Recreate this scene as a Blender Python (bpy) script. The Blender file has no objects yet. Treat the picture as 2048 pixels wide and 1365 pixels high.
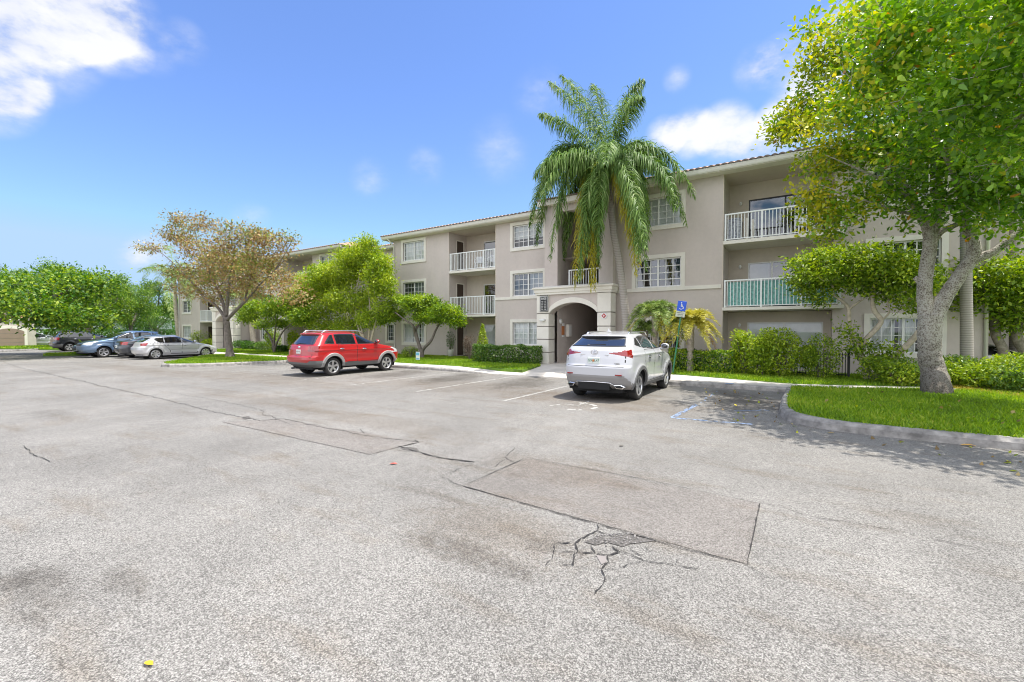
import bpy, math, random
import numpy as np
from mathutils import Vector, Matrix

# ------------------------------------------------------------------ camera, sky, sun, exposure
SC = bpy.context.scene
COL = SC.collection
EYE = 1.72
F_PX = 889.73
YAW, PITCH, ROLL = math.radians(33.112), math.radians(-1.318), math.radians(0.044)
def cam_axes():
    r = Vector((math.cos(YAW), math.sin(YAW), 0)); v = Vector((-math.sin(YAW), math.cos(YAW), 0)); u = Vector((0, 0, 1))
    v2 = v*math.cos(PITCH)+u*math.sin(PITCH); u2 = -v*math.sin(PITCH)+u*math.cos(PITCH)
    r3 = r*math.cos(ROLL)+u2*math.sin(ROLL); u3 = -r*math.sin(ROLL)+u2*math.cos(ROLL)
    return r3, u3, v2
RX, UX, VX = cam_axes()
cd = bpy.data.cameras.new('camera'); cam = bpy.data.objects.new('camera', cd); COL.objects.link(cam)
cd.sensor_width = 36; cd.lens = F_PX/2048*36; cd.clip_start = .05; cd.clip_end = 3000
cam.matrix_world = Matrix(((RX.x, UX.x, -VX.x, 0), (RX.y, UX.y, -VX.y, 0), (RX.z, UX.z, -VX.z, EYE), (0, 0, 0, 1)))
SC.camera = cam

SUN_DIR = Vector((0.27, 0.13, 0.94)).normalized()      # towards the sun
EL = math.asin(SUN_DIR.z); AZ = math.atan2(SUN_DIR.x, SUN_DIR.y)
sd = bpy.data.lights.new('sun', 'SUN'); sun = bpy.data.objects.new('sun', sd); COL.objects.link(sun)
sd.energy = 3.7; sd.angle = math.radians(.55); sd.color = (1, .955, .89)
sun.rotation_euler = SUN_DIR.to_track_quat('Z', 'Y').to_euler()
SC.view_settings.view_transform = 'Standard'; SC.view_settings.look = 'None'
SC.view_settings.gamma = 1; SC.view_settings.exposure = .87
SC.cycles.filter_width = 1.05; SC.cycles.max_bounces = 8; SC.cycles.transparent_max_bounces = 12
SC.cycles.diffuse_bounces = 4; SC.cycles.glossy_bounces = 3; SC.cycles.transmission_bounces = 4
SC.cycles.caustics_reflective = False; SC.cycles.caustics_refractive = False

def at(px, py, Y):                       # point on the vertical plane y = Y seen at that place of the picture
    d = VX + RX*((px-1024)/F_PX) + UX*((682.5-py)/F_PX)
    return Vector((d.x*Y/d.y, Y, EYE+d.z*Y/d.y))
def gr(px, py, z=0.0):
    d = VX + RX*((px-1024)/F_PX) + UX*((682.5-py)/F_PX)
    t = (z-EYE)/d.z
    return Vector((d.x*t, d.y*t, z))

W = bpy.data.worlds.new('World'); SC.world = W; W.use_nodes = True
def build_sky():
    nt = W.node_tree; N = nt.nodes; L = nt.links; N.clear()
    out = N.new('ShaderNodeOutputWorld'); bg = N.new('ShaderNodeBackground'); bg.inputs['Strength'].default_value = .125
    sky = N.new('ShaderNodeTexSky'); sky.sky_type = 'NISHITA'; sky.sun_disc = False
    sky.sun_elevation = EL; sky.sun_rotation = AZ; sky.altitude = 0; sky.air_density = 1.0; sky.dust_density = .5; sky.ozone_density = 3.0
    tc = N.new('ShaderNodeTexCoord')
    nz = N.new('ShaderNodeVectorMath'); nz.operation = 'NORMALIZE'; L.new(tc.outputs['Generated'], nz.inputs[0])
    def noise(scale, det, off):
        m = N.new('ShaderNodeMapping'); m.inputs['Location'].default_value = off; m.inputs['Scale'].default_value = (1, 1, 1.9)
        n = N.new('ShaderNodeTexNoise'); n.inputs['Scale'].default_value = scale; n.inputs['Detail'].default_value = det; n.inputs['Roughness'].default_value = .58
        L.new(nz.outputs[0], m.inputs[0]); L.new(m.outputs[0], n.inputs['Vector']); return n.outputs[0]
    n1 = noise(7.5, 9, (.3, .1, .7)); n2 = noise(22, 7, (2.3, 1.1, .2))
    def m(op, a, b=None, clamp=False):
        q = N.new('ShaderNodeMath'); q.operation = op; q.use_clamp = clamp
        for i, s in enumerate((a, b)):
            if s is None: continue
            if isinstance(s, (int, float)): q.inputs[i].default_value = s
            else: L.new(s, q.inputs[i])
        return q.outputs[0]
    blobs = [(20, -30, 6, 1.0), (120, -10, 5, 1.0), (185, 20, 3.6, .85), (-70, -40, 9, 1.0), (225, 85, 3.0, .5), (300, 95, 2.6, .40), (370, 85, 2.2, .38), (15, 160, 2.8, .7), (-50, 165, 4.4, .8), (110, 50, 3.2, .75), (270, 15, 2.0, .35),
             (1380, 268, 3.0, .78), (1330, 272, 2.4, .65), (1450, 262, 3.4, .75), (1560, 125, 2.8, .6), (1510, 135, 2.4, .5), (1540, 290, 4, .7), (1620, 240, 5, .9), (1354, 158, 1.7, .36), (1720, 120, 6, .9),
             (1080, 190, 3.6, .27), (740, 358, 2.8, .31), (850, 334, 2.8, .30), (1000, 300, 4.5, .25), (262, 513, 1.6, .5), (505, 445, 2.6, .33), (300, 500, 2.2, .4), (1900, 250, 14, .7)]
    tot = None
    for px, py, deg, amp in blobs:
        d = (VX+RX*((px-1024)/F_PX)+UX*((682.5-py)/F_PX)).normalized()
        dp = N.new('ShaderNodeVectorMath'); dp.operation = 'DOT_PRODUCT'; dp.inputs[1].default_value = d; L.new(nz.outputs[0], dp.inputs[0])
        a = m('SUBTRACT', dp.outputs['Value'], math.cos(math.radians(deg)))
        a = m('DIVIDE', a, 1-math.cos(math.radians(deg)))
        a = m('MAXIMUM', a, 0.0); a = m('MULTIPLY', a, amp)
        tot = a if tot is None else m('ADD', tot, a)
    # unseen clouds added behind and overhead to fill the shaded facade with light
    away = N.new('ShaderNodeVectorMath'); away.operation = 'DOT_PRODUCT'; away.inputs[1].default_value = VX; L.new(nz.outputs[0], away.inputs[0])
    fill_clouds = m('MULTIPLY', m('SUBTRACT', .30, away.outputs['Value'], True), 2.6)
    tot = m('ADD', m('MINIMUM', tot, 1.0), fill_clouds)
    nn = m('ADD', m('MULTIPLY', n1, .72), m('MULTIPLY', n2, .36))
    c = m('MULTIPLY', tot, m('ADD', m('MULTIPLY', nn, 4.6), -1.62))
    cr = N.new('ShaderNodeMapRange'); cr.interpolation_type = 'SMOOTHSTEP'; cr.inputs['From Min'].default_value = .0; cr.inputs['From Max'].default_value = 1.15; cr.inputs['To Max'].default_value = .93
    L.new(c, cr.inputs['Value'])
    mix = N.new('ShaderNodeMixRGB'); mix.inputs['Color2'].default_value = (5.2, 5.3, 5.8, 1)
    tint = N.new('ShaderNodeMixRGB'); tint.blend_type = 'MULTIPLY'; tint.inputs['Fac'].default_value = 1; tint.inputs['Color2'].default_value = (.80, .90, 1.16, 1)
    shade = N.new('ShaderNodeMixRGB'); shade.inputs['Color1'].default_value = (3.1, 3.35, 3.9, 1); shade.inputs['Color2'].default_value = (4.6, 4.6, 4.8, 1)
    L.new(m('MULTIPLY', m('SUBTRACT', n1, .34, True), 3.6, True), shade.inputs['Fac']); gs = N.new('ShaderNodeVectorMath'); gs.operation = 'SCALE'; L.new(shade.outputs[0], gs.inputs[0]); L.new(m('MULTIPLY_ADD', fill_clouds, 1.1) if False else m('ADD', m('MULTIPLY', m('MINIMUM', fill_clouds, 1.0), 1.0), 1.0), gs.inputs['Scale']); L.new(gs.outputs[0], mix.inputs['Color2'])  # added clouds behind the camera are brightened as fill for the facade
    cap = N.new('ShaderNodeVectorMath'); cap.operation = 'MINIMUM'; cap.inputs[1].default_value = (2.75, 3.55, 3.95)
    L.new(sky.outputs[0], cap.inputs[0]); L.new(cap.outputs[0], tint.inputs['Color1'])
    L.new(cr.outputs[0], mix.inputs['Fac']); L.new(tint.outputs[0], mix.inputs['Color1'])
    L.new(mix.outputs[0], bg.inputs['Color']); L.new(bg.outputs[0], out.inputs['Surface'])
build_sky()

# ------------------------------------------------------------------ helpers
rnd = random.Random(5)
RNG = np.random.default_rng(11)
def tag(o, label=None, cat=None, group=None, kind=None):
    if label: o['label'] = label
    if cat: o['category'] = cat
    if group: o['group'] = group
    if kind: o['kind'] = kind
    return o
def thing(name, loc, label, cat, group=None, rz=0):
    o = bpy.data.objects.new(name, None); COL.objects.link(o); o.location = loc; o.rotation_euler = (0, 0, rz)
    o.empty_display_size = .3
    return tag(o, label, cat, group)
def mesh_np(name, V, F, mats, parent=None, origin=(0, 0, 0), midx=None, smooth=False, normals=None):
    V = np.asarray(V, dtype=np.float32)-np.asarray(origin, dtype=np.float32)
    me = bpy.data.meshes.new(name)
    if isinstance(F, np.ndarray):
        k = F.shape[1]; n = len(F)
        me.vertices.add(len(V)); me.vertices.foreach_set('co', V.ravel())
        me.loops.add(n*k); me.loops.foreach_set('vertex_index', F.astype(np.int32).ravel())
        me.polygons.add(n); me.polygons.foreach_set('loop_start', np.arange(0, n*k, k, dtype=np.int32))
        me.polygons.foreach_set('loop_total', np.full(n, k, dtype=np.int32))
        me.update(calc_edges=True)
    else:
        me.from_pydata([tuple(map(float, v)) for v in V], [], F); me.update()
    for m in (mats if isinstance(mats, (list, tuple)) else [mats]): me.materials.append(m)
    if midx is not None: me.polygons.foreach_set('material_index', np.asarray(midx, dtype=np.int32))
    if smooth: me.polygons.foreach_set('use_smooth', np.ones(len(me.polygons), dtype=bool))
    if normals is not None: me.normals_split_custom_set_from_vertices([tuple(map(float, q)) for q in normals])
    o = bpy.data.objects.new(name, me); COL.objects.link(o)
    if parent is not None: o.parent = parent
    elif any(origin): o.location = origin
    return o
class MB:
    def __init__(s): s.v = []; s.f = []; s.m = []
    def add(s, vs, fs, mi=0):
        b = len(s.v); s.v += [tuple(q) for q in vs]; s.f += [tuple(i+b for i in f) for f in fs]; s.m += [mi]*len(fs); return s
    def quad(s, a, b, c, d, mi=0): return s.add([a, b, c, d], [(0, 1, 2, 3)], mi)
    def box(s, x0, x1, y0, y1, z0, z1, mi=0, M=None):
        vs = [Vector((x, y, z)) for x in (x0, x1) for y in (y0, y1) for z in (z0, z1)]
        if M is not None: vs = [M @ q for q in vs]
        return s.add(vs, [(0, 1, 3, 2), (4, 6, 7, 5), (0, 4, 5, 1), (2, 3, 7, 6), (0, 2, 6, 4), (1, 5, 7, 3)], mi)
    def rbox(s, x0, x1, y0, y1, z0, z1, r=.02, mi=0, M=None):      # box with chamfered edges
        vs = []; X = (x0, x0+r, x1-r, x1); Y = (y0, y0+r, y1-r, y1); Z = (z0, z0+r, z1-r, z1)
        cx = [(1, 1, 0), (2, 1, 0), (2, 2, 0), (1, 2, 0)]
        rings = [[(1, 1), (2, 1), (2, 2), (1, 2)], None]
        idx = {}
        def V(i, j, k):
            if (i, j, k) not in idx: idx[(i, j, k)] = len(vs); q = Vector((X[i], Y[j], Z[k])); vs.append(M @ q if M is not None else q)
            return idx[(i, j, k)]
        F = []
        F += [[V(1, 1, 0), V(1, 2, 0), V(2, 2, 0), V(2, 1, 0)], [V(1, 1, 3), V(2, 1, 3), V(2, 2, 3), V(1, 2, 3)]]
        F += [[V(1, 0, 1), V(2, 0, 1), V(2, 0, 2), V(1, 0, 2)], [V(2, 3, 1), V(1, 3, 1), V(1, 3, 2), V(2, 3, 2)]]
        F += [[V(0, 2, 1), V(0, 1, 1), V(0, 1, 2), V(0, 2, 2)], [V(3, 1, 1), V(3, 2, 1), V(3, 2, 2), V(3, 1, 2)]]
        for j, jo in ((1, 0), (2, 3)):
            for k, ko in ((1, 0), (2, 3)): F.append([V(1, jo, k), V(2, jo, k), V(2, j, ko), V(1, j, ko)])
        for i, io in ((1, 0), (2, 3)):
            for k, ko in ((1, 0), (2, 3)): F.append([V(io, 1, k), V(io, 2, k), V(i, 2, ko), V(i, 1, ko)])
            for j, jo in ((1, 0), (2, 3)): F.append([V(io, j, 1), V(io, j, 2), V(i, jo, 2), V(i, jo, 1)])
        for i, io in ((1, 0), (2, 3)):
            for j, jo in ((1, 0), (2, 3)):
                for k, ko in ((1, 0), (2, 3)): F.append([V(io, j, k), V(i, jo, k), V(i, j, ko)])
        return s.add(vs, F, mi)
    def tube(s, path, radii, n=8, mi=0, cap=True):
        P = [Vector(p) for p in path]
        if isinstance(radii, (int, float)): radii = [radii]*len(P)
        vs = []; a = None
        for i, p in enumerate(P):
            t = (P[min(i+1, len(P)-1)]-P[max(i-1, 0)]); t = t.normalized() if t.length > 1e-9 else Vector((0, 0, 1))
            if a is None:
                a = t.orthogonal().normalized()
            a = (a-t*a.dot(t)); a = a.normalized() if a.length > 1e-6 else t.orthogonal().normalized()
            b = t.cross(a)
            for k in range(n):
                th = 2*math.pi*k/n; vs.append(p+(a*math.cos(th)+b*math.sin(th))*radii[i])
        fs = [(i*n+k, i*n+(k+1) % n, (i+1)*n+(k+1) % n, (i+1)*n+k) for i in range(len(P)-1) for k in range(n)]
        if cap: fs += [tuple(range(n-1, -1, -1)), tuple(range((len(P)-1)*n, len(P)*n))]
        return s.add(vs, fs, mi)
    def lathe(s, prof, c=(0, 0, 0), n=24, axis='z', mi=0):        # prof: list of (r, h)
        vs = []; c = Vector(c)
        for r, h in prof:
            for k in range(n):
                th = 2*math.pi*k/n; a, b = r*math.cos(th), r*math.sin(th)
                vs.append(c+(Vector((a, b, h)) if axis == 'z' else Vector((a, h, b)) if axis == 'y' else Vector((h, a, b))))
        fs = [(i*n+k, i*n+(k+1) % n, (i+1)*n+(k+1) % n, (i+1)*n+k) for i in range(len(prof)-1) for k in range(n)]
        return s.add(vs, fs, mi)
    def prism(s, poly, y0, y1, plane='xz', mi=0):                 # poly of (a,b) extruded
        def P(a, b, t): return (a, t, b) if plane == 'xz' else (a, b, t) if plane == 'xy' else (t, a, b)
        n = len(poly); vs = [P(a, b, y0) for a, b in poly]+[P(a, b, y1) for a, b in poly]
        fs = [tuple(range(n)), tuple(range(2*n-1, n-1, -1))]+[(i, (i+1) % n, n+(i+1) % n, n+i) for i in range(n)]
        return s.add(vs, fs, mi)
    def ell(s, c, r, n=12, m=8, mi=0):
        vs = []; fs = []
        for i in range(m+1):
            ph = math.pi*i/m
            for k in range(n):
                th = 2*math.pi*k/n; vs.append((c[0]+r[0]*math.sin(ph)*math.cos(th), c[1]+r[1]*math.sin(ph)*math.sin(th), c[2]+r[2]*math.cos(ph)))
        fs = [(i*n+k, (i+1)*n+k, (i+1)*n+(k+1) % n, i*n+(k+1) % n) for i in range(m) for k in range(n)]
        return s.add(vs, fs, mi)
    def build(s, name, mats, parent=None, origin=(0, 0, 0), smooth=False):
        o = mesh_np(name, s.v, s.f, mats, parent, origin, s.m, smooth)
        return o

# ------------------------------------------------------------------ materials
def newmat(name):
    m = bpy.data.materials.new(name); m.use_nodes = True; nt = m.node_tree
    return m, nt.nodes, nt.links, nt.nodes['Principled BSDF']
def mat(name, col, rough=.6, metal=0, spec=.5, coat=0, var=0, vscale=3, bump=0, bscale=40, emit=None):
    m, N, L, P = newmat(name)
    P.inputs['Base Color'].default_value = (*col, 1); P.inputs['Roughness'].default_value = rough
    P.inputs['Metallic'].default_value = metal; P.inputs['Specular IOR Level'].default_value = spec
    P.inputs['Coat Weight'].default_value = coat; P.inputs['Coat Roughness'].default_value = .04
    tc = N.new('ShaderNodeTexCoord')
    if var:
        n = N.new('ShaderNodeTexNoise'); n.inputs['Scale'].default_value = vscale; n.inputs['Detail'].default_value = 6; n.inputs['Roughness'].default_value = .6
        L.new(tc.outputs['Object'], n.inputs['Vector'])
        r = N.new('ShaderNodeMapRange'); r.inputs['From Min'].default_value = .3; r.inputs['From Max'].default_value = .7; r.inputs['To Min'].default_value = 1-var; r.inputs['To Max'].default_value = 1+var
        L.new(n.outputs[0], r.inputs['Value'])
        x = N.new('ShaderNodeVectorMath'); x.operation = 'SCALE'; x.inputs[0].default_value = col; L.new(r.outputs[0], x.inputs['Scale'])
        L.new(x.outputs[0], P.inputs['Base Color'])
    if bump:
        n = N.new('ShaderNodeTexNoise'); n.inputs['Scale'].default_value = bscale; n.inputs['Detail'].default_value = 4
        L.new(tc.outputs['Object'], n.inputs['Vector'])
        b = N.new('ShaderNodeBump'); b.inputs['Strength'].default_value = bump; b.inputs['Distance'].default_value = .02
        L.new(n.outputs[0], b.inputs['Height']); L.new(b.outputs[0], P.inputs['Normal'])
    if emit:
        P.inputs['Emission Color'].default_value = (*emit, 1); P.inputs['Emission Strength'].default_value = 1
    return m
def rampnode(N, stops):
    r = N.new('ShaderNodeValToRGB'); e = r.color_ramp.elements
    while len(e) < len(stops): e.new(.5)
    for i, (p, c) in enumerate(stops): e[i].position = p; e[i].color = (*c, 1)
    return r
def leafmat(name, stops, trans=.33, rough=.45, nscale=.6, spec=.35):
    m, N, L, P = newmat(name)
    g = N.new('ShaderNodeNewGeometry'); tc = N.new('ShaderNodeTexCoord')
    n = N.new('ShaderNodeTexNoise'); n.inputs['Scale'].default_value = nscale; n.inputs['Detail'].default_value = 3; L.new(tc.outputs['Object'], n.inputs['Vector'])
    a = N.new('ShaderNodeMath'); a.operation = 'MULTIPLY_ADD'; a.inputs[1].default_value = .62; L.new(g.outputs['Random Per Island'], a.inputs[0])
    b = N.new('ShaderNodeMath'); b.operation = 'MULTIPLY_ADD'; b.inputs[1].default_value = .9; b.inputs[2].default_value = -.26; L.new(n.outputs[0], b.inputs[0])
    L.new(b.outputs[0], a.inputs[2])
    r = rampnode(N, stops); L.new(a.outputs[0], r.inputs[0])
    L.new(r.outputs[0], P.inputs['Base Color']); P.inputs['Roughness'].default_value = rough; P.inputs['Specular IOR Level'].default_value = spec
    t = N.new('ShaderNodeBsdfTranslucent')
    hs = N.new('ShaderNodeHueSaturation'); hs.inputs['Saturation'].default_value = 1.15; hs.inputs['Value'].default_value = 1.5; hs.inputs['Hue'].default_value = .49
    L.new(r.outputs[0], hs.inputs['Color']); L.new(hs.outputs[0], t.inputs['Color'])
    mx = N.new('ShaderNodeMixShader'); mx.inputs[0].default_value = trans
    L.new(P.outputs[0], mx.inputs[1]); L.new(t.outputs[0], mx.inputs[2])
    L.new(mx.outputs[0], N['Material Output'].inputs['Surface'])
    return m
def G(k, *c): return tuple(x*k for x in c)
M = {}
M['leaf_big'] = leafmat('leaf_big', [(0, (.03, .085, .010)), (.35, (.105, .25, .015)), (.7, (.25, .43, .026)), (1, (.50, .60, .07))], rough=.32, spec=.5)
M['leaf_yellow'] = leafmat('leaf_yellow', [(0, (.12, .2, .015)), (.4, (.30, .38, .03)), (.75, (.58, .56, .04)), (1, (.80, .60, .06))], rough=.35)
M['leaf_orange'] = leafmat('leaf_orange', [(0, (.35, .2, .03)), (.5, (.5, .22, .03)), (1, (.6, .3, .05))], rough=.4)
M['leaf_green'] = leafmat('leaf_green', [(0, (.03, .07, .008)), (.4, (.12, .225, .018)), (.7, (.27, .39, .035)), (1, (.52, .60, .11))], nscale=1.0)
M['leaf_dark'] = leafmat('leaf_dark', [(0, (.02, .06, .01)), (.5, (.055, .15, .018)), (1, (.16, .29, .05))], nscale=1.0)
M['leaf_lime'] = leafmat('leaf_lime', [(0, (.05, .10, .012)), (.35, (.20, .31, .022)), (.7, (.42, .52, .04)), (1, (.66, .70, .12))], nscale=.7)
M['leaf_brown'] = leafmat('leaf_brown', [(0, (.09, .065, .03)), (.3, (.22, .15, .06)), (.6, (.38, .25, .09)), (1, (.52, .45, .22))], trans=.25, nscale=.7)
M['leaf_olive'] = leafmat('leaf_olive', [(0, (.08, .11, .02)), (.5, (.24, .28, .06)), (1, (.42, .44, .13))], trans=.25)
M['leaf_hedge'] = leafmat('leaf_hedge', [(0, (.04, .09, .015)), (.45, (.11, .21, .035)), (.78, (.26, .38, .09)), (1, (.70, .72, .42))], nscale=2, rough=.28, spec=.6)
M['leaf_shrub'] = leafmat('leaf_shrub', [(0, (.05, .11, .01)), (.4, (.2, .32, .022)), (.75, (.42, .52, .045)), (1, (.66, .70, .14))], nscale=1.5)
M['leaf_purple'] = leafmat('leaf_purple', [(0, (.05, .035, .03)), (.5, (.13, .09, .07)), (1, (.3, .24, .16))], nscale=2)
M['palm'] = leafmat('palm', [(0, (.03, .075, .014)), (.4, (.085, .17, .028)), (.75, (.20, .31, .07)), (1, (.46, .52, .26))], trans=.25, rough=.5, nscale=.5, spec=.3)
M['palm_yellow'] = leafmat('palm_yellow', [(0, (.2, .22, .02)), (.5, (.42, .4, .03)), (1, (.6, .5, .06))], trans=.3, rough=.4)
M['palm_date'] = leafmat('palm_date', [(0, (.07, .14, .03)), (.5, (.2, .3, .07)), (1, (.5, .56, .22))], trans=.3, rough=.35, nscale=1.5)
M['palm_gold'] = leafmat('palm_gold', [(0, (.22, .22, .03)), (.5, (.45, .43, .06)), (1, (.66, .6, .16))], trans=.3, rough=.4, nscale=1.5)
M['palm_dead'] = leafmat('palm_dead', [(0, (.3, .14, .03)), (.5, (.48, .26, .06)), (1, (.6, .42, .14))], trans=.2)
M['grass'] = leafmat('grass', [(0, (.09, .14, .02)), (.3, (.13, .25, .014)), (.7, (.26, .40, .02)), (1, (.55, .52, .12))], trans=.4, rough=.6, nscale=.55)
M['grass_yellow'] = leafmat('grass_yellow', [(0, (.2, .2, .03)), (.5, (.42, .36, .07)), (1, (.6, .52, .18))], trans=.4, rough=.6, nscale=1.5)

def asphalt(name, c_lo, c_hi, tint_amt=1, fine=True):
    m, N, L, P = newmat(name)
    g = N.new('ShaderNodeNewGeometry')
    def noise(s, det=4, ro=.55, sc=(1, 1, 1)):
        mp = N.new('ShaderNodeMapping'); mp.inputs['Scale'].default_value = sc; L.new(g.outputs['Position'], mp.inputs[0])
        n = N.new('ShaderNodeTexNoise'); n.inputs['Scale'].default_value = s; n.inputs['Detail'].default_value = det; n.inputs['Roughness'].default_value = ro
        L.new(mp.outputs[0], n.inputs['Vector']); return n.outputs[0]
    def mth(op, a, b=None, c=None, clamp=False):
        q = N.new('ShaderNodeMath'); q.operation = op; q.use_clamp = clamp
        for i, s in enumerate((a, b, c)):
            if s is None: continue
            if isinstance(s, (int, float)): q.inputs[i].default_value = s
            else: L.new(s, q.inputs[i])
        return q.outputs[0]
    v = N.new('ShaderNodeTexVoronoi'); v.inputs['Scale'].default_value = 125; L.new(g.outputs['Position'], v.inputs['Vector'])
    sp = N.new('ShaderNodeSeparateColor'); L.new(v.outputs['Color'], sp.inputs[0])
    v2 = N.new('ShaderNodeTexVoronoi'); v2.inputs['Scale'].default_value = 210; L.new(g.outputs['Position'], v2.inputs['Vector'])
    sp2 = N.new('ShaderNodeSeparateColor'); L.new(v2.outputs['Color'], sp2.inputs[0])
    stone = mth('ADD', mth('MULTIPLY', sp.outputs[0], .62), mth('MULTIPLY', sp2.outputs[1], .38))
    edge = mth('MULTIPLY', v.outputs['Distance'], -30.0)      # darker matrix between the stones
    stone = mth('ADD', stone, mth('MAXIMUM', mth('MULTIPLY_ADD', v.outputs['Distance'], -.55, .16), -.5), clamp=True)
    r = rampnode(N, [(0, G(.45, *c_lo)), (.35, c_lo), (.62, tuple((a+b)/2 for a, b in zip(c_lo, c_hi))), (1, c_hi)]); L.new(stone, r.inputs[0])
    big = noise(.35, 6, .6); mid = noise(2.2, 5, .6, (1, .35, 1)); streak = noise(1.6, 6, .65, (.45, 1.6, 1)); fade = noise(9, 4)
    s = mth('MULTIPLY_ADD', big, .9, mth('MULTIPLY_ADD', mid, .35, .10)); s = mth('MULTIPLY_ADD', fade, .22, s)
    x = N.new('ShaderNodeVectorMath'); x.operation = 'SCALE'; L.new(r.outputs[0], x.inputs[0]); L.new(mth('MULTIPLY_ADD', mth('SUBTRACT', s, .82), 1.0, 1.0), x.inputs['Scale'])
    # brownish worn zones
    bm = N.new('ShaderNodeMapRange'); bm.inputs['From Min'].default_value = .52; bm.inputs['From Max'].default_value = .72; L.new(streak, bm.inputs['Value'])
    mx = N.new('ShaderNodeMixRGB'); mx.blend_type = 'MULTIPLY'; mx.inputs['Color2'].default_value = (.80, .73, .65, 1)
    L.new(mth('MULTIPLY', bm.outputs[0], .8*tint_amt), mx.inputs['Fac']); L.new(x.outputs[0], mx.inputs['Color1'])
    cur = mx.outputs[0]
    # oil and tyre stains at their own places
    sx = N.new('ShaderNodeSeparateXYZ'); L.new(g.outputs['Position'], sx.inputs[0])
    warp = noise(1.7, 8, .68); warp2 = noise(11, 8, .75)
    stains = []
    for (px, py, wx, wy, amt) in [(90, 1175, .42, .16, .5), (250, 1165, .35, .1, .45), (20, 1165, .2, .12, .35), (70, 1240, .16, .05, .4), (930, 1105, .65, .16, .42), (1090, 1090, .3, .12, .3), (870, 990, .5, .1, .25), (110, 830, 1.2, .3, .25), (700, 870, .9, .3, .22)]:
        q = gr(px, py); stains.append((q.x, q.y, wx, wy, amt))
    for cx in (-4.4, -7.6, -10.6, -13.4, -15.8, -18.4, -1.2):
        stains.append((cx, 12.2, .8, 1.6, .62)); stains.append((cx-.5, 13.6, .5, .7, .5))
    for cx, cy, wx, wy, amt in [(-4.2, 10.3, 2.4, 1.3, -.5), (-9, 10.6, 4.5, 1.5, -.42), (-16, 8.6, 6, 1.2, -.4), (-24, 7.4, 6, .9, -.36), (-7, 5.6, 2.4, .5, -.34), (-2.6, 4.9, 1.0, .5, -.35), (-2.2, 3.1, .9, .5, -.4), (-11, 5.9, 3.5, .6, -.36)]: stains.append((cx, cy, wx, wy, amt))
    for cx, cy, wx, wy, amt in stains:
        a = mth('DIVIDE', mth('SUBTRACT', sx.outputs[0], cx), wx); b = mth('DIVIDE', mth('SUBTRACT', sx.outputs[1], cy), wy)
        d = mth('ADD', mth('MULTIPLY', a, a), mth('MULTIPLY', b, b)); d = mth('ADD', d, mth('MULTIPLY', mth('SUBTRACT', warp, .5), 3.2)); d = mth('ADD', d, mth('MULTIPLY', mth('SUBTRACT', warp2, .5), 4.0))
        k = N.new('ShaderNodeMapRange'); k.interpolation_type = 'SMOOTHSTEP'; k.inputs['From Min'].default_value = 1.5; k.inputs['From Max'].default_value = .0; k.inputs['To Max'].default_value = abs(amt)
        L.new(d, k.inputs['Value'])
        mm = N.new('ShaderNodeMixRGB'); mm.blend_type = 'MULTIPLY'; mm.inputs['Color2'].default_value = (.36, .33, .30, 1) if amt > 0 else (.70, .60, .50, 1)
        L.new(k.outputs[0], mm.inputs['Fac']); L.new(cur, mm.inputs['Color1']); cur = mm.outputs[0]
    L.new(cur, P.inputs['Base Color']); P.inputs['Roughness'].default_value = .9; P.inputs['Specular IOR Level'].default_value = .25
    b = N.new('ShaderNodeBump'); b.inputs['Strength'].default_value = .3; b.inputs['Distance'].default_value = .005
    L.new(stone, b.inputs['Height']); L.new(b.outputs[0], P.inputs['Normal'])
    return m
M['asphalt'] = asphalt('asphalt', (.18, .171, .156), (.385, .37, .338))
M['patch'] = asphalt('asphalt_patch', (.168, .153, .138), (.35, .33, .299))
M['far_ground'] = mat('far_ground', (.07, .13, .03), .9, var=.3, vscale=.2)
M['crack'] = mat('crack', (.035, .032, .03), .95, var=.4, vscale=30)
M['paint_white'] = mat('worn_paint_white', (.385, .375, .345), .85, var=.28, vscale=9)
M['paint_blue'] = mat('worn_paint_blue', (.22, .29, .42), .85, var=.4, vscale=9)
M['curb'] = mat('curb_concrete', (.27, .255, .235), .9, var=.5, vscale=5, bump=.4, bscale=60)
M['walk'] = mat('walk_concrete', (.56, .52, .46), .9, var=.16, vscale=1.6, bump=.2, bscale=80)
M['soil'] = mat('soil', (.07, .085, .03), .95, var=.4, vscale=6)
M['turf'] = mat('turf', (.11, .20, .02), .95, var=.4, vscale=5)
M['mulch'] = mat('mulch', (.35, .24, .13), .95, var=.5, vscale=30, bump=.6, bscale=60)
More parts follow.
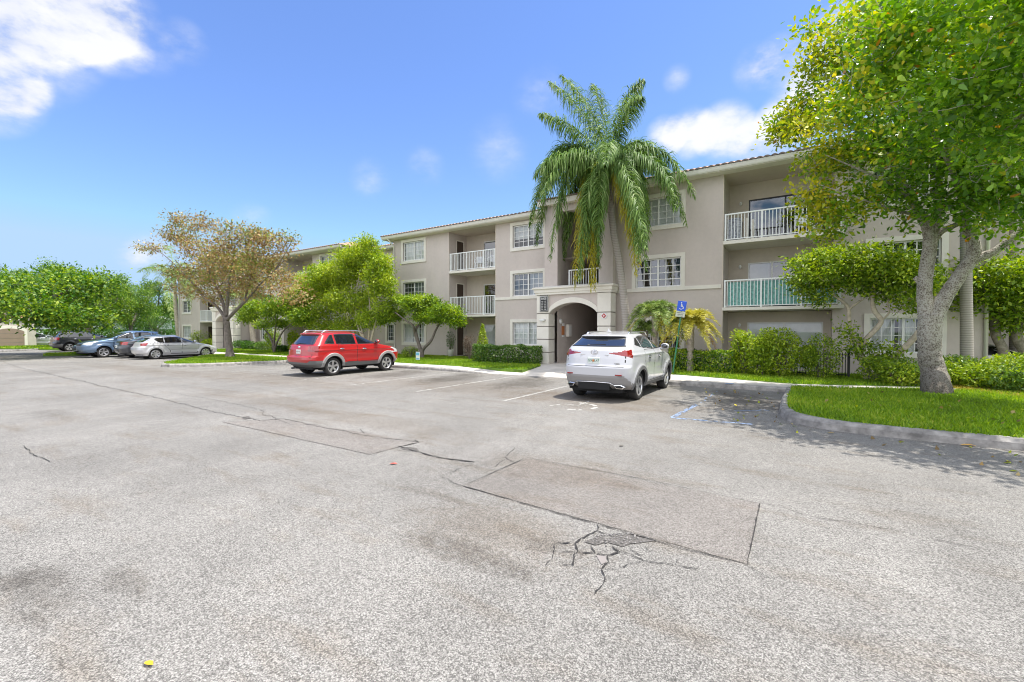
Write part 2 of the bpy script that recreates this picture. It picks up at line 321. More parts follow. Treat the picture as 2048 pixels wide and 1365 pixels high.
def stucco(name, col):
    m, N, L, P = newmat(name); P.inputs['Roughness'].default_value = .93; P.inputs['Specular IOR Level'].default_value = .2
    g = N.new('ShaderNodeNewGeometry')
    def nz(scale, sc, det=5, ro=.6):
        mp = N.new('ShaderNodeMapping'); mp.inputs['Scale'].default_value = sc; L.new(g.outputs['Position'], mp.inputs[0]); n = N.new('ShaderNodeTexNoise'); n.inputs['Scale'].default_value = scale; n.inputs['Detail'].default_value = det; n.inputs['Roughness'].default_value = ro
        L.new(mp.outputs[0], n.inputs['Vector']); return n.outputs[0]
    def mr(src, a, b, c, d):
        r = N.new('ShaderNodeMapRange'); r.inputs['From Min'].default_value = a; r.inputs['From Max'].default_value = b; r.inputs['To Min'].default_value = c; r.inputs['To Max'].default_value = d; L.new(src, r.inputs['Value']); return r.outputs[0]
    a = mr(nz(.55, (1, 1, 1)), .3, .7, .94, 1.05); b = mr(nz(1.3, (1.4, 1.4, .35), 6, .65), .45, .8, 1.01, .93); c = mr(nz(7, (1, 1, 1)), .3, .7, .97, 1.03)
    q = N.new('ShaderNodeMath'); q.operation = 'MULTIPLY'; L.new(a, q.inputs[0]); L.new(b, q.inputs[1]); w = N.new('ShaderNodeMath'); w.operation = 'MULTIPLY'; L.new(q.outputs[0], w.inputs[0]); L.new(c, w.inputs[1])
    x = N.new('ShaderNodeVectorMath'); x.operation = 'SCALE'; x.inputs[0].default_value = col; L.new(w.outputs[0], x.inputs['Scale']); L.new(x.outputs[0], P.inputs['Base Color'])
    bp = N.new('ShaderNodeBump'); bp.inputs['Strength'].default_value = .5; bp.inputs['Distance'].default_value = .01; L.new(nz(55, (1, 1, 1), 4), bp.inputs['Height']); L.new(bp.outputs[0], P.inputs['Normal']); return m
M['stucco'] = stucco('stucco_taupe', (.56, .498, .452)); M['stucco_recess'] = stucco('stucco_recess', (.60, .53, .445))
M['trim'] = mat('trim_cream', (.74, .705, .625), .85, spec=.25, var=.06, vscale=2, bump=.15, bscale=100)
M['groove'] = mat('groove', (.2, .18, .155), .9)
M['white'] = mat('white_paint', (.80, .80, .77), .45, var=.03, vscale=5)
M['rail'] = mat('rail_white', (.78, .80, .78), .4)
M['gutter'] = mat('gutter_white', (.72, .70, .64), .5, var=.05, vscale=4)
M['tile'] = mat('roof_tile', (.40, .25, .18), .85, var=.3, vscale=6)
M['tile_dark'] = mat('roof_tile_end', (.17, .13, .11), .9, var=.3, vscale=8)
M['tile_light'] = mat('roof_tile_orange', (.62, .33, .2), .85, var=.2, vscale=3)
M['door_dark'] = mat('door_brown', (.055, .035, .025), .5)
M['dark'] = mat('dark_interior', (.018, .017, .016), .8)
M['curtain'] = mat('curtain', (.82, .82, .80), .9, var=.08, vscale=4)
M['curtain_grey'] = mat('curtain_grey', (.25, .25, .25), .9, var=.2, vscale=4)
M['curtain_blue'] = mat('curtain_blue', (.2, .24, .34), .9, var=.3, vscale=4)
M['bark'] = mat('bark', (.30, .26, .22), .95, var=.45, vscale=9, bump=.9, bscale=30)
M['bark_dark'] = mat('bark_dark', (.16, .135, .115), .95, var=.4, vscale=9, bump=.9, bscale=30)
M['bark_pale'] = mat('bark_pale', (.48, .41, .32), .9, var=.3, vscale=8, bump=.5, bscale=30)
M['fence'] = mat('fence_black', (.015, .015, .015), .5)
M['iron_green'] = mat('post_green', (.03, .17, .08), .5)
M['sign_blue'] = mat('sign_blue', (.015, .09, .55), .4)
M['sign_white'] = mat('sign_white', (.75, .75, .72), .45)
M['red'] = mat('red_enamel', (.45, .03, .03), .45)
M['orange'] = mat('orange_label', (.55, .2, .07), .6)
M['teal'] = mat('teal_screen', (.20, .42, .385), .85, var=.45, vscale=11)
M['pot'] = mat('pot_white', (.7, .68, .62), .6)
M['grill'] = mat('grill_cover', (.3, .32, .36), .6, var=.7, vscale=14)
M['plastic'] = mat('plastic_white', (.75, .77, .8), .4)
def barkspeck():
    m, N, L, P = newmat('bark_speckled')
    tc = N.new('ShaderNodeTexCoord')
    n = N.new('ShaderNodeTexNoise'); n.inputs['Scale'].default_value = 7; n.inputs['Detail'].default_value = 9; n.inputs['Roughness'].default_value = .8; L.new(tc.outputs['Object'], n.inputs['Vector'])
    v = N.new('ShaderNodeTexVoronoi'); v.inputs['Scale'].default_value = 30; L.new(tc.outputs['Object'], v.inputs['Vector'])
    a = N.new('ShaderNodeMath'); a.operation = 'MULTIPLY_ADD'; a.inputs[1].default_value = .42; L.new(v.outputs['Distance'], a.inputs[0]); L.new(n.outputs[0], a.inputs[2])
    r = rampnode(N, [(.42, (.04, .034, .028)), (.54, (.15, .125, .10)), (.66, (.31, .275, .23)), (.80, (.46, .43, .375))]); L.new(a.outputs[0], r.inputs[0])
    # bark colour darkens towards the root
    sx = N.new('ShaderNodeSeparateXYZ'); L.new(tc.outputs['Object'], sx.inputs[0])
    k = N.new('ShaderNodeMapRange'); k.inputs['From Min'].default_value = 1.9; k.inputs['From Max'].default_value = .2; k.inputs['To Max'].default_value = 1; L.new(sx.outputs[2], k.inputs['Value'])
    mx = N.new('ShaderNodeMixRGB'); mx.blend_type = 'MULTIPLY'; mx.inputs['Color2'].default_value = (.24, .225, .21, 1); L.new(k.outputs[0], mx.inputs['Fac']); L.new(r.outputs[0], mx.inputs['Color1'])
    L.new(mx.outputs[0], P.inputs['Base Color']); P.inputs['Roughness'].default_value = .95
    b = N.new('ShaderNodeBump'); b.inputs['Strength'].default_value = .9; b.inputs['Distance'].default_value = .03; L.new(a.outputs[0], b.inputs['Height']); L.new(b.outputs[0], P.inputs['Normal'])
    return m
M['bark_speckled'] = barkspeck()
def ringed(name, c1, c2, s):
    m, N, L, P = newmat(name)
    tc = N.new('ShaderNodeTexCoord'); w = N.new('ShaderNodeTexWave'); w.bands_direction = 'Z'; w.inputs['Scale'].default_value = s; w.inputs['Distortion'].default_value = 1.5; w.inputs['Detail'].default_value = 3
    L.new(tc.outputs['Object'], w.inputs['Vector']); r = rampnode(N, [(.0, c1), (.35, c2), (1, G(1.12, *c2))]); L.new(w.outputs[0], r.inputs[0]); L.new(r.outputs[0], P.inputs['Base Color'])
    P.inputs['Roughness'].default_value = .9
    b = N.new('ShaderNodeBump'); b.inputs['Strength'].default_value = .2; b.inputs['Distance'].default_value = .01; L.new(w.outputs[0], b.inputs['Height']); L.new(b.outputs[0], P.inputs['Normal'])
    return m
M['palm_bark'] = ringed('palm_bark', (.25, .225, .195), (.33, .30, .265), 4.5)
def glassmat(name, tintc=(.93, .96, .96), refl=.08):
    m, N, L, P = newmat(name)
    t = N.new('ShaderNodeBsdfTransparent'); t.inputs[0].default_value = (*tintc, 1)
    g = N.new('ShaderNodeBsdfGlossy'); g.inputs['Roughness'].default_value = .02
    f = N.new('ShaderNodeLayerWeight'); f.inputs[0].default_value = .25
    a = N.new('ShaderNodeMath'); a.operation = 'MULTIPLY_ADD'; a.inputs[1].default_value = .6; a.inputs[2].default_value = refl; L.new(f.outputs['Fresnel'], a.inputs[0])
    mx = N.new('ShaderNodeMixShader'); L.new(a.outputs[0], mx.inputs[0]); L.new(t.outputs[0], mx.inputs[1]); L.new(g.outputs[0], mx.inputs[2])
    L.new(mx.outputs[0], N['Material Output'].inputs['Surface']); return m
M['glass'] = glassmat('window_glass'); M['glass_dark'] = glassmat('window_glass_dark', (.5, .56, .6), .16)
def paint(name, col, metal=0.0, rough=.32):
    m = mat(name, col, rough, metal, .5, coat=1); return m
M['car_white'] = paint('car_paint_pearl', (.52, .522, .54)); M['car_red'] = paint('car_paint_red', (.40, .006, .008))
M['car_silver'] = paint('car_paint_silver', (.56, .56, .575), .35, .35); M['car_dark'] = paint('car_paint_charcoal', (.05, .055, .065), .4)
M['car_blue'] = paint('car_paint_blue', (.14, .22, .34), .4); M['car_black'] = paint('car_paint_black', (.006, .007, .012)); M['car_grey'] = paint('car_paint_grey', (.42, .43, .45), .3)
M['car_teal'] = paint('car_paint_teal', (.26, .40, .46), .3)
M['car_glass'] = mat('car_glass', (.010, .012, .016), .03, spec=.9, coat=1); M['car_trim'] = mat('car_trim_black', (.015, .015, .016), .45)
M['clad'] = mat('car_cladding_grey', (.13, .13, .13), .6); M['clad2'] = mat('car_cladding_taupe', (.26, .25, .245), .5)
M['tyre'] = mat('tyre_rubber', (.028, .027, .026), .85, var=.2, vscale=20); M['alloy'] = mat('alloy', (.62, .62, .63), .28, .8); M['chrome'] = mat('chrome', (.8, .8, .82), .1, 1.0)
M['lamp_red'] = mat('lamp_red', (.24, .003, .004), .12, spec=.8, coat=1); M['lamp_clear'] = mat('lamp_clear', (.7, .72, .74), .1, .3, coat=1)
M['under'] = mat('underbody', (.012, .012, .012), .9); M['seam'] = mat('panel_gap', (.02, .02, .02), .8); M['plate'] = mat('number_plate', (.62, .66, .62), .4)

# ------------------------------------------------------------------ ground, kerbs, walks, lawns
def poly_area_pts(poly, n, rng):
    P = np.array(poly); lo = P.min(0); hi = P.max(0); out = []
    while sum(len(a) for a in out) < n:
        q = rng.uniform(lo, hi, (n*2, 2)); out.append(q[inpoly(q, P)])
    return np.concatenate(out)[:n]
def inpoly(q, P):
    P = np.asarray(P, float); x, y = q[:, 0], q[:, 1]; c = np.zeros(len(q), bool); j = len(P)-1
    for i in range(len(P)):
        xi, yi = P[i]; xj, yj = P[j]
        c ^= ((yi > y) != (yj > y)) & (x < (xj-xi)*(y-yi)/((yj-yi) if yj != yi else 1e-12)+xi); j = i
    return c
def area(P): return abs(sum(P[i][0]*P[(i+1) % len(P)][1]-P[(i+1) % len(P)][0]*P[i][1] for i in range(len(P))))/2
def slab(name, poly, z, m, kind='structure', z0=None):
    b = MB(); n = len(poly); z0 = z-.3 if z0 is None else z0
    b.add([(x, y, z) for x, y in poly]+[(x, y, z0) for x, y in poly], [tuple(range(n)) if True else None]+[(i, n+i, n+(i+1) % n, (i+1) % n) for i in range(n)])
    o = b.build(name, m); tag(o, kind=kind); return o
def grass(name, poly, z, dens, h=.06, w=.016, m='grass', seed=1, kind='stuff', zf=None):
    rng = np.random.default_rng(seed); n = int(area(poly)*dens); q = poly_area_pts(poly, n, rng)
    th = rng.uniform(0, math.pi, n); hh = h*rng.uniform(.5, 1.35, n); lean = rng.normal(0, .45, (n, 2))*hh[:, None]
    dx = np.cos(th)*w*rng.uniform(.6, 1.3, n); dy = np.sin(th)*w*rng.uniform(.6, 1.3, n)
    zz = np.full(n, z)-.005
    A = np.stack([q[:, 0]-dx, q[:, 1]-dy, zz], 1); B = np.stack([q[:, 0]+dx, q[:, 1]+dy, zz], 1)
    C = np.stack([q[:, 0]+lean[:, 0], q[:, 1]+lean[:, 1], zz+hh], 1)
    V = np.stack([A, B, C], 1).reshape(-1, 3); F = np.arange(n*3).reshape(-1, 3)
    o = mesh_np(name, V, F, M[m]); return tag(o, kind=kind)

b = MB(); b.quad((-700, -700, -.03), (700, -700, -.03), (700, 700, -.03), (-700, 700, -.03)); tag(b.build('ground', M['far_ground']), kind='structure')
b = MB(); b.quad((-62, -60, 0), (60, -60, 0), (60, 15.2, 0), (-62, 15.2, 0)); tag(b.build('parking_lot', M['asphalt']), kind='structure')
b = MB(); b.quad((-120, -60, .004), (-61.9, -60, .004), (-61.9, 15.2, .004), (-120, 15.2, .004)); tag(b.build('side_road', M['asphalt']), kind='structure')

# walk along the building, flush with the asphalt at the entrance
def walk_z(x, y):
    k = min(1, max(0, (abs(x+8.2)-2.2)/2.4)); z = .13*k+.004*(1-k)
    t = min(1, max(0, (y-14.9)/2.2)); return z*(1-t)+.13*t
def kerb_y(x): return 14.3 if x < -11 else 14.65 if x > -3.6 else 14.3+.35*(x+11)/7.4
b = MB(); xs = list(np.arange(-60, -14, 1.0))+list(np.arange(-14, .2, .3))+[.2]; n = len(xs); ts = [0, .04, .2, .4, .6, .8, 1]
for x in xs:
    for t in ts:
        y = kerb_y(x)+.16+t*(21.2-kerb_y(x)); b.v.append((x, y, walk_z(x, y)))
for i in range(n-1):
    for j in range(len(ts)-1):
        k = i*len(ts)+j; b.f.append((k, k+len(ts), k+len(ts)+1, k+1)); b.m.append(0)
tag(b.build('walkway', M['walk']), kind='structure')
b = MB(); b.box(-60, -7, 21.2, 40, -.1, .126); tag(b.build('rear_terrace', M['soil']), kind='structure')

def kerb(name, pts, zf, w=.16, closed=False):
    b = MB(); P = [Vector((x, y, 0)) for x, y in pts]; prof = [(-.03, 0), (-.012, .65), (.03, 1.0), (w, 1.0)]
    for i, p in enumerate(P):
        t = (P[min(i+1, len(P)-1)]-P[max(i-1, 0)]).normalized(); nrm = Vector((-t.y, t.x, 0))    # inside is on the left
        for o, hz in prof:
            q = p+nrm*o; b.v.append((q.x, q.y, max(zf(p.x, p.y)*hz, -.01)+(0 if hz else -.02)))
    k = len(prof)
    for i in range(len(P)-1):
        for j in range(k-1): b.f.append((i*k+j, (i+1)*k+j, (i+1)*k+j+1, i*k+j+1)); b.m.append(0)
    return tag(b.build(name, M['curb'], smooth=False), kind='structure')
def smooth_pts(pts, n=6):
    P = [Vector((*p, 0)) for p in pts]; out = []
    for i in range(len(P)-1):
        a = P[max(i-1, 0)]; p = P[i]; q = P[i+1]; r = P[min(i+2, len(P)-1)]
        for k in range(n):
            t = k/n; out.append(.5*((2*p)+(q-a)*t+(2*a-5*p+4*q-r)*t*t+(3*p-a-3*q+r)*t**3))
    out.append(P[-1]); return [(q.x, q.y) for q in out]
kx = [-60, -40, -22]+list(np.arange(-20, -.3, .4))+[-.3]
kerb('walk_kerb', [(x, kerb_y(x)) for x in kx], lambda x, y: walk_z(x, 14.5)+.004)

isl_px = [(1572, 789), (1564, 808), (1561, 826), (1568, 836), (1578, 842), (1603, 849), (1652, 859), (1720, 868), (1850, 882), (2048, 902)]
isl = [tuple(gr(*q))[:2] for q in isl_px]; isl = [(-.35, 14.62)]+isl[0:]+[(isl[-1][0]+2, isl[-1][1]-.05), (12, 9.3), (40, 9.3)]
isl_s = smooth_pts(isl, 5)
kerb('island_kerb', isl_s, lambda x, y: .16, .18)
inner = [(x+.12, y+.12) for x, y in isl_s]
lawn_r = inner+[(40, 26), (12, 19.2), (6, 17.3), (3, 16.1), (.9, 15.1), (-.05, 14.78)]
slab('island_lawn', lawn_r, .155, M['turf'])
grass('island_grass', [q for q in lawn_r if q[0] < 14]+[], .155, 1100, .075, .015, 'grass', 2)
slab('walk_bend', [(-.3, 14.62), (-.05, 14.8), (.9, 15.12), (3, 16.12), (6, 17.32), (12, 19.2), (12, 20.2), (6, 18.3), (3, 17.0), (1, 16.1), (-.1, 15.75), (-.3, 15.9)], .137, M['walk'])
L1 = [(-22.4, 15.5), (-9.45, 15.25), (-9.8, 17.4), (-10.6, 18.6), (-10.98, 19.2), (-11.2, 20.98), (-22.4, 20.98)]
L2 = [(-5.2, 19.98), (-4.7, 17.3), (-4.2, 16.9), (-.15, 15.72), (1, 16.15), (3, 17.05), (6, 18.35), (12, 20.3), (14, 24), (5, 24), (5, 20.6), (.9, 20.0)]
slab('front_lawn', L1, .145, M['turf']); grass('front_grass', L1, .145, 420, .07, .02, 'grass', 3)
slab('side_lawn', L2, .150, M['turf']); grass('side_grass', [q for q in L2 if q[1] < 21], .15, 750, .08, .018, 'grass', 4)
# left island and lawns in front of the second building
fi = [(-31.9, 14.3), (-31.7, 12.9), (-29.5, 11.2), (-27.5, 9.7), (-25.9, 8.75), (-25.1, 8.6), (-24.3, 9.3), (-23.9, 9.9), (-23.3, 11.5), (-22.8, 13.2), (-22.7, 14.3)]
kerb('finger_kerb', smooth_pts(fi, 4), lambda x, y: .15, .16)
fl = [(x+(.14 if x < -26 else -.14), y+.12) for x, y in fi]; slab('finger_lawn', fl, .148, M['turf']); grass('finger_grass', fl, .148, 500, .08, .022, 'grass', 5)
L3 = [(-60, 15.7), (-44.5, 15.7), (-44.5, 20.9), (-60, 20.9)]; L4 = [(-40.8, 15.7), (-22.6, 15.7), (-22.6, 20.9), (-40.8, 20.9)]
for nm, L, sdd in (('left_lawn', L3, 6), ('middle_lawn', L4, 7)): slab(nm, L, .147, M['turf']); grass(nm.replace('lawn', 'grass'), L, .147, 260, .09, .03, 'grass', sdd)
fg = [tuple(gr(*q, .1))[:2] for q in ((0, 702), (60, 699), (112, 696), (95, 690), (-40, 690))]
kerb('verge_kerb', [fg[4], fg[0], fg[1], fg[2], fg[3]][1:], lambda x, y: .12)
fg = [(-75, 2), (-63.5, 7.2), (-60.5, 8.8), (-57.5, 9.8), (-50.5, 11.2), (-51, 13.5), (-80, 18), (-95, 10)]
slab('far_verge', fg, .10, M['turf']); grass('far_verge_grass', fg, .10, 60, .14, .06, 'grass', 8)
vg = [(-43.9, 8.2), (-42.2, 7.7), (-41.6, 9.2), (-42, 14), (-43.4, 14), (-44, 10)]
slab('small_verge', vg, .11, M['turf']); grass('small_verge_grass', vg, .11, 150, .1, .05, 'grass', 9)
# mulch ring and dry grass under the trunks at the right
mu = [tuple(gr(*q, .15))[:2] for q in ((1800, 762), (1870, 766), (1960, 770), (2048, 776), (2048, 800), (1990, 790), (1900, 776), (1830, 770))]
grass('dry_grass', mu, .16, 900, .06, .018, 'grass_yellow', 10)
b = MB(); c = gr(1928, 768, .16)
vs = [(c.x, c.y, .23)]; rr = []
for k in range(28):
    a = 2*math.pi*k/28; r = .95+.12*math.sin(3*a)+.08*math.sin(7*a); vs.append((c.x+r*math.cos(a), c.y+r*math.sin(a)*.9, .154)); vs.append((c.x+r*.5*math.cos(a), c.y+r*.45*math.sin(a), .215))
fs = [(0, 2+2*k, 2+2*((k+1) % 28)) for k in range(28)]+[(2+2*k, 1+2*k, 1+2*((k+1) % 28), 2+2*((k+1) % 28)) for k in range(28)]
b.add(vs, fs); tag(b.build('mulch_bed', M['mulch']), kind='structure')

# painted stall lines
def strip(b, x0, y0, x1, y1, w, z=.004):
    d = Vector((x1-x0, y1-y0, 0)).normalized(); n = Vector((-d.y, d.x, 0))*w/2
    b.quad((x0-n.x, y0-n.y, z), (x0+n.x, y0+n.y, z), (x1+n.x, y1+n.y, z), (x1-n.x, y1-n.y, z))
def worn(b, x0, y0, x1, y1, w, z, keep, seed):            # worn paint: many small flakes of the stripe
    r = random.Random(seed); n = max(4, int(math.hypot(x1-x0, y1-y0)/.09)); d = Vector((x1-x0, y1-y0, 0)); L = d.length; d.normalize(); nn = Vector((-d.y, d.x, 0))
    for i in range(n):
        for k in range(3):
            if r.random() > keep: continue
            t0 = L*i/n; t1 = L*(i+1)/n; o0 = w*(k/3-.5); o1 = w*((k+1)/3-.5)
            q = [Vector((x0, y0, 0))+d*(t+r.uniform(-.03, .03))+nn*(o+r.uniform(-.006, .006)) for t, o in ((t0, o0), (t1, o0), (t1, o1), (t0, o1))]
            b.quad(*[(p.x, p.y, z) for p in q])
b = MB()
for i, (x, kp) in enumerate(((-6.1, .9), (-9.1, .75), (-11.95, .6), (-14.55, .5), (-17.2, .5), (-20, .5), (-34.2, .6), (-36.6, .6), (-39, .6), (-41.2, .6))): worn(b, x, 9.0, x, 14.1, .10, .004, kp, i)
tag(b.build('stall_lines', M['paint_white']), kind='structure')
b = MB(); worn(b, -2.14, 9.05, -2.04, 11.0, .10, .004, .72, 21); worn(b, -2.04, 11.0, -1.96, 14.5, .10, .004, .14, 22); worn(b, -2.14, 9.05, -.75, 9.25, .10, .0042, .6, 23); worn(b, -1.2, 10.6, -.6, 11.1, .10, .004, .45, 24)
q = gr(1445, 778, .14); b.quad((q.x-.12, 14.66, .139), (q.x+.1, 14.66, .139), (q.x+.1, 14.9, .139), (q.x-.12, 14.9, .139))
tag(b.build('blue_lines', M['paint_blue']), kind='structure')
# wheelchair symbol on the asphalt behind the white SUV
b = MB(); cx, cy = -4.25, 9.25; rr = random.Random(4)
for k in range(30):
    a = math.radians(-150+260*k/29)
    if rr.random() < .5: continue
    a2 = a+.16; b.quad(*[(cx+r*math.cos(t), cy+r*math.sin(t)*1.1, .0045) for r, t in ((.36, a), (.45, a), (.45, a2), (.36, a2))])
for s in (((.05, .95), (.05, .2)), ((.05, .2), (.42, .2)), ((.42, .2), (.55, -.2)), ((.05, .62), (.35, .62))): worn(b, cx-s[0][0], cy+s[0][1]-.1, cx-s[1][0], cy+s[1][1]-.1, .1, .0045, .4, 31)
tag(b.build('wheelchair_marking', M['paint_white']), kind='structure')

# patches and cracks in the old asphalt
def jag(p0, p1, amp, seed, seg=.10):
    r = random.Random(seed); a = Vector((*p0, 0)); c = Vector((*p1, 0)); n = max(3, int((c-a).length/seg)); d = (c-a).normalized(); nn = Vector((-d.y, d.x, 0)); out = []; o = 0
    for i in range(n+1):
        o = o*.75+r.uniform(-amp, amp) if 0 < i < n else 0
        q = a+(c-a)*(i/n)+nn*o; out.append((q.x, q.y))
    return out
def crack(b, pts, w, z=.008, seed=0):
    r = random.Random(seed); prev = None
    for i, p in enumerate(pts):
        a = Vector((*pts[max(i-1, 0)], 0)); c = Vector((*pts[min(i+1, len(pts)-1)], 0)); d = (c-a).normalized() if (c-a).length > 1e-6 else Vector((1, 0, 0)); nn = Vector((-d.y, d.x, 0))
        ww = w*r.uniform(.35, 1.3)*(.3 if i in (0, len(pts)-1) else 1)/2
        cur = ((p[0]+nn.x*ww, p[1]+nn.y*ww, z), (p[0]-nn.x*ww, p[1]-nn.y*ww, z))
        if prev: b.quad(prev[0], prev[1], cur[1], cur[0])
        prev = cur
def gp(*pp): return [tuple(gr(*p))[:2] for p in pp]
P1 = gp((925, 973), (1055, 917), (1520, 1008), (1495, 1130)); P2 = gp((445, 845), (740, 910), (838, 885), (565, 838))
for P in (P1, P2):
    b = MB(); b.add([(x, y, .004) for x, y in P], [(0, 1, 2, 3)]); tag(b.build('asphalt_patch', M['patch']), kind='structure')
b = MB(); k = 0
def ck(pp, w, amp=.012, seg=.08):
    global k
    Q = gp(*pp)
    for i in range(len(Q)-1):
        k += 1; crack(b, jag(Q[i], Q[i+1], amp, k, seg), w, .008+.0002*(k % 5), k)
ck([(925, 973), (1200, 1052), (1350, 1095), (1495, 1130)], .012, .006); ck([(925, 973), (1000, 940), (1055, 917)], .010, .006)
ck([(1055, 917), (1300, 962), (1520, 1008)], .010, .006); ck([(1520, 1008), (1495, 1130)], .012, .004)
ck([(1520, 1008), (1560, 1015), (1620, 1035), (1720, 1050), (1850, 1075), (1960, 1100)], .007, .02); ck([(1495, 1130), (1540, 1160)], .005)
ck([(1055, 917), (1085, 925), (1120, 930)], .005, .02); ck([(1028, 927), (1010, 915), (1030, 895)], .010, .02); ck([(990, 935), (1010, 920)], .008)
ck([(925, 973), (900, 962), (880, 955), (950, 925), (900, 920), (838, 905), (785, 900)], .008, .02)
ck([(445, 845), (740, 910)], .005, .006); ck([(740, 910), (838, 885)], .005, .006); ck([(445, 845), (565, 838)], .006, .008)
ck([(565, 838), (620, 850), (720, 870), (838, 885)], .014, .02); ck([(425, 823), (470, 833), (520, 843), (565, 838)], .016, .03)
ck([(170, 765), (200, 773), (260, 785), (330, 800), (380, 812), (425, 823)], .017, .03); ck([(35, 735), (80, 745), (170, 765)], .02, .05)
ck([(340, 785), (430, 800), (520, 820), (560, 842), (600, 850), (640, 852)], .012, .04); ck([(0, 722), (35, 735)], .015, .04)
ck([(795, 893), (815, 898), (838, 905), (870, 915), (950, 925)], .03, .02); ck([(790, 897), (838, 886), (830, 880)], .018, .02)
ck([(45, 892), (60, 905), (75, 915), (100, 925)], .012, .02); ck([(720, 858), (730, 868)], .012)
for pp, w in (([(1110, 1089), (1150, 1087), (1195, 1063), (1215, 1072), (1250, 1068), (1290, 1078)], .012), ([(1196, 1064), (1196, 1050)], .008), ([(1150, 1087), (1155, 1106), (1190, 1108), (1215, 1112), (1240, 1106), (1225, 1095)], .012),
              ([(1155, 1106), (1147, 1112), (1147, 1134)], .012), ([(1215, 1112), (1217, 1127), (1203, 1140), (1210, 1155), (1205, 1172), (1190, 1190)], .010), ([(1120, 1130), (1147, 1134), (1170, 1140)], .006),
              ([(1180, 1092), (1190, 1108)], .008), ([(1225, 1095), (1260, 1110), (1290, 1124), (1350, 1131), (1400, 1142)], .007), ([(1290, 1095), (1300, 1108)], .006), ([(1100, 1105), (1155, 1106)], .006),
              ([(1260, 1100), (1285, 1114)], .008), ([(1203, 1140), (1235, 1140), (1260, 1128), (1290, 1124)], .005), ([(1110, 1089), (1105, 1120), (1090, 1135)], .005), ([(1350, 1131), (1352, 1120)], .005)):
    ck(pp, w*1.25, .008, .03)
tag(b.build('asphalt_cracks', M['crack']), kind='structure')
M['tar'] = mat('tar_hole', (.12, .11, .10), .95, var=.75, vscale=45, bump=1, bscale=60)
for poly in ([(1168, 1085), (1195, 1074), (1216, 1078), (1240, 1072), (1262, 1070), (1285, 1072), (1308, 1079), (1312, 1083), (1290, 1086), (1262, 1089), (1245, 1095), (1228, 1090), (1214, 1086), (1190, 1092)], [(800, 898), (815, 895), (834, 897), (838, 903), (812, 901)], [(483, 836), (497, 833), (503, 837), (490, 840)]):
    b = MB(); pts = gp(*poly); b.add([(x, y, .0062) for x, y in pts], [tuple(range(len(pts)))]); tag(b.build('pothole', M['tar']), kind='structure')
b = MB(); pts = gp((1192, 1112), (1212, 1114), (1213, 1126), (1203, 1131)); b.add([(x, y, .0058) for x, y in pts], [tuple(range(4))]); tag(b.build('bare_spot', mat('bare_spot', (.24, .215, .2), .9, var=.1)), kind='structure')
# loose crumbs of asphalt in the hole
rr = random.Random(3); b = MB(); Q = np.array(gp((1168, 1085), (1195, 1072), (1262, 1068), (1310, 1081), (1262, 1092), (1200, 1094)))
for x, y in poly_area_pts(Q, 70, np.random.default_rng(3)):
    s = rr.uniform(.004, .012); b.ell((x, y, .006+s*.4), (s, s*rr.uniform(.6, 1), s*.6), 6, 4)
tag(b.build('asphalt_crumbs', mat('crumbs', (.24, .225, .21), .9, var=.5, vscale=60)), kind='stuff')
# fallen leaves that one can pick out
def flat_leaf(px, py, size, col, label, ang):
    p = gr(px, py); b = MB(); pts = [(-1, 0, 0), (-.5, .38, .12), (.3, .42, .2), (1, 0, .08), (.3, -.42, .2), (-.5, -.38, .12)]
    c, s = math.cos(ang), math.sin(ang)
    b.add([(p.x+(x*c-y*s)*size, p.y+(x*s+y*c)*size, .012+z*size) for x, y, z in pts], [(0, 1, 2, 3, 4, 5)]); m = mat('dry_leaf', col, .7, var=.2, vscale=30)
    o = b.build('fallen_leaf', m, origin=tuple(p)); tag(o, label, 'leaf', 'fallen leaves on the asphalt')
flat_leaf(787, 930, .055, (.45, .06, .03), 'dry red fallen leaf beside the cracked end of the long asphalt patch', .4)
flat_leaf(298, 1332, .034, (.75, .42, .02), 'yellow fallen leaf on the open asphalt nearest the camera', .2)
flat_leaf(1243, 892+2, .05, (.10, .09, .07), 'small dark dry leaf on the asphalt behind the white SUV', 1.2)
flat_leaf(1936, 893, .09, (.55, .3, .06), 'brown curled leaf lying against the island kerb', .1)

# ------------------------------------------------------------------ apartment buildings
def text_bm(s, size, m, parent, name, matrix, origin=(0, 0, 0), extrude=.003, align='CENTER'):
    cu = bpy.data.curves.new(name, 'FONT'); cu.body = s; cu.size = size; cu.extrude = extrude; cu.align_x = align; cu.align_y = 'CENTER'; cu.resolution_u = 2
    t = bpy.data.objects.new('tmp', cu); COL.objects.link(t); bpy.context.view_layer.update()
    me = bpy.data.meshes.new_from_object(t.evaluated_get(bpy.context.evaluated_depsgraph_get())); COL.objects.unlink(t); bpy.data.objects.remove(t)
    me.transform(Matrix.Translation(-Vector(origin)) @ matrix); me.materials.clear(); me.materials.append(m); me.name = name
    o = bpy.data.objects.new(name, me); COL.objects.link(o); o.parent = parent; return o
FRONT = Matrix.Rotation(math.pi/2, 4, 'X')           # text facing -y, readable left to right along +x
SIDE = Matrix.Rotation(math.pi/2, 4, 'Z') @ FRONT     # text facing +x

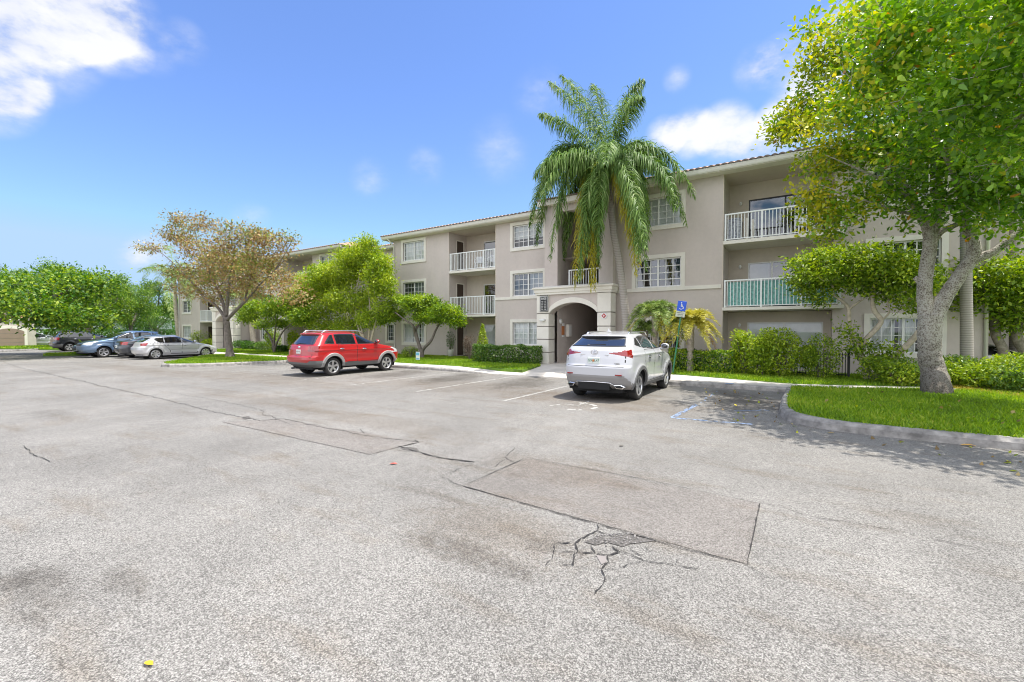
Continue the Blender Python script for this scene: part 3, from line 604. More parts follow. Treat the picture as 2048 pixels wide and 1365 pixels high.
def wall(b, x0, x1, Y, z0, z1, holes=(), rev=.18, mi=0, back=None):
    xs = sorted({x0, x1, *[h[0] for h in holes], *[h[1] for h in holes]}); zs = sorted({z0, z1, *[h[2] for h in holes], *[h[3] for h in holes]})
    for i in range(len(xs)-1):
        for j in range(len(zs)-1):
            cx, cz = (xs[i]+xs[i+1])/2, (zs[j]+zs[j+1])/2
            if any(h[0] < cx < h[1] and h[2] < cz < h[3] for h in holes): continue
            b.quad((xs[i], Y, zs[j]), (xs[i+1], Y, zs[j]), (xs[i+1], Y, zs[j+1]), (xs[i], Y, zs[j+1]), mi)
    for a, c, d, e in holes:
        r = Y+rev
        b.quad((a, Y, d), (a, Y, e), (a, r, e), (a, r, d), mi); b.quad((c, Y, e), (c, Y, d), (c, r, d), (c, r, e), mi)
        b.quad((a, Y, e), (c, Y, e), (c, r, e), (a, r, e), mi); b.quad((c, Y, d), (a, Y, d), (a, r, d), (c, r, d), mi)
def window(par, org, x0, x1, z0, z1, Y, style='blind', grid=(3, 4), tw=.17, trim=True, band=True, seed=0):
    """outer trim box given; the glazed unit sits inside it, set back from the wall face"""
    a, c, d, e = x0+tw, x1-tw, z0+tw, z1-tw
    b = MB(); f = .055; y0 = Y+.06; y1 = Y+.12
    b.box(a, c, y0, y1, e-f, e); b.box(a, c, y0-.03, y1, d, d+f); b.box(a, a+f, y0, y1, d+f, e-f); b.box(c-f, c, y0, y1, d+f, e-f)
    mx = (a+c)/2; b.box(mx-.035, mx+.035, y0-.015, y1, d+f, e-f)
    fr = b.build('window', M['white'], par, org)
    b = MB(); g = .012 if style != 'grid' else .017
    for (p, q) in ((a+f, mx-.035), (mx+.035, c-f)):
        for i in range(1, grid[0]): x = p+(q-p)*i/grid[0]; b.box(x-g, x+g, y0+.018, y0+.03, d+f, e-f)
        for j in range(1, grid[1]): z = d+f+(e-d-2*f)*j/grid[1]; b.box(p, q, y0+.012, y0+.024, z-g, z+g)
    b.build('muntin', M['white'], fr, org)
    b = MB(); b.quad((a+f, y0+.035, d+f), (c-f, y0+.035, d+f), (c-f, y0+.035, e-f), (a+f, y0+.035, e-f)); b.build('pane', M['glass' if style in ('blind', 'half', 'drape') else 'glass_dark'], fr, org)
    # what hangs behind the glass
    r = random.Random(seed); b = MB(); yb = y1+.06
    def slats(p, q, z0_, z1_, mi=0, w=.085):
        x = p; k = 0
        while x < q:
            t = r.uniform(.25, .5); x2 = min(x+w, q); b.quad((x, yb+.03*t, z0_), (x2, yb-.03*t+.02, z0_), (x2, yb-.03*t+.02, z1_), (x, yb+.03*t, z1_), mi); x += w*.97; k += 1
    def drape(p, q, mi=0):
        n = 26; pts = [(p+(q-p)*i/n, yb+.025*math.sin(i*1.9+r.random())) for i in range(n+1)]
        for i in range(n): b.quad((*pts[i], d), (*pts[i+1], d), (*pts[i+1], e), (*pts[i], e), mi)
    if style == 'blind': slats(a, c, d, e)
    elif style == 'half':
        zz = d+(e-d)*.40; z = zz
        while z < e: b.quad((a, yb, z), (c, yb, z), (c, yb+.018, z+.045), (a, yb+.018, z+.045)); z += .047
    elif style == 'mixed': slats(mx, c, d, e); drape(a, a+(mx-a)*.8, 1)
    elif style == 'drape': drape(a, a+(c-a)*.38); drape(a+(c-a)*.44, c-(c-a)*.32); drape(c-(c-a)*.25, c)
    elif style == 'grid': drape(a, a+(c-a)*.16, 2); drape(a+(c-a)*.36, a+(c-a)*.52, 2); drape(c-(c-a)*.12, c, 2)
    b.build('curtain', [M['curtain'], M['curtain_grey'], M['curtain_blue']], fr, org)
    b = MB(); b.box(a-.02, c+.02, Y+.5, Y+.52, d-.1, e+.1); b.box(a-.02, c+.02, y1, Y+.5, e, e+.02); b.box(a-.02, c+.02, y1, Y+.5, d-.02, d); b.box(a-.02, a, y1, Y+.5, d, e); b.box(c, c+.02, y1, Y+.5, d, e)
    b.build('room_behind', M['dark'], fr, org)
    if trim:
        b = MB(); p = Y-.05
        b.box(x0, x1, p, Y+.02, e, z1); b.box(x0, x1, p-.003, Y+.02, z0, d); b.box(x0, a, p, Y+.02, d, e); b.box(c, x1, p, Y+.02, d, e)
        b.build('window_trim', M['trim'], fr, org)
    return (a, c, d, e)
def railing(par, org, x0, x1, Y, z0, z1, side=None, step=.118, post=11):
    b = MB(); b.box(x0, x1, Y-.03, Y+.03, z1-.05, z1); b.box(x0, x1, Y-.018, Y+.018, z0+.04, z0+.075)
    n = max(2, int((x1-x0)/step))
    for i in range(n+1):
        x = x0+(x1-x0)*i/n; big = i % post == 0 or i == n; w = .03 if big else .0125
        x = min(max(x, x0+w), x1-w); b.box(x-w, x+w, Y-w, Y+w, z0 if big else z0+.075, z1-.05)
    if side is not None:
        xs, Y2 = side; b.box(xs-.03, xs+.03, Y+.031, Y2, z1-.05, z1); b.box(xs-.018, xs+.018, Y+.031, Y2, z0+.04, z0+.075)
        m = int((Y2-Y)/step)
        for i in range(1, m): y = Y+(Y2-Y)*i/m; b.box(xs-.0125, xs+.0125, y-.0125, y+.0125, z0+.075, z1-.05)
    b.build('railing', M['rail'], par, org)
def slider(par, org, x0, x1, z0, z1, Y, leaves=2, style='mixed', seed=0, black=False):
    b = MB(); f = .05; b.box(x0, x1, Y-.03, Y+.04, z1-f, z1); b.box(x0, x0+f, Y-.03, Y+.04, z0, z1-f); b.box(x1-f, x1, Y-.03, Y+.04, z0, z1-f); b.box(x0+f, x1-f, Y-.02, Y+.04, z0, z0+f*.8)
    for i in range(1, leaves): x = x0+(x1-x0)*i/leaves; b.box(x-.03, x+.03, Y-.025, Y+.035, z0+f*.8, z1-f)
    fr = b.build('patio_door', M['car_trim'] if black else M['white'], par, org)
    b = MB(); b.quad((x0+f, Y+.01, z0+f), (x1-f, Y+.01, z0+f), (x1-f, Y+.01, z1-f), (x0+f, Y+.01, z1-f)); b.build('pane', M['glass_dark' if style != 'blind' else 'glass'], fr, org)
    r = random.Random(seed); b = MB(); yb = Y+.12
    rngs = {'blind': [(x0, x1)], 'mixed': [((x0+x1)/2, x1)], 'left': [(x0, x0+(x1-x0)*.3)], 'dark': [], 'pale': [(x0, x0+(x1-x0)*.25)]}[style]
    b.box(x0-.05, x1+.05, Y+.6, Y+.62, z0-.05, z1+.05, 1); b.box(x0-.05, x1+.05, Y+.05, Y+.6, z1, z1+.02, 1); b.box(x0-.05, x0-.03, Y+.05, Y+.6, z0, z1, 1); b.box(x1+.03, x1+.05, Y+.05, Y+.6, z0, z1, 1)
    for p, q in rngs:
        x = p
        while x < q: b.quad((x, yb+.02, z0), (min(x+.09, q), yb, z0), (min(x+.09, q), yb, z1), (x, yb+.02, z1), 0); x += .088
    b.build('curtain', [M['curtain'], M['dark']], fr, org)
def lamp_small(par, org, x, y, z):
    b = MB(); b.lathe([(0, -.005), (.055, -.005), (.055, .02), (.03, .03)], (x, y-.02, z), 14, 'y'); b.ell((x, y-.1, z-.03), (.06, .06, .085), 12, 8, 1)
    b.build('wall_lamp', [M['trim'], M['sign_white']], par, org, True)
def tile_strip(b, x0, x1, Y, z, yb, zb, xb0, xb1, step=.24):
    """front roof slope as a corrugated sheet, barrel tiles with dark open ends at the eave"""
    n = max(2, int((x1-x0)/step)); m = 6; cols = n*m
    for i in range(cols+1):
        t = i/cols; h = abs(math.sin(math.pi*i/m))*.055
        b.v.append((x0+(x1-x0)*t, Y, z+h)); b.v.append((xb0+(xb1-xb0)*t, yb, zb+h*.6)); b.v.append((x0+(x1-x0)*t, Y, z-.012))
    k0 = len(b.v)-3*(cols+1)
    for i in range(cols):
        k = k0+3*i; b.f.append((k, k+3, k+4, k+1)); b.m.append(0); b.f.append((k+2, k+5, k+3, k)); b.m.append(1)
def gutter(b, x0, x1, Y, z):        # K-profile gutter and fascia, top at z
    pf = [(0, 0), (-.02, 0), (-.02, -.02), (-.006, -.05), (.02, -.12), (.05, -.165), (.16, -.165), (.16, 0)]
    n = len(pf); vs = [(x0, Y+a, z+c) for a, c in pf]+[(x1, Y+a, z+c) for a, c in pf]
    b.add(vs, [(i, (i+1) % n, n+(i+1) % n, n+i) for i in range(n)]+[tuple(range(n)), tuple(range(2*n-1, n-1, -1))])

def apartment_building(xo, yl, yr, yd, zl, zr, label, full):
    """xo: shift along the street from the near building; yl, yr, yd wall planes; zl, zr eave heights"""
    org = (xo-9, 19, .1); R_ = thing('apartment_building', org, label, 'building')
    g = .05; H3 = 5.24; H3t = 5.378; H2 = 2.553; H2t = 2.675
    X = lambda x: x+xo
    sofL, sofR = zl-.02, zr-.02; Db = 1.75
    b = MB()
    WA = [(X(-22.52), X(-20.27))]; WB = (X(-13.8), X(-11.52)); WC = (X(-6.52), X(-4.22)); WD = (X(1.9), X(4.12))
    lv = [(.77, 2.36), (3.475, 5.08), (6.158, 7.74)]
    tw = .17
    ins = lambda w, l: (w[0]+tw, w[1]-tw, l[0]+tw, l[1]-tw)
    # front walls
    wall(b, X(-23.28), X(-18.35), yl, 0, sofL, [ins(WA[0], l) for l in lv]); b.build('wall', M['stucco'], R_, org); b = MB(); wall(b, X(-14.82), X(-10.9), yl, 0, sofL, [ins(WB, l) for l in lv]); b.build('wall', M['stucco'], R_, org); b = MB()
    wall(b, X(-7.3), X(-2.76), yr, 0, sofR, [ins(WC, l) for l in lv]); b.build('wall', M['stucco'], R_, org); b = MB(); wall(b, X(.95), X(5.13), yd, 0, sofR, [ins(WD, l) for l in lv]); b.build('wall', M['stucco'], R_, org); b = MB()
    # end walls and back, rough box
    b.quad((X(-23.28), yl, 0), (X(-23.28), yl, sofL), (X(-23.28), yl+12, sofL), (X(-23.28), yl+12, 0)); b.quad((X(5.13), yd, 0), (X(5.13), yd+12, 0), (X(5.13), yd+12, sofR), (X(5.13), yd, sofR))
    b.quad((X(-23.28), yl+12, 0), (X(-23.28), yl+12, sofL), (X(5.13), yl+12, sofR), (X(5.13), yl+12, 0))
    b.build('rear_wall', M['stucco'], R_, org)
    for x0, x1, Y, sof in ((-18.35, -14.82, yl, sofL), (-2.76, .95, yr, sofR)):
        b = MB(); x0, x1 = X(x0), X(x1); yb = Y+Db; y1 = Y if x0 < X(-10) else yd
        dr = [(Y+.75, Y+1.42, zf, zf+2.0) for zf in (.16, H2t+.02, H3t+.02)] if x0 < X(-10) else []
        ys = sorted({Y, yb, *[q for d in dr for q in d[:2]]}); zs = sorted({0, sof, *[q for d in dr for q in d[2:]]})
        for i in range(len(ys)-1):
            for j in range(len(zs)-1):
                cy, cz = (ys[i]+ys[i+1])/2, (zs[j]+zs[j+1])/2
                if any(d[0] < cy < d[1] and d[2] < cz < d[3] for d in dr): continue
                b.quad((x0, ys[i], zs[j]), (x0, ys[i], zs[j+1]), (x0, ys[i+1], zs[j+1]), (x0, ys[i+1], zs[j]))
        b.quad((x1, y1, 0), (x1, yb, 0), (x1, yb, sof), (x1, y1, sof)); b.build('recess_side', M['stucco'], R_, org)
    # recess back walls with the patio door openings
    b = MB(); doors = []
    for k, (zf, zc) in enumerate(((.14, H2), (H2t, H3), (H3t, sofL))):
        o = (X(-17.0), X(-15.0), zf, zf+1.98); doors.append((o, yl+Db)); wall(b, X(-18.35), X(-14.82), yl+Db, zf-.14, zc, [o], .1)
    b.build('recess_wall', M['stucco_recess'], R_, org); b = MB()
    for k, (zf, zc) in enumerate(((.14, H2), (H2t, H3), (H3t, sofR))):
        o = (X(-2.0), X(.70), zf, zf+(1.98 if k else 1.95)); doors.append((o, yr+Db)); wall(b, X(-2.76), X(.95), yr+Db, zf-.14, zc, [o], .1)
    b.build('recess_wall', M['stucco_recess'], R_, org)
    sty = ['blind', 'mixed', 'mixed', 'blind', 'left', 'dark']
    for i, ((x0, x1, z0, z1), Y) in enumerate(doors): slider(R_, org, x0, x1, z0, z1, Y+.05, 2 if i < 3 or i == 5 else 3 if i == 4 else 2, sty[i], i, i == 5)
    # ceilings of the recesses, balcony slabs
    b = MB()
    c1, c2 = sofL-.006, sofR-.006; b.quad((X(-18.35), yl, c1), (X(-18.35), yl+Db, c1), (X(-14.82), yl+Db, c1), (X(-14.82), yl, c1)); b.build('recess_ceiling', M['stucco_recess'], R_, org); b = MB(); b.quad((X(-2.76), yr, c2), (X(-2.76), yr+Db, c2), (X(.95), yr+Db, c2), (X(.95), yr, c2))
    b.build('recess_ceiling', M['stucco_recess'], R_, org)
    for z0, z1 in ((H2, H2t), (H3, H3t)):
        b = MB(); b.rbox(X(-18.348), X(-14.823), yl-.04, yl+Db-.003, z0, z1, .012); b.build('balcony_slab', M['trim'], R_, org)
        b = MB(); b.box(X(-2.758), X(.947), yr-.05, yr+Db-.003, z0, z1); b.box(X(.947), X(1.24), yr-.05, yd-.003, z0, z1); b.build('balcony_slab', M['trim'], R_, org)
    for z1, zt in ((H2t, 3.785), (H3t, 6.464)):
        railing(R_, org, X(-18.3), X(-14.86), yl+.04, z1, zt); railing(R_, org, X(-2.70), X(1.16), yr+.0, z1, zt, (X(1.13), yd-.01))
    for zf in (.16, H2t+.02, H3t+.02):                  # entry doors on the side wall of the left recess
        b = MB(); b.box(X(-18.43), X(-18.37), yl+.76, yl+1.41, zf, zf+1.99); b.box(X(-18.45), X(-18.34), yl+.70, yl+.755, zf, zf+2.06, 1); b.box(X(-18.45), X(-18.34), yl+1.415, yl+1.47, zf, zf+2.06, 1); b.box(X(-18.45), X(-18.34), yl+.755, yl+1.415, zf+1.995, zf+2.06, 1)
        d = b.build('door', [M['door_dark'], M['trim']], R_, org); b = MB(); b.ell((X(-18.35), yl+1.33, zf+1.0), (.03, .03, .03)); b.build('door_knob', M['chrome'], d, org, True)
    lamp_small(R_, org, X(-2.3), yr+Db, 7.25); lamp_small(R_, org, X(-2.3), yr+Db, 4.53); lamp_small(R_, org, X(-2.3), yr+Db, 2.0)
    # windows
    st = [('drape', 'mixed', 'blind'), ('blind', 'mixed', 'half'), ('half', 'grid', 'blind'), ('drape', 'grid', 'grid')]
    for w, Y, s in ((WA[0], yl, st[0]), (WB, yl, st[1]), (WC, yr, st[2]), (WD, yd, st[3])):
        for i, l in enumerate(lv): window(R_, org, w[0], w[1], l[0], l[1], Y, s[i], seed=i+int(w[0]*7) % 97)
    for x0, x1, Y in ((-14.82, -13.8, yl), (-11.52, -11.0, yl), (-7.25, -6.52, yr), (-4.22, -2.80, yr), (1.26, 1.9, yd), (4.12, 5.13, yd)): b = MB(); b.box(X(x0), X(x1), Y-.05, Y+.01, 3.475, 3.63); b.build('string_course', M['trim'], R_, org)
    for x, Y, s in ((-18.35, yl, sofL), (-14.82, yl, sofL), (-2.76, yr, sofR)): b = MB(); b.box(X(x)-.02, X(x)+.02, Y-.006, Y+.01, .1, s-.01); b.build('corner_bead', M['stucco_recess'], R_, org)
    # stair tower behind the arch, open loggia above it
    yt = 19.62+(yl-21); tx = [X(-10.85), X(-10.13), X(-7.95), X(-7.28)]; top = zl+.05
    b = MB(); hole = (tx[1], tx[2], 3.9, top-.35); wall(b, tx[0], tx[3], yt, 3.5, top, [hole], .45)
    b.quad((tx[3], yt, 0), (tx[3], yr+.02, 0), (tx[3], yr+.02, top), (tx[3], yt, top)); b.quad((tx[0], yt, 0), (tx[0], yt, top), (tx[0], yl+.02, top), (tx[0], yl+.02, 0))
    # corridor walls and ceiling
    b.quad((X(-10.14), yt, 0), (X(-10.14), yt+7, 0), (X(-10.14), yt+7, top), (X(-10.14), yt, top)); b.quad((X(-7.6), yt, 0), (X(-7.6), yt, top), (X(-7.6), yt+7, top), (X(-7.6), yt+7, 0))
    b.quad((X(-10.13), yt, 3.5), (X(-7.6), yt, 3.5), (X(-7.6), yt+7, 3.5), (X(-10.13), yt+7, 3.5)); b.quad((X(-10.13), yt+7, 0), (X(-7.6), yt+7, 0), (X(-7.6), yt+7, top), (X(-10.13), yt+7, top))
    b.quad((X(-10.13), yt+.4, top-.1), (X(-10.13), yt+7, top-.1), (X(-7.6), yt+7, top-.1), (X(-7.6), yt+.4, top-.1)); b.quad((X(-10.13), yt+.5, 5.35), (X(-10.13), yt+5, 5.35), (X(-7.6), yt+5, 5.35), (X(-7.6), yt+.5, 5.35))
    b.build('stair_tower', M['stucco'], R_, org)
    railing(R_, org, tx[1]+.45, tx[2]-.02, yt+.35, 3.9, 4.72, step=.13, post=50)
    b = MB()                                            # flight of stairs inside
    for i in range(11): b.box(X(-8.9), X(-7.62), yt+1.2+i*.28, yt+1.5+i*.28, .12+i*.17, .30+i*.17)
    stc = b.build('staircase', M['walk'], R_, org)
    b = MB(); b.prism([(yt+1.0, .15), (yt+1.0, .45), (yt+4.4, 2.6), (yt+4.4, 2.2)], X(-8.98), X(-8.905), 'yz'); b.build('stringer', M['trim'], stc, org)
    # portico: two banded pillars, arch, entablature
    yp = 19.0+(yl-21); pl = [(X(-10.95), X(-10.28)), (X(-7.79), X(-7.15))]
    for x0, x1 in pl:
        b = MB(); zz = [.05, .67, 1.30, 1.93, 2.56, 3.46]
        for i in range(len(zz)-1): b.rbox(x0, x1, yp, yt+.02, zz[i]+(.02 if i else 0), zz[i+1]-.02, .012)
        b.box(x0+.025, x1-.025, yp+.025, yt, .05, 3.45, 1); b.build('pillar', [M['trim'], M['groove']], R_, org)
    ax0, ax1 = X(-10.28), X(-7.79); cz = 2.55; rise = .50; n = 24; pts = []; pto = []
    for i in range(n+1):
        t = i/n; x = ax0+(ax1-ax0)*t; hh = rise*(1-(2*t-1)**2)**.8 if 0 < t < 1 else 0; pts.append((x, cz+hh)); pto.append((x, cz+hh+.24))
    b = MB(); ya, yb2 = yp+.03, yt-.02
    for i in range(n):                                  # spandrel wall above the arch
        b.quad((pts[i][0], ya+.03, pts[i][1]), (pts[i+1][0], ya+.03, pts[i+1][1]), (pts[i+1][0], ya+.03, 3.46), (pts[i][0], ya+.03, 3.46)); b.quad((pts[i][0], ya, pts[i][1]), (pts[i][0], yb2, pts[i][1]), (pts[i+1][0], yb2, pts[i+1][1]), (pts[i+1][0], ya, pts[i+1][1]))
        b.quad((pts[i][0], yb2, pts[i][1]), (pts[i][0], yb2, 3.46), (pts[i+1][0], yb2, 3.46), (pts[i+1][0], yb2, pts[i+1][1]))
    b.build('arch_wall', M['stucco'], R_, org)
    b = MB()
    for i in range(n):
        p, q, p2, q2 = pts[i], pts[i+1], pto[i], pto[i+1]
        b.quad((p[0], ya-.03, p[1]), (q[0], ya-.03, q[1]), (q2[0], ya-.03, q2[1]), (p2[0], ya-.03, p2[1])); b.quad((p2[0], ya-.03, p2[1]), (q2[0], ya-.03, q2[1]), (q2[0], ya+.03, q2[1]), (p2[0], ya+.03, p2[1])); b.quad((p[0], ya-.03, p[1]-.001), (p[0], ya+.1, p[1]-.001), (q[0], ya+.1, q[1]-.001), (q[0], ya-.03, q[1]-.001))
    b.build('arch_band', M['trim'], R_, org)
    b = MB(); e = [(.0, 3.46), (.05, 3.46), (.05, 3.54), (.09, 3.57), (.09, 3.70), (.17, 3.74), (.17, 3.80), (.02, 3.86), (-.5, 3.93)]
    vs = []
    for o, z in e: vs += [(X(-10.95)-o, yt+.02, z), (X(-10.95)-o, yp-o, z), (X(-7.15)+o, yp-o, z), (X(-7.15)+o, yt+.02, z)]
    fs = [(i*4+k, i*4+k+1, i*4+4+k+1, i*4+4+k) for i in range(len(e)-1) for k in range(3)]; k = (len(e)-1)*4; fs += [(k, k+1, k+2, k+3), (0, 1, 2, 3)]
    b.add(vs, fs); b.build('entablature', M['trim'], R_, org)
    # roofs
    ry = yl+5; b = MB(); oh = .6
    def hip(x0, x1, Y, z, up, run, mi=0):
        tile_strip(b, x0, x1, Y, z, Y+run, z+up, x0+run, x1-run)
        k = len(b.v); b.v += [(x0, Y, z), (x0+run, Y+run, z+up), (x0+run, Y+run*1.4, z+up), (x0, Y+run*2.4, z), (x1, Y, z), (x1-run, Y+run, z+up), (x1-run, Y+run*1.4, z+up), (x1, Y+run*2.4, z)]
        b.f += [(k, k+1, k+2, k+3), (k+4, k+7, k+6, k+5), (k+1, k+5, k+6, k+2), (k+3, k+2, k+6, k+7)]; b.m += [0, 0, 0, 0]
    hip(X(-23.9), X(-10.5), yl-oh-.05, zl+.19, 1.55, 5.2); b.build('roof', [M['tile'], M['tile_dark']], R_, org); b = MB(); hip(X(-7.9), X(5.75), yr-oh-.05, zr+.19, 1.55, 5.2); b.build('roof', [M['tile'], M['tile_dark']], R_, org); b = MB(); hip(X(-11.15), X(-6.95), yt-.35, top+.25, .62, 1.8)
    b.build('roof', [M['tile'], M['tile_dark']], R_, org)
    b = MB(); gutter(b, X(-23.85), X(-11.1), yl-oh, zl+.17); b.build('gutter', M['gutter'], R_, org); b = MB(); gutter(b, X(-6.95), X(5.7), yr-oh, zr+.17); b.build('gutter', M['gutter'], R_, org)
    b = MB(); b.box(X(-23.85), X(-11.0), yl-oh+.1, yl+.0, zl-.02, zl+.02); b.build('soffit', M['trim'], R_, org); b = MB(); b.box(X(-7.0), X(5.7), yr-oh+.1, yd+.0, zr-.02, zr+.02); b.build('soffit', M['trim'], R_, org); b = MB(); b.box(X(-23.9), X(-23.28), yl, yl+12, zl-.02, zl+.16); b.build('soffit', M['trim'], R_, org); b = MB(); b.box(X(5.13), X(5.72), yd, yd+12, zr-.02, zr+.16); b.build('soffit', M['trim'], R_, org); b = MB()
    b.box(tx[0]-.25, tx[3]+.25, yt-.3, yt+2, top-.01, top+.24)
    b.build('soffit', M['trim'], R_, org)
    b = MB(); b.tube([(X(-23.3), yl-.5, zl+.02), (X(-23.22), yl-.3, zl-.25), (X(-23.2), yl-.06, zl-.45), (X(-23.2), yl-.06, .3), (X(-23.15), yl-.15, .2)], .048, 8); b.build('downspout', M['gutter'], R_, org, True)
    b = MB(); b.tube([(X(5.1), yd-.5, zr+.02), (X(5.05), yd-.3, zr-.25), (X(5.05), yd-.06, zr-.45), (X(5.05), yd-.06, .3)], .048, 8); b.build('downspout', M['gutter'], R_, org, True)
    return R_
near_b = apartment_building(0, 21.0, 20.0, 20.8, 7.84, 8.10, 'near three-storey taupe stucco apartment block with arched entrance and balconies', True)
apartment_building(-34.0, 21.0, 21.0, 21.3, 7.84, 7.84, 'farther taupe apartment block half hidden behind trees left of the near one', False)
# set back wings between and beyond the blocks
def wing(x0, x1, Y, z, wins, label):
    org = (x0, Y, .1); R_ = thing('building_wing', org, label, 'building')
    b = MB(); tw = .17; lv = [(.77, 2.36), (3.475, 5.08), (5.95, 7.3)]
    wall(b, x0, x1, Y, 0, z, [(a+tw, c+-tw, l[0]+tw, l[1]-tw) for a, c in wins for l in lv]); b.build('wall', M['stucco'], R_, org)
    for i, (a, c) in enumerate(wins):
        for j, l in enumerate(lv): window(R_, org, a, c, l[0], l[1], Y, ('mixed', 'grid', 'half')[(i+j) % 3], seed=i*5+j)
    b = MB(); tile_strip(b, x0-.2, x1+.2, Y-.65, z+.19, Y+4, z+1.4, x0, x1); b.build('roof', [M['tile_light'], M['tile_dark']], R_, org)
    b = MB(); gutter(b, x0, x1, Y-.6, z+.17); b.box(x0, x1, Y-.5, Y, z-.02, z+.02); b.build('gutter', M['gutter'], R_, org)
wing(-28.8, -23.4, 22.9, 7.75, [(-26.3, -24.4)], 'recessed wing with orange roof edge joining the two taupe blocks')
wing(5.2, 14, 24.2, 7.9, [(8, 10)], 'recessed wing of the taupe block beyond its right corner')

# ------------------------------------------------------------------ things on the building
o_ = at(1088, 608, 18.97); t = thing('address_sign', o_, 'black address board with white numbers on the left entrance pillar', 'sign')
org = tuple(o_); w2, h2 = .225, .385
b = MB(); b.rbox(o_.x-w2, o_.x+w2, 18.94, 18.985, o_.z-h2, o_.z+h2, .01); b.build('board', M['fence'], t, org)
b = MB()
for x0, x1, z0, z1 in ((-w2+.02, w2-.02, h2-.04, h2-.02), (-w2+.02, w2-.02, -h2+.02, -h2+.04), (-w2+.02, -w2+.04, -h2+.04, h2-.04), (w2-.04, w2-.02, -h2+.04, h2-.04)): b.box(o_.x+x0, o_.x+x1, 18.933, 18.939, o_.z+z0, o_.z+z1)
b.build('border_line', M['sign_white'], t, org)
def face(x, y, z): return Matrix.Translation((x, y, z)) @ FRONT
text_bm('3005', .155, M['sign_white'], t, 'number', face(o_.x, 18.936, o_.z+.24), org)
for i, s in enumerate(('101 - 102', '103 - 104', '201 - 202', '203 - 204', '301 - 302', '303 - 304')): text_bm(s, .07, M['sign_white'], t, 'number', face(o_.x, 18.936, o_.z+.11-i*.078), org)
p = at(1086, 641, 18.98); b = MB(); b.rbox(p.x-.14, p.x+.14, 18.86, 18.995, p.z-.0, p.z+.055, .012); b.prism([(p.x-.12, p.z), (p.x-.08, p.z-.05), (p.x+.08, p.z-.05), (p.x+.12, p.z)], 18.88, 18.99)
tag(b.build('wall_light', M['sign_white'], origin=tuple(p)), 'small white wall light on the left entrance pillar below the address board', 'light')
p = at(1208, 632, 18.98); t = thing('hydrant_marker', p, 'round white sign with a red diamond on the right entrance pillar', 'sign'); org = tuple(p)
b = MB(); b.lathe([(0, -.012), (.135, -.012), (.135, .01)], (p.x, 18.98, p.z), 28, 'y'); b.build('disc', M['sign_white'], t, org)
b = MB(); s = .115; b.prism([(p.x-s, p.z), (p.x, p.z-s), (p.x+s, p.z), (p.x, p.z+s)], 18.955, 18.966); d = b.build('diamond', M['red'], t, org)
b = MB(); b.box(p.x-.05, p.x+.05, 18.948, 18.954, p.z-.012, p.z+.012, M=None); b.box(p.x-.012, p.x+.012, 18.9465, 18.953, p.z-.05, p.z+.05); b.build('cross', M['sign_white'], d, org)
# bell, extinguisher cabinet on the corridor wall
p = Vector((-10.13, 19.98, 2.2)); b = MB(); b.lathe([(0, .07), (.09, .07), (.13, .05), (.14, 0)], tuple(p), 20, 'x'); b.lathe([(.02, .09), (.05, .085), (.05, .07)], tuple(p), 12, 'x', 1)
tag(b.build('alarm_bell', [M['sign_white'], M['trim']], origin=tuple(p), smooth=False), 'round white alarm bell high on the wall inside the arch', 'bell')
p = Vector((-10.125, 20.55, 1.75)); t = thing('extinguisher_cabinet', p, 'grey and white fire extinguisher cabinet on the wall inside the arch', 'cabinet'); org = tuple(p)
b = MB(); b.rbox(-10.128, -9.98, 20.6, 20.95, 1.42, 2.05, .01); b.build('case', M['trim'], t, org); b = MB(); b.box(-9.982, -9.97, 20.64, 20.91, 1.48, 1.99); b.build('window', M['sign_white'], t, org)
p = Vector((-10.125, 20.2, 1.8)); b = MB(); b.box(-10.128, -10.10, 20.1, 20.36, 1.52, 1.95, 0); b.box(-10.128, -10.098, 20.12, 20.34, 1.40, 1.50, 1); b.box(-10.128, -10.07, 20.16, 20.3, 1.97, 2.1, 1)
tag(b.build('fire_notice', [M['orange'], M['sign_white']], origin=tuple(p)), 'orange and white notice between the bell and the extinguisher cabinet', 'sign')
# balcony things
def chair(x, y, z, rz, label, grp):
    t = thing('plastic_chair', (x, y, z), label, 'chair', grp, rz)
    b = MB(); b.rbox(-.24, .24, -.22, .24, .40, .43, .012); b.build('seat', M['plastic'], t)
    b = MB(); b.box(-.23, .23, .235, .265, .45, .86); b.build('backrest', M['plastic'], t)
    for sx in (-1, 1):
        for sy in (-1, 1): b = MB(); b.tube([(sx*.21, sy*.2, .41), (sx*.25, sy*.24, 0)], .02, 6); b.build('leg', M['plastic'], t)
        b = MB(); b.tube([(sx*.26, -.2, .42), (sx*.27, -.2, .64), (sx*.27, .24, .66)], .02, 6); b.build('armrest', M['plastic'], t)
chair(-16.4, 21.55, 5.38, .5, 'white plastic chair on the left third-floor balcony, nearer the door', 'white balcony chairs'); chair(-15.7, 21.5, 5.38, -.4, 'white plastic chair on the left third-floor balcony, right of the other', 'white balcony chairs')
chair(.0, 20.6, 5.38, .3, 'white plastic chair on the right third-floor balcony behind the railing', 'white balcony chairs')
b = MB(); b.rbox(-2.65, -2.12, 20.25, 20.75, 5.42, 6.28, .06); b.ell((-2.38, 20.5, 6.28), (.27, .25, .1)); tag(b.build('covered_grill', M['grill'], origin=(-2.4, 20.5, 5.38)), 'grill under a pale patterned cover on the right third-floor balcony', 'grill')
b = MB(); b.box(-1.98, -1.88, 20.4, 20.5, 5.4, 6.3); b.box(-1.78, -1.7, 20.5, 20.58, 5.4, 6.25); tag(b.build('folded_table', M['trim'], origin=(-1.9, 20.5, 5.38)), 'folded pale table standing beside the covered grill', 'table')
b = MB(); n = 60
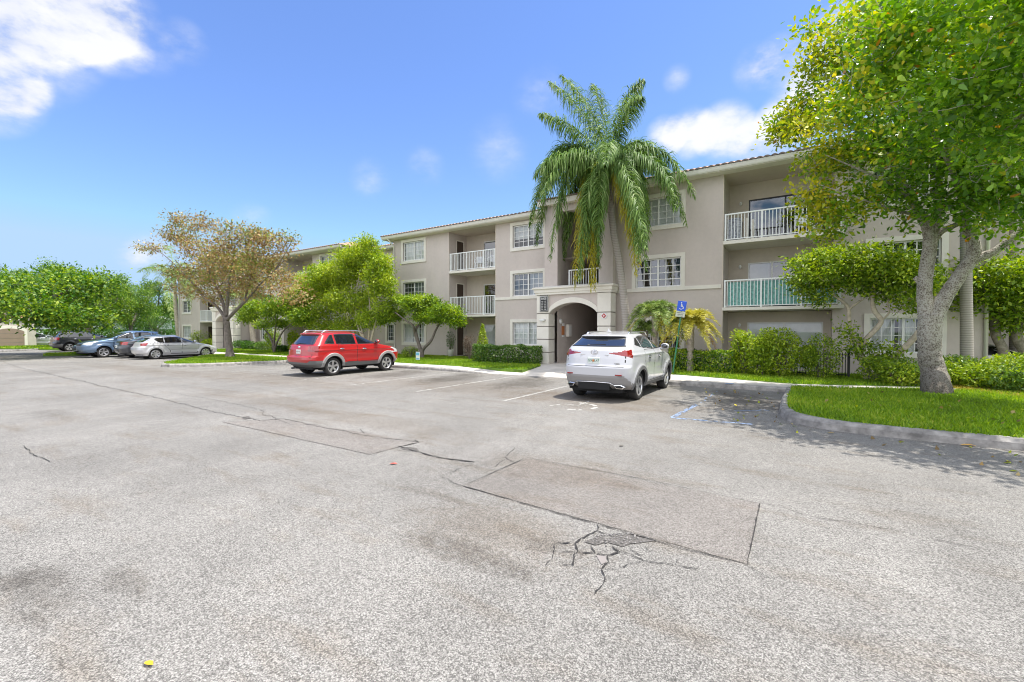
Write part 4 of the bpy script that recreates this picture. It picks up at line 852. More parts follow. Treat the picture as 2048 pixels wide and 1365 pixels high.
for i in range(n):
    x0 = -2.55+3.6*i/n; x1 = -2.55+3.6*(i+1)/n; f = lambda k: 20.07+.012*math.sin(k*2.1)
    b.quad((x0, f(i), 2.74), (x1, f(i+1), 2.74), (x1, f(i+1), 3.70), (x0, f(i), 3.70))
tag(b.build('balcony_screen', M['teal'], origin=(-.8, 20.07, 2.7)), 'teal privacy screen tied behind the second-floor railing at right', 'screen')

# ------------------------------------------------------------------ cars
def interp(tab, z):
    t = np.array(tab, float); return np.interp(z, t[:, 0], t[:, 1])
def polydist(q, P):
    P = np.asarray(P, float); d = np.full(len(q), 1e9)
    for i in range(len(P)):
        a = P[i]; b = P[(i+1) % len(P)]; ab = b-a; t = np.clip(((q-a)@ab)/max(ab@ab, 1e-12), 0, 1); d = np.minimum(d, np.linalg.norm(q-(a+t[:, None]*ab), axis=1))
    return d
def make_car(name, sp, loc, rz, label, cat, paintm, group, res=1.0):
    """body lofted from stacked plan outlines; regions of it become doors, windows, lamps, bumpers"""
    root = thing(name, loc, label, cat, group, rz)
    zk = sorted({p[0] for k in ('rear', 'front', 'width') for p in sp[k]}); zs = [zk[0]]
    for a, c in zip(zk[:-1], zk[1:]):
        d = max((c-a)/(.019*res), abs(interp(sp['rear'], c)-interp(sp['rear'], a))/(.03*res), abs(interp(sp['front'], c)-interp(sp['front'], a))/(.035*res), abs(interp(sp['width'], c)-interp(sp['width'], a))/(.02*res)); n = max(1, int(math.ceil(d)))
        zs += [a+(c-a)*k/n for k in range(1, n+1)]
    zs = np.array(zs); nr = len(zs)
    def sm(tab):                                        # rounded version of the broken line
        z = np.linspace(zs[0]-.05, zs[-1]+.05, 900); v = interp(tab, np.clip(z, zs[0], zs[-1])); k = max(3, int(sp.get('soft', .035)/(z[1]-z[0])))
        kern = np.hanning(k+2)[1:-1]; kern /= kern.sum(); v = np.convolve(np.pad(v, k, mode='edge'), kern, 'same')[k:-k]; return np.interp(zs, z, v)
    xr, xf, w = sm(sp['rear']), sm(sp['front']), sm(sp['width'])
    ns, nc = int(170/res), int(26/res); A = np.linspace(0, 1, nc+1)
    th = A*math.pi/2; ex = sp.get('exp', 3.2)
    cx = 1-np.cos(th)**(2/ex); sy = np.sin(th)**(2/ex)
    L = xf-xr; a = np.minimum(sp.get('ra', .55), L*.32); bf = np.minimum(sp.get('rf', .75), L*.38)
    cols = []
    tap = lambda x: 1-sp.get('tr', .05)*np.clip((-x-.9)/1.4, 0, 1)**2-sp.get('tf', .07)*np.clip((x-.8)/1.5, 0, 1)**2
    H = []
    for i in range(nc+1): H.append((xr+a*cx[i], w*sy[i]))
    for i in range(1, ns): t = i/ns; H.append((xr+a+(L-a-bf)*t, w))
    for i in range(nc, -1, -1): H.append((xf-bf*cx[i], w*sy[i]))
    X_ = np.stack([h[0] for h in H], 1); Y_ = np.stack([h[1] for h in H], 1)*tap(X_)
    crown = sp.get('crown', .04); Z_ = np.repeat(zs[:, None], X_.shape[1], 1)
    nx = X_.shape[1]
    X2 = np.concatenate([X_, X_[:, ::-1][:, 1:-1]], 1); Y2 = np.concatenate([Y_, -Y_[:, ::-1][:, 1:-1]], 1); Z2 = np.concatenate([Z_, Z_[:, ::-1][:, 1:-1]], 1)
    # side sculpting: belt crease, door hollow, flares over the wheels
    s = np.sign(Y2); act = np.abs(Y2)/np.maximum(w[:, None], .01) > .9
    wr, wf = sp['axles']; R = sp['R']; cr = sp.get('crease', (.95, .62))
    d = .014*np.exp(-((Z2-cr[0])/.03)**2)-.02*np.exp(-((Z2-cr[1])/.16)**2)*((X2 > wr+.35) & (X2 < wf-.3))
    for xw in (wr, wf):
        rr = np.hypot(X2-xw, Z2-sp['zw']); d = d+.030*np.exp(-((rr-R-.05)/.07)**2)*(Z2 < 1.05)
    Y2 = Y2+s*d*act
    V = np.stack([X2, Y2, Z2], 2).reshape(-1, 3); M_ = X2.shape[1]
    ii, jj = np.meshgrid(np.arange(nr-1), np.arange(M_), indexing='ij'); j2 = (jj+1) % M_
    F = np.stack([ii*M_+jj, ii*M_+j2, (ii+1)*M_+j2, (ii+1)*M_+jj], 2).reshape(-1, 4)[:, ::-1]
    top = (nr-1)*M_; cap = [[top+k, top+k+1, top+M_-k-1, top+M_-k] for k in range(1, nx-2)]
    for A_, B_, D_ in ((0, 1, M_-1), (nx-1, nx-2, M_-nx+2)):
        V = np.concatenate([V, [(V[top+B_]+V[top+D_])/2]]); cap.append([top+A_, top+B_, len(V)-1, top+D_])
    F = np.concatenate([F, np.array(cap)])
    P4 = V[F]; C = P4.mean(1); nrm = np.cross(P4[:, 2]-P4[:, 0], P4[:, 3]-P4[:, 1]); nl = np.linalg.norm(nrm, axis=1, keepdims=True); nrm = nrm/np.maximum(nl, 1e-9)
    flip = (nrm*(C-np.array([0, 0, .7]))).sum(1) < 0; nrm[flip] *= -1; F[flip] = F[flip][:, ::-1]
    VN = np.zeros_like(V)
    for k in range(4): np.add.at(VN, F[:, k], nrm*np.maximum(nl, 1e-9))
    VN /= np.maximum(np.linalg.norm(VN, axis=1, keepdims=True), 1e-9)
    keep = np.ones(len(F), bool)
    for xw in (wr, wf): keep &= ~((np.hypot(C[:, 0]-xw, C[:, 2]-sp['zw']) < R) & (np.abs(C[:, 1]) > .5))
    lab = np.zeros(len(F), int); names = [('body', 'paint')]; seam = np.zeros(len(F), bool); off = {}
    views = {'side': (np.abs(nrm[:, 1]) > .42, C[:, [0, 2]]), 'rear': ((nrm[:, 0] < -.28) & (C[:, 0] < 0), C[:, [1, 2]]), 'front': ((nrm[:, 0] > .12) & (C[:, 0] > 0), C[:, [1, 2]]), 'top': (nrm[:, 2] > .5, C[:, [0, 1]])}
    for rg in sp['regions']:
        nm, mk, view, poly = rg[:4]; opt = rg[4] if len(rg) > 4 else ''
        msk, q = views[view]
        for sgn in ((1, -1) if opt == 'both' else (0,)):
            qq = q.copy()
            if view == 'side': sel = msk & ((C[:, 1] > 0) == (sgn > 0)) if sgn else msk
            elif sgn: qq[:, 0 if view != 'top' else 1] *= sgn; sel = msk & (qq[:, 0 if view != 'top' else 1] > 0)
            else: sel = msk
            sel = sel & inpoly(qq, poly) & (lab == 0)
            if sel.any():
                names.append((nm, mk)); lab[sel] = len(names)-1
                if mk == 'paint' or 'gap' in nm: seam |= sel & (polydist(qq, poly) < .011)
                if mk == 'car_glass' and view in ('side', 'rear', 'front'): off[len(names)-1] = sel & (polydist(qq, poly) < .02)
    objs = {}
    for li, (nm, mk) in enumerate(names):
        f = F[keep & (lab == li)]
        if len(f) == 0: continue
        u, inv = np.unique(f, return_inverse=True); f2 = inv.reshape(-1, 4)
        mi = (seam[keep & (lab == li)]).astype(int) if mk == 'paint' else np.zeros(len(f), int)
        mats = [paintm if mk == 'paint' else M[mk], M['seam']]
        if li in off: mi = off[li][keep & (lab == li)].astype(int); mats = [M[mk], M['car_trim']]
        o = mesh_np(nm, V[u], f2, mats, root, (0, 0, 0), mi, True, VN[u]); objs.setdefault(nm, []).append(o)
    def ys(x, z): return float(np.interp(z, zs, w)*tap(np.array(x)))
    # underbody, wheel wells
    b = MB(); zb = zs[0]+.02; b.box(xr.min()+.25, xf.max()-.3, -.62, .62, zb-.1, zb+.25); b.box(wr+R, wf-R, -.80, .80, zb-.04, zb+.02)
    for xw in (wr, wf):
        for sg in (-1, 1):
            n = 18; yo = sg*(ys(xw, .6)-.02); yi = sg*.5
            for i in range(n):
                a0, a1 = math.pi*(-.12+1.24*i/n), math.pi*(-.12+1.24*(i+1)/n)
                p = [(xw+(R+.012)*math.cos(q), sp['zw']+(R+.012)*math.sin(q)) for q in (a0, a1)]
                b.quad((p[0][0], yo, p[0][1]), (p[1][0], yo, p[1][1]), (p[1][0], yi, p[1][1]), (p[0][0], yi, p[0][1])); b.add([(xw, yi, sp['zw']), (p[0][0], yi, p[0][1]), (p[1][0], yi, p[1][1])], [(0, 1, 2)])
    b.build('underbody', M['under'], root)
    # arch lips
    lipm = M[sp['lip']] if sp.get('lip') else paintm; lw = sp.get('lipw', .022)
    for xw in (wr, wf):
        for sg in (-1, 1):
            b = MB(); path = []
            for i in range(25):
                a0 = math.pi*(-.1+1.2*i/24); x, z = xw+(R+lw*.4)*math.cos(a0), sp['zw']+(R+lw*.4)*math.sin(a0)
                if z > zs[0]: path.append((x, sg*(ys(x, z)+sp.get('lipo', .03)), z))
            rows = []
            for x, y, z in path:
                dx, dz = x-xw, z-sp['zw']; l = math.hypot(dx, dz); dx /= l; dz /= l
                rows.append([(x-dx*lw*.5, y-sg*.05, z-dz*lw*.5), (x-dx*lw*.45, y, z-dz*lw*.45), (x+dx*lw*.9, y-sg*.002, z+dz*lw*.9), (x+dx*lw*1.3, y-sg*.03, z+dz*lw*1.3)])
            for r0, r1 in zip(rows[:-1], rows[1:]):
                for k in range(3): b.quad(r0[k], r1[k], r1[k+1], r0[k+1])
            b.build('wheel_arch', lipm, root, smooth=True)
    # wheels
    rt = sp['rt']; rr_ = sp.get('rim', rt*.68)
    def wheel(x, sg):
        y1 = ys(x, .55)-.035; c = Vector((x, sg*(y1-.115), sp['zw0'])); tw = .115
        b = MB(); pr = [(rr_, -tw*.9), (rr_+.03, -tw), (rt-.035, -tw), (rt-.008, -tw*.8), (rt, -tw*.55), (rt, tw*.55), (rt-.008, tw*.8), (rt-.035, tw), (rr_+.03, tw), (rr_, tw*.9)]
        b.lathe([(r, h) for r, h in pr], tuple(c), 40, 'y'); t = b.build('wheel', M['tyre'], root, smooth=True)
        b = MB(); fo = sg*tw
        b.lathe([(rr_+.004, fo*.92), (rr_-.012, fo*.96), (rr_-.03, fo*.75), (rr_-.035, -fo*.6)], tuple(c), 36, 'y')
        b.lathe([(0, fo*.70), (.045, fo*.70), (.055, fo*.6), (.055, fo*.2)], tuple(c), 18, 'y')
        k = sp.get('spokes', 5)
        for i in range(k):
            a0 = 2*math.pi*(i+.25)/k
            for da in ((-.13, .13) if sp.get('twin', True) else (0,)):
                a1 = a0+da; u = Vector((math.cos(a1), 0, math.sin(a1))); v = Vector((-math.sin(a1), 0, math.cos(a1)))
                wd0, wd1 = (.018, .026) if sp.get('twin', True) else (.03, .06)
                for q0, q1, h0, h1, g0, g1 in ((.04, rr_*.6, .70, .80, wd0, (wd0+wd1)/2), (rr_*.6, rr_-.008, .80, .90, (wd0+wd1)/2, wd1)):
                    vs = []
                    for q, hh, g in ((q0, h0, g0), (q1, h1, g1)):
                        for sv in (-1, 1):
                            for dd in (0, -.022): p = c+u*q+v*sv*g; vs.append((p.x, p.y+sg*(tw*hh+dd), p.z))
                    b.add(vs, [(0, 2, 6, 4), (1, 5, 7, 3), (0, 4, 5, 1), (2, 3, 7, 6), (4, 6, 7, 5)])
        b.build('rim', M['alloy'], t, smooth=False)
        b = MB(); b.lathe([(0, fo*.15), (rr_-.03, fo*.15)], tuple(c), 30, 'y'); b.lathe([(.05, fo*.35), (rr_*.62, fo*.35), (rr_*.62, fo*.2)], tuple(c), 26, 'y', 1); b.build('brake_disc', [M['under'], M['clad']], t)
    for x in (wr, wf):
        for sg in (-1, 1): wheel(x, sg)
    # mirrors, handles, rails, aerial
    mx, mz = sp['mirror']
    for sg in (-1, 1):
        b = MB(); y = sg*(ys(mx, mz)+.10); b.ell((mx, y, mz+.05), (.09, .115, .085), 14, 10); b.box(mx-.03, mx+.05, min(sg*(ys(mx, mz)-.08), y), max(sg*(ys(mx, mz)-.08), y), mz-.03, mz+.01); m_ = b.build('mirror', [paintm], root, smooth=True)
        b = MB(); b.ell((mx-.055, y, mz+.05), (.045, .09, .065), 12, 8); b.build('mirror_glass', M['car_glass'], m_, smooth=True)
        for hx, hz in sp['handles']:
            b = MB(); y = sg*(ys(hx, hz)+.022); b.ell((hx, y, hz), (.105, .022, .022), 12, 8); b.ell((hx+.0, sg*(ys(hx, hz)-.0), hz+.0), (.07, .012, .045), 10, 6, 1); b.build('door_handle', [M[sp.get('handle', 'chrome')] if sp.get('handle') != 'paint' else paintm, M['seam']], root, smooth=True)
    if sp.get('rails'):
        x0, x1, yy, zz, hh = sp['rails']
        for sg in (-1, 1):
            b = MB(); b.tube([(x0-.06, sg*yy, zz-.03), (x0+.05, sg*yy, zz+hh*.8), (x0+.2, sg*yy, zz+hh), (x1-.3, sg*(yy-.01), zz+hh), (x1-.08, sg*(yy-.02), zz+hh*.7), (x1+.05, sg*(yy-.03), zz-.04)], [.02, .022, .02, .02, .022, .02], 8); b.build('roof_rail', M[sp.get('railm', 'alloy')], root, smooth=True)
    if sp.get('fin'):
        x, z = sp['fin']; b = MB(); b.add([(x-.08, 0, z+.085), (x-.09, .02, z-.01), (x-.09, -.02, z-.01), (x+.12, .025, z-.01), (x+.12, -.025, z-.01)], [(0, 1, 3), (0, 4, 2), (0, 2, 1), (0, 3, 4)]); b.build('aerial', paintm, root)
    return root, ys, xr, zs
def rearx(sp, z, y=0.0):       # x of the rear face
    xr = float(interp(sp['rear'], z)); w = float(interp(sp['width'], z)); a = sp.get('ra', .55); t = min(.999, abs(y)/w); th = math.asin(t**(sp.get('exp', 3.2)/2)); return xr+a*(1-math.cos(th)**(2/sp.get('exp', 3.2)))

def doors(x0, xm, x1, zb, belt, arch_r, zt=1.2):
    rear = [(x0+.02, belt), (x0-.02, .95), (x0+.16, .74), (x0+.36, .55), (x0+.42, zb), (xm, zb), (xm, belt)]
    front = [(xm, belt), (xm, zb), (x1-.05, zb), (x1, .6), (x1+.02, belt)]
    return [('door', 'paint', 'side', rear, 'both'), ('door', 'paint', 'side', front, 'both')]

SP = {}
SP['crossover'] = dict(rear=[(.30, -1.98), (.40, -2.16), (.60, -2.24), (.84, -2.25), (.90, -2.20), (1.05, -2.17), (1.24, -2.12), (1.33, -2.05), (1.37, -1.98), (1.555, -1.66), (1.565, -1.70), (1.61, -1.72), (1.63, -1.60), (1.665, -1.25), (1.70, -.80), (1.72, -.35)],
    front=[(.30, 2.02), (.45, 2.2), (.7, 2.26), (.9, 2.15), (1.02, 1.9), (1.12, 1.4), (1.18, 1.05), (1.24, .88), (1.60, .12), (1.68, -.05), (1.72, -.25)],
    width=[(.30, .82), (.45, .89), (.7, .915), (.95, .92), (1.12, .915), (1.24, .875), (1.36, .81), (1.58, .665), (1.64, .59), (1.69, .42), (1.72, .12)],
    axles=(-1.3, 1.35), R=.405, zw=.37, zw0=.352, rt=.352, rim=.245, crease=(1.14, .72), ra=.42, rf=.7, tr=.09, tf=.1, exp=3.0, mirror=(.66, 1.24), handles=[(-.62, 1.06), (.28, 1.05)], handle='chrome', rails=(-1.25, .3, .56, 1.655, .035), railm='chrome', fin=(-1.15, 1.70), lip='clad', lipw=.06, lipo=.042, spokes=5, twin=True,
    regions=[('rear_window', 'car_glass', 'rear', [(-.70, 1.345), (.70, 1.345), (.585, 1.545), (-.585, 1.545)]),
        ('spoiler', 'car_trim', 'rear', [(-.585, 1.546), (.585, 1.546), (.575, 1.585), (-.575, 1.585)]),
        ('taillight', 'lamp_red', 'rear', [(.33, 1.18), (.60, 1.215), (.80, 1.24), (.9, 1.26), (1, 1.26), (1, 1.14), (.93, 1.04), (.87, 1.06), (.78, 1.105), (.6, 1.14)], 'both'), ('taillight_wrap', 'lamp_red', 'side', [(-2.3, 1.10), (-2.3, 1.25), (-1.80, 1.265), (-1.96, 1.14)], 'both'),
        ('quarter_window', 'car_glass', 'side', [(-1.52, 1.37), (-1.12, 1.30), (-1.12, 1.555), (-1.26, 1.53)], 'both'), ('side_window', 'car_glass', 'side', [(-1.08, 1.295), (-.18, 1.255), (-.18, 1.60), (-.75, 1.60), (-1.08, 1.565)], 'both'), ('side_window', 'car_glass', 'side', [(-.12, 1.252), (.86, 1.225), (.80, 1.29), (.22, 1.545), (.0, 1.595), (-.12, 1.60)], 'both'),
        ('windshield', 'car_glass', 'front', [(-.74, 1.25), (.74, 1.25), (.6, 1.6), (-.6, 1.6)]),
        ('lower_bumper', 'clad2', 'rear', [(-1, .2), (1, .2), (.90, .42), (.73, .655), (-.73, .655), (-.90, .42)]), ('sill', 'clad', 'side', [(-.95, .2), (-.95, .40), (.95, .40), (.95, .2)], 'both'),
        ('grille', 'car_trim', 'front', [(-.35, .4), (.35, .4), (.3, .72), (.5, .98), (-.5, .98), (-.3, .72)]), ('headlight', 'lamp_clear', 'front', [(.52, .9), (.95, .95), (.95, 1.06), (.55, .99)], 'both'),
        ('tailgate', 'paint', 'rear', [(-.73, .86), (.73, .86), (.76, 1.05), (.70, 1.34), (-.70, 1.34), (-.76, 1.05)])]+doors(-1.02, -.15, .85, .42, 1.25, .4))
SP['suv'] = dict(rear=[(.34, -2.0), (.45, -2.19), (.62, -2.25), (.74, -2.24), (.78, -2.17), (1.0, -2.15), (1.15, -2.10), (1.22, -2.02), (1.56, -1.76), (1.575, -1.82), (1.62, -1.83), (1.64, -1.7), (1.68, -1.2), (1.70, -.7)],
    front=[(.34, 2.0), (.5, 2.14), (.75, 2.17), (.92, 2.08), (1.05, 1.75), (1.12, 1.35), (1.17, 1.05), (1.22, .92), (1.58, .12), (1.66, -.10), (1.70, -.3)],
    width=[(.34, .86), (.5, .925), (.8, .94), (1.0, .935), (1.15, .915), (1.22, .88), (1.58, .70), (1.63, .62), (1.68, .42), (1.70, .15)],
    axles=(-1.3, 1.30), R=.40, zw=.37, zw0=.35, rt=.35, rim=.235, crease=(.98, .62), ra=.35, rf=.6, tr=.05, tf=.08, exp=3.6, mirror=(.72, 1.22), handles=[(-.95, 1.02), (.10, 1.0)], handle='chrome', rails=(-1.55, .25, .60, 1.645, .065), railm='alloy', fin=(-.9, 1.68), lip='clad2', lipw=.065, lipo=.042, spokes=5, twin=True,
    regions=[('rear_window', 'car_glass', 'rear', [(-.70, 1.19), (.70, 1.19), (.60, 1.55), (-.60, 1.55)]), ('taillight', 'lamp_red', 'rear', [(.52, 1.15), (.95, 1.15), (.95, .90), (.55, .96)], 'both'), ('taillight_wrap', 'lamp_red', 'side', [(-2.3, .9), (-2.3, 1.14), (-1.86, 1.12), (-1.93, .93)], 'both'),
        ('quarter_window', 'car_glass', 'side', [(-1.70, 1.22), (-1.24, 1.21), (-1.24, 1.575), (-1.36, 1.55)], 'both'), ('side_window', 'car_glass', 'side', [(-1.17, 1.205), (-.28, 1.19), (-.28, 1.595), (-.9, 1.60), (-1.17, 1.58)], 'both'), ('side_window', 'car_glass', 'side', [(-.20, 1.19), (.86, 1.175), (.78, 1.25), (.20, 1.53), (.0, 1.59), (-.20, 1.60)], 'both'),
        ('windshield', 'car_glass', 'front', [(-.78, 1.22), (.78, 1.22), (.62, 1.58), (-.62, 1.58)]), ('lower_bumper', 'clad', 'rear', [(-1, .3), (1, .3), (1, .60), (.72, .60), (.60, .54), (-.60, .54), (-.72, .60), (-1, .60)]), ('lower_bumper', 'clad', 'side', [(-2.4, .3), (-2.4, .60), (-1.66, .60), (-1.6, .3)], 'both'),
        ('sill', 'clad', 'side', [(-.92, .3), (-.92, .50), (.92, .48), (.92, .3)], 'both'), ('grille', 'car_trim', 'front', [(-.5, .75), (.5, .75), (.5, .9), (-.5, .9)]), ('headlight', 'lamp_clear', 'front', [(.5, .85), (.95, .8), (.95, 1.02), (.56, .98)], 'both'), ('headlight_wrap', 'lamp_clear', 'side', [(2.3, .86), (2.3, 1.08), (1.62, 1.08), (1.8, .93)], 'both'),
        ('tailgate', 'paint', 'rear', [(-.75, .68), (.75, .68), (.78, .95), (.72, 1.18), (-.72, 1.18), (-.78, .95)])]+doors(-1.12, -.24, .84, .5, 1.19, .4))
SP['hatchback'] = dict(rear=[(.24, -1.95), (.35, -2.10), (.55, -2.15), (.72, -2.14), (.76, -2.05), (.95, -1.97), (1.02, -1.93), (1.28, -1.50), (1.30, -1.58), (1.33, -1.55), (1.37, -1.25), (1.42, -.7), (1.455, -.2)],
    front=[(.22, 2.0), (.35, 2.16), (.55, 2.18), (.68, 2.05), (.80, 1.7), (.90, 1.25), (.97, 1.0), (1.30, .15), (1.40, -.05), (1.455, -.15)],
    width=[(.24, .80), (.4, .865), (.7, .88), (.88, .87), (.97, .835), (1.30, .67), (1.38, .56), (1.43, .38), (1.455, .1)],
    axles=(-1.32, 1.33), R=.35, zw=.32, zw0=.315, rt=.315, rim=.225, crease=(.84, .55), ra=.35, rf=.6, tr=.07, tf=.08, exp=3.2, mirror=(.68, .99), handles=[(-.72, .83), (.18, .83)], handle='paint', lipw=.012, spokes=7, twin=False, fin=None,
    regions=[('rear_window', 'car_glass', 'rear', [(-.60, 1.02), (.60, 1.02), (.52, 1.27), (-.52, 1.27)]), ('taillight', 'lamp_red', 'rear', [(.50, .95), (.95, .98), (.95, .80), (.56, .82)], 'both'), ('taillight_wrap', 'lamp_red', 'side', [(-2.2, .80), (-2.2, .97), (-1.66, .98), (-1.74, .84)], 'both'),
        ('quarter_window', 'car_glass', 'side', [(-1.42, 1.20), (-1.12, .985), (-.90, .985), (-.90, 1.28), (-1.3, 1.27)], 'both'), ('side_window', 'car_glass', 'side', [(-.86, .985), (.0, .98), (.0, 1.335), (-.5, 1.33), (-.86, 1.29)], 'both'), ('side_window', 'car_glass', 'side', [(.05, .98), (.92, .96), (.80, 1.04), (.32, 1.25), (.05, 1.335)], 'both'),
        ('windshield', 'car_glass', 'front', [(-.74, .98), (.74, .98), (.6, 1.33), (-.6, 1.33)]), ('headlight', 'lamp_clear', 'front', [(.5, .6), (.95, .58), (.95, .76), (.6, .72)], 'both'), ('headlight_wrap', 'lamp_clear', 'side', [(2.3, .62), (2.3, .78), (1.72, .80), (1.9, .66)], 'both'), ('grille', 'car_trim', 'front', [(-.4, .5), (.4, .5), (.4, .62), (-.4, .62)]),
        ('side_moulding', 'clad2', 'side', [(-.70, .545), (-.70, .575), (.85, .575), (.85, .545)], 'both')]+doors(-.98, .02, .90, .30, .98, .35))
SP['sedan'] = dict(rear=[(.24, -2.15), (.35, -2.33), (.6, -2.38), (.75, -2.36), (.98, -2.30), (1.06, -2.2), (1.09, -1.95), (1.12, -1.72), (1.38, -1.05), (1.42, -.8), (1.46, -.35)],
    front=[(.22, 2.2), (.35, 2.38), (.55, 2.40), (.72, 2.28), (.85, 1.85), (.93, 1.4), (.98, 1.15), (1.33, .2), (1.42, .0), (1.46, -.15)],
    width=[(.24, .84), (.4, .90), (.7, .915), (.95, .90), (1.07, .86), (1.32, .69), (1.40, .56), (1.44, .36), (1.46, .1)],
    axles=(-1.38, 1.4), R=.36, zw=.33, zw0=.325, rt=.325, rim=.23, crease=(.88, .58), ra=.45, rf=.65, tr=.09, tf=.09, exp=3.0, mirror=(.76, 1.0), handles=[(-.7, .87), (.28, .86)], handle='chrome', lipw=.012, spokes=5, twin=True, fin=None,
    regions=[('rear_window', 'car_glass', 'rear', [(-.64, 1.125), (.64, 1.125), (.55, 1.37), (-.55, 1.37)]), ('taillight', 'lamp_red', 'rear', [(.42, 1.0), (.98, 1.02), (.98, .80), (.5, .86)], 'both'), ('taillight_wrap', 'lamp_red', 'side', [(-2.45, .82), (-2.45, 1.02), (-1.95, 1.02), (-2.05, .88)], 'both'),
        ('side_window', 'car_glass', 'side', [(-1.30, 1.10), (-.95, 1.03), (-.08, 1.02), (-.08, 1.36), (-.7, 1.35), (-1.05, 1.27)], 'both'), ('side_window', 'car_glass', 'side', [(-.02, 1.02), (1.0, .99), (.88, 1.06), (.38, 1.27), (-.02, 1.36)], 'both'), ('windshield', 'car_glass', 'front', [(-.76, .99), (.76, .99), (.6, 1.35), (-.6, 1.35)]),
        ('headlight', 'lamp_clear', 'front', [(.5, .62), (.98, .6), (.98, .80), (.6, .76)], 'both'), ('headlight_wrap', 'lamp_clear', 'side', [(2.5, .62), (2.5, .82), (1.9, .84), (2.05, .7)], 'both'), ('grille', 'car_trim', 'front', [(-.45, .40), (.45, .40), (.4, .68), (-.4, .68)]), ('lower_grille', 'car_trim', 'front', [(-.7, .28), (.7, .28), (.6, .36), (-.6, .36)])]+doors(-1.1, -.05, .95, .32, 1.02, .36))
import copy
def spec(k, **kw): q = copy.deepcopy(SP[k]); q.update(kw); return q
UP = math.pi/2; DN = -math.pi/2; CG = 'cars parked in the lot'
def plate(root, sp, z, txt, w=.16, h=.08, green=False):
    x = rearx(sp, z)-.012; b = MB(); b.rbox(x-.008, x+.02, -w, w, z-h, z+h, .006); p = b.build('number_plate', M['plate'], root)
    text_bm(txt, .085, M['iron_green'] if green else M['seam'], p, 'plate_number', Matrix.Translation((x-.010, 0, z)) @ Matrix.Rotation(-math.pi/2, 4, 'Z') @ FRONT, extrude=.001)
    return x

# white crossover in the accessible stall
sp = SP['crossover']; c1, ys, xr, zz = make_car('parked_crossover', sp, (-4.24, 12.32, 0), UP, 'white crossover parked nose-in at the entrance, seen from behind', 'car', M['car_white'], CG)
x = plate(c1, sp, 1.0, 'GXJ L47', .155, .078, True); b = MB(); b.ell((x-.012, 0, 1.0), (.004, .03, .03)); b.build('plate_orange', M['orange'], c1)
for sg in (-1, 1):      # exhaust finishers
    xx = rearx(sp, .40, .62)-.03; b = MB(); pts = [(.50, .425), (.66, .44), (.76, .385), (.70, .335), (.56, .345)]
    inner_ = [(.53, .41), (.65, .42), (.72, .385), (.68, .355), (.57, .36)]
    for i in range(5):
        p, q, p2, q2 = pts[i], pts[(i+1) % 5], inner_[i], inner_[(i+1) % 5]; xo = lambda y: rearx(sp, .42, y)-.03
        b.quad((xo(p[0]), sg*p[0], p[1]), (xo(q[0]), sg*q[0], q[1]), (xo(q2[0])-.01, sg*q2[0], q2[1]), (xo(p2[0])-.01, sg*p2[0], p2[1])); b.quad((xo(p[0]), sg*p[0], p[1]), (xo(q[0]), sg*q[0], q[1]), (xo(q[0])+.15, sg*q[0], q[1]), (xo(p[0])+.15, sg*p[0], p[1]))
    e = b.build('exhaust', M['chrome'], c1); b = MB(); b.add([(rearx(sp, .42, p[0])-.025, sg*p[0], p[1]) for p in inner_], [(0, 1, 2, 3, 4)]); b.build('exhaust_opening', M['under'], e)
    b = MB(); b.box(rearx(sp, .62, .6)-.006, rearx(sp, .62, .6)+.05, min(sg*.50, sg*.70), max(sg*.50, sg*.70), .655, .685); b.build('reflector', M['lamp_red'], c1)
b = MB(); xx = rearx(sp, .45)-.02; b.tube([(xx+.05, -.52, .41), (xx, -.42, .475), (xx-.01, 0, .485), (xx, .42, .475), (xx+.05, .52, .41)], .011, 6); b.build('diffuser_trim', M['chrome'], c1, smooth=True)
b = MB(); b.box(xx+.0, xx+.3, -.40, .40, .30, .47); b.build('diffuser', M['under'], c1)
b = MB(); xe = rearx(sp, 1.17)-.012; n = 26
for i in range(n):
    a0, a1 = 2*math.pi*i/n, 2*math.pi*(i+1)/n; b.quad(*[(xe, r*1.35*math.cos(t), 1.2+r*math.sin(t)) for r, t in ((.055, a0), (.067, a0), (.067, a1), (.055, a1))])
for p, q in (((.02, .05), (-.025, -.02)), ((-.025, -.02), (.05, -.025))): b.tube([(xe, -p[0], 1.2+p[1]), (xe, -q[0], 1.2+q[1])], .009, 6)
b.build('emblem', M['chrome'], c1); b = MB(); b.box(xe+.006, xe+.02, -.36, .36, 1.125, 1.14); b.build('chrome_strip', M['chrome'], c1)
text_bm('NX300', .062, M['clad'], c1, 'model_badge', Matrix.Translation((rearx(sp, .93, .6)-.006, -.55, .935)) @ Matrix.Rotation(-math.pi/2, 4, 'Z') @ FRONT, extrude=.002)
b = MB(); xw = rearx(sp, 1.40)-.03; b.tube([(rearx(sp, 1.36)-.01, .25, 1.36), (xw, .2, 1.375), (xw, -.22, 1.385)], .011, 6); b.build('wiper', M['car_trim'], c1)
b = MB(); b.box(-1.735, -1.72, -.17, .17, 1.592, 1.606); b.build('brake_light', M['sign_white'], c1)

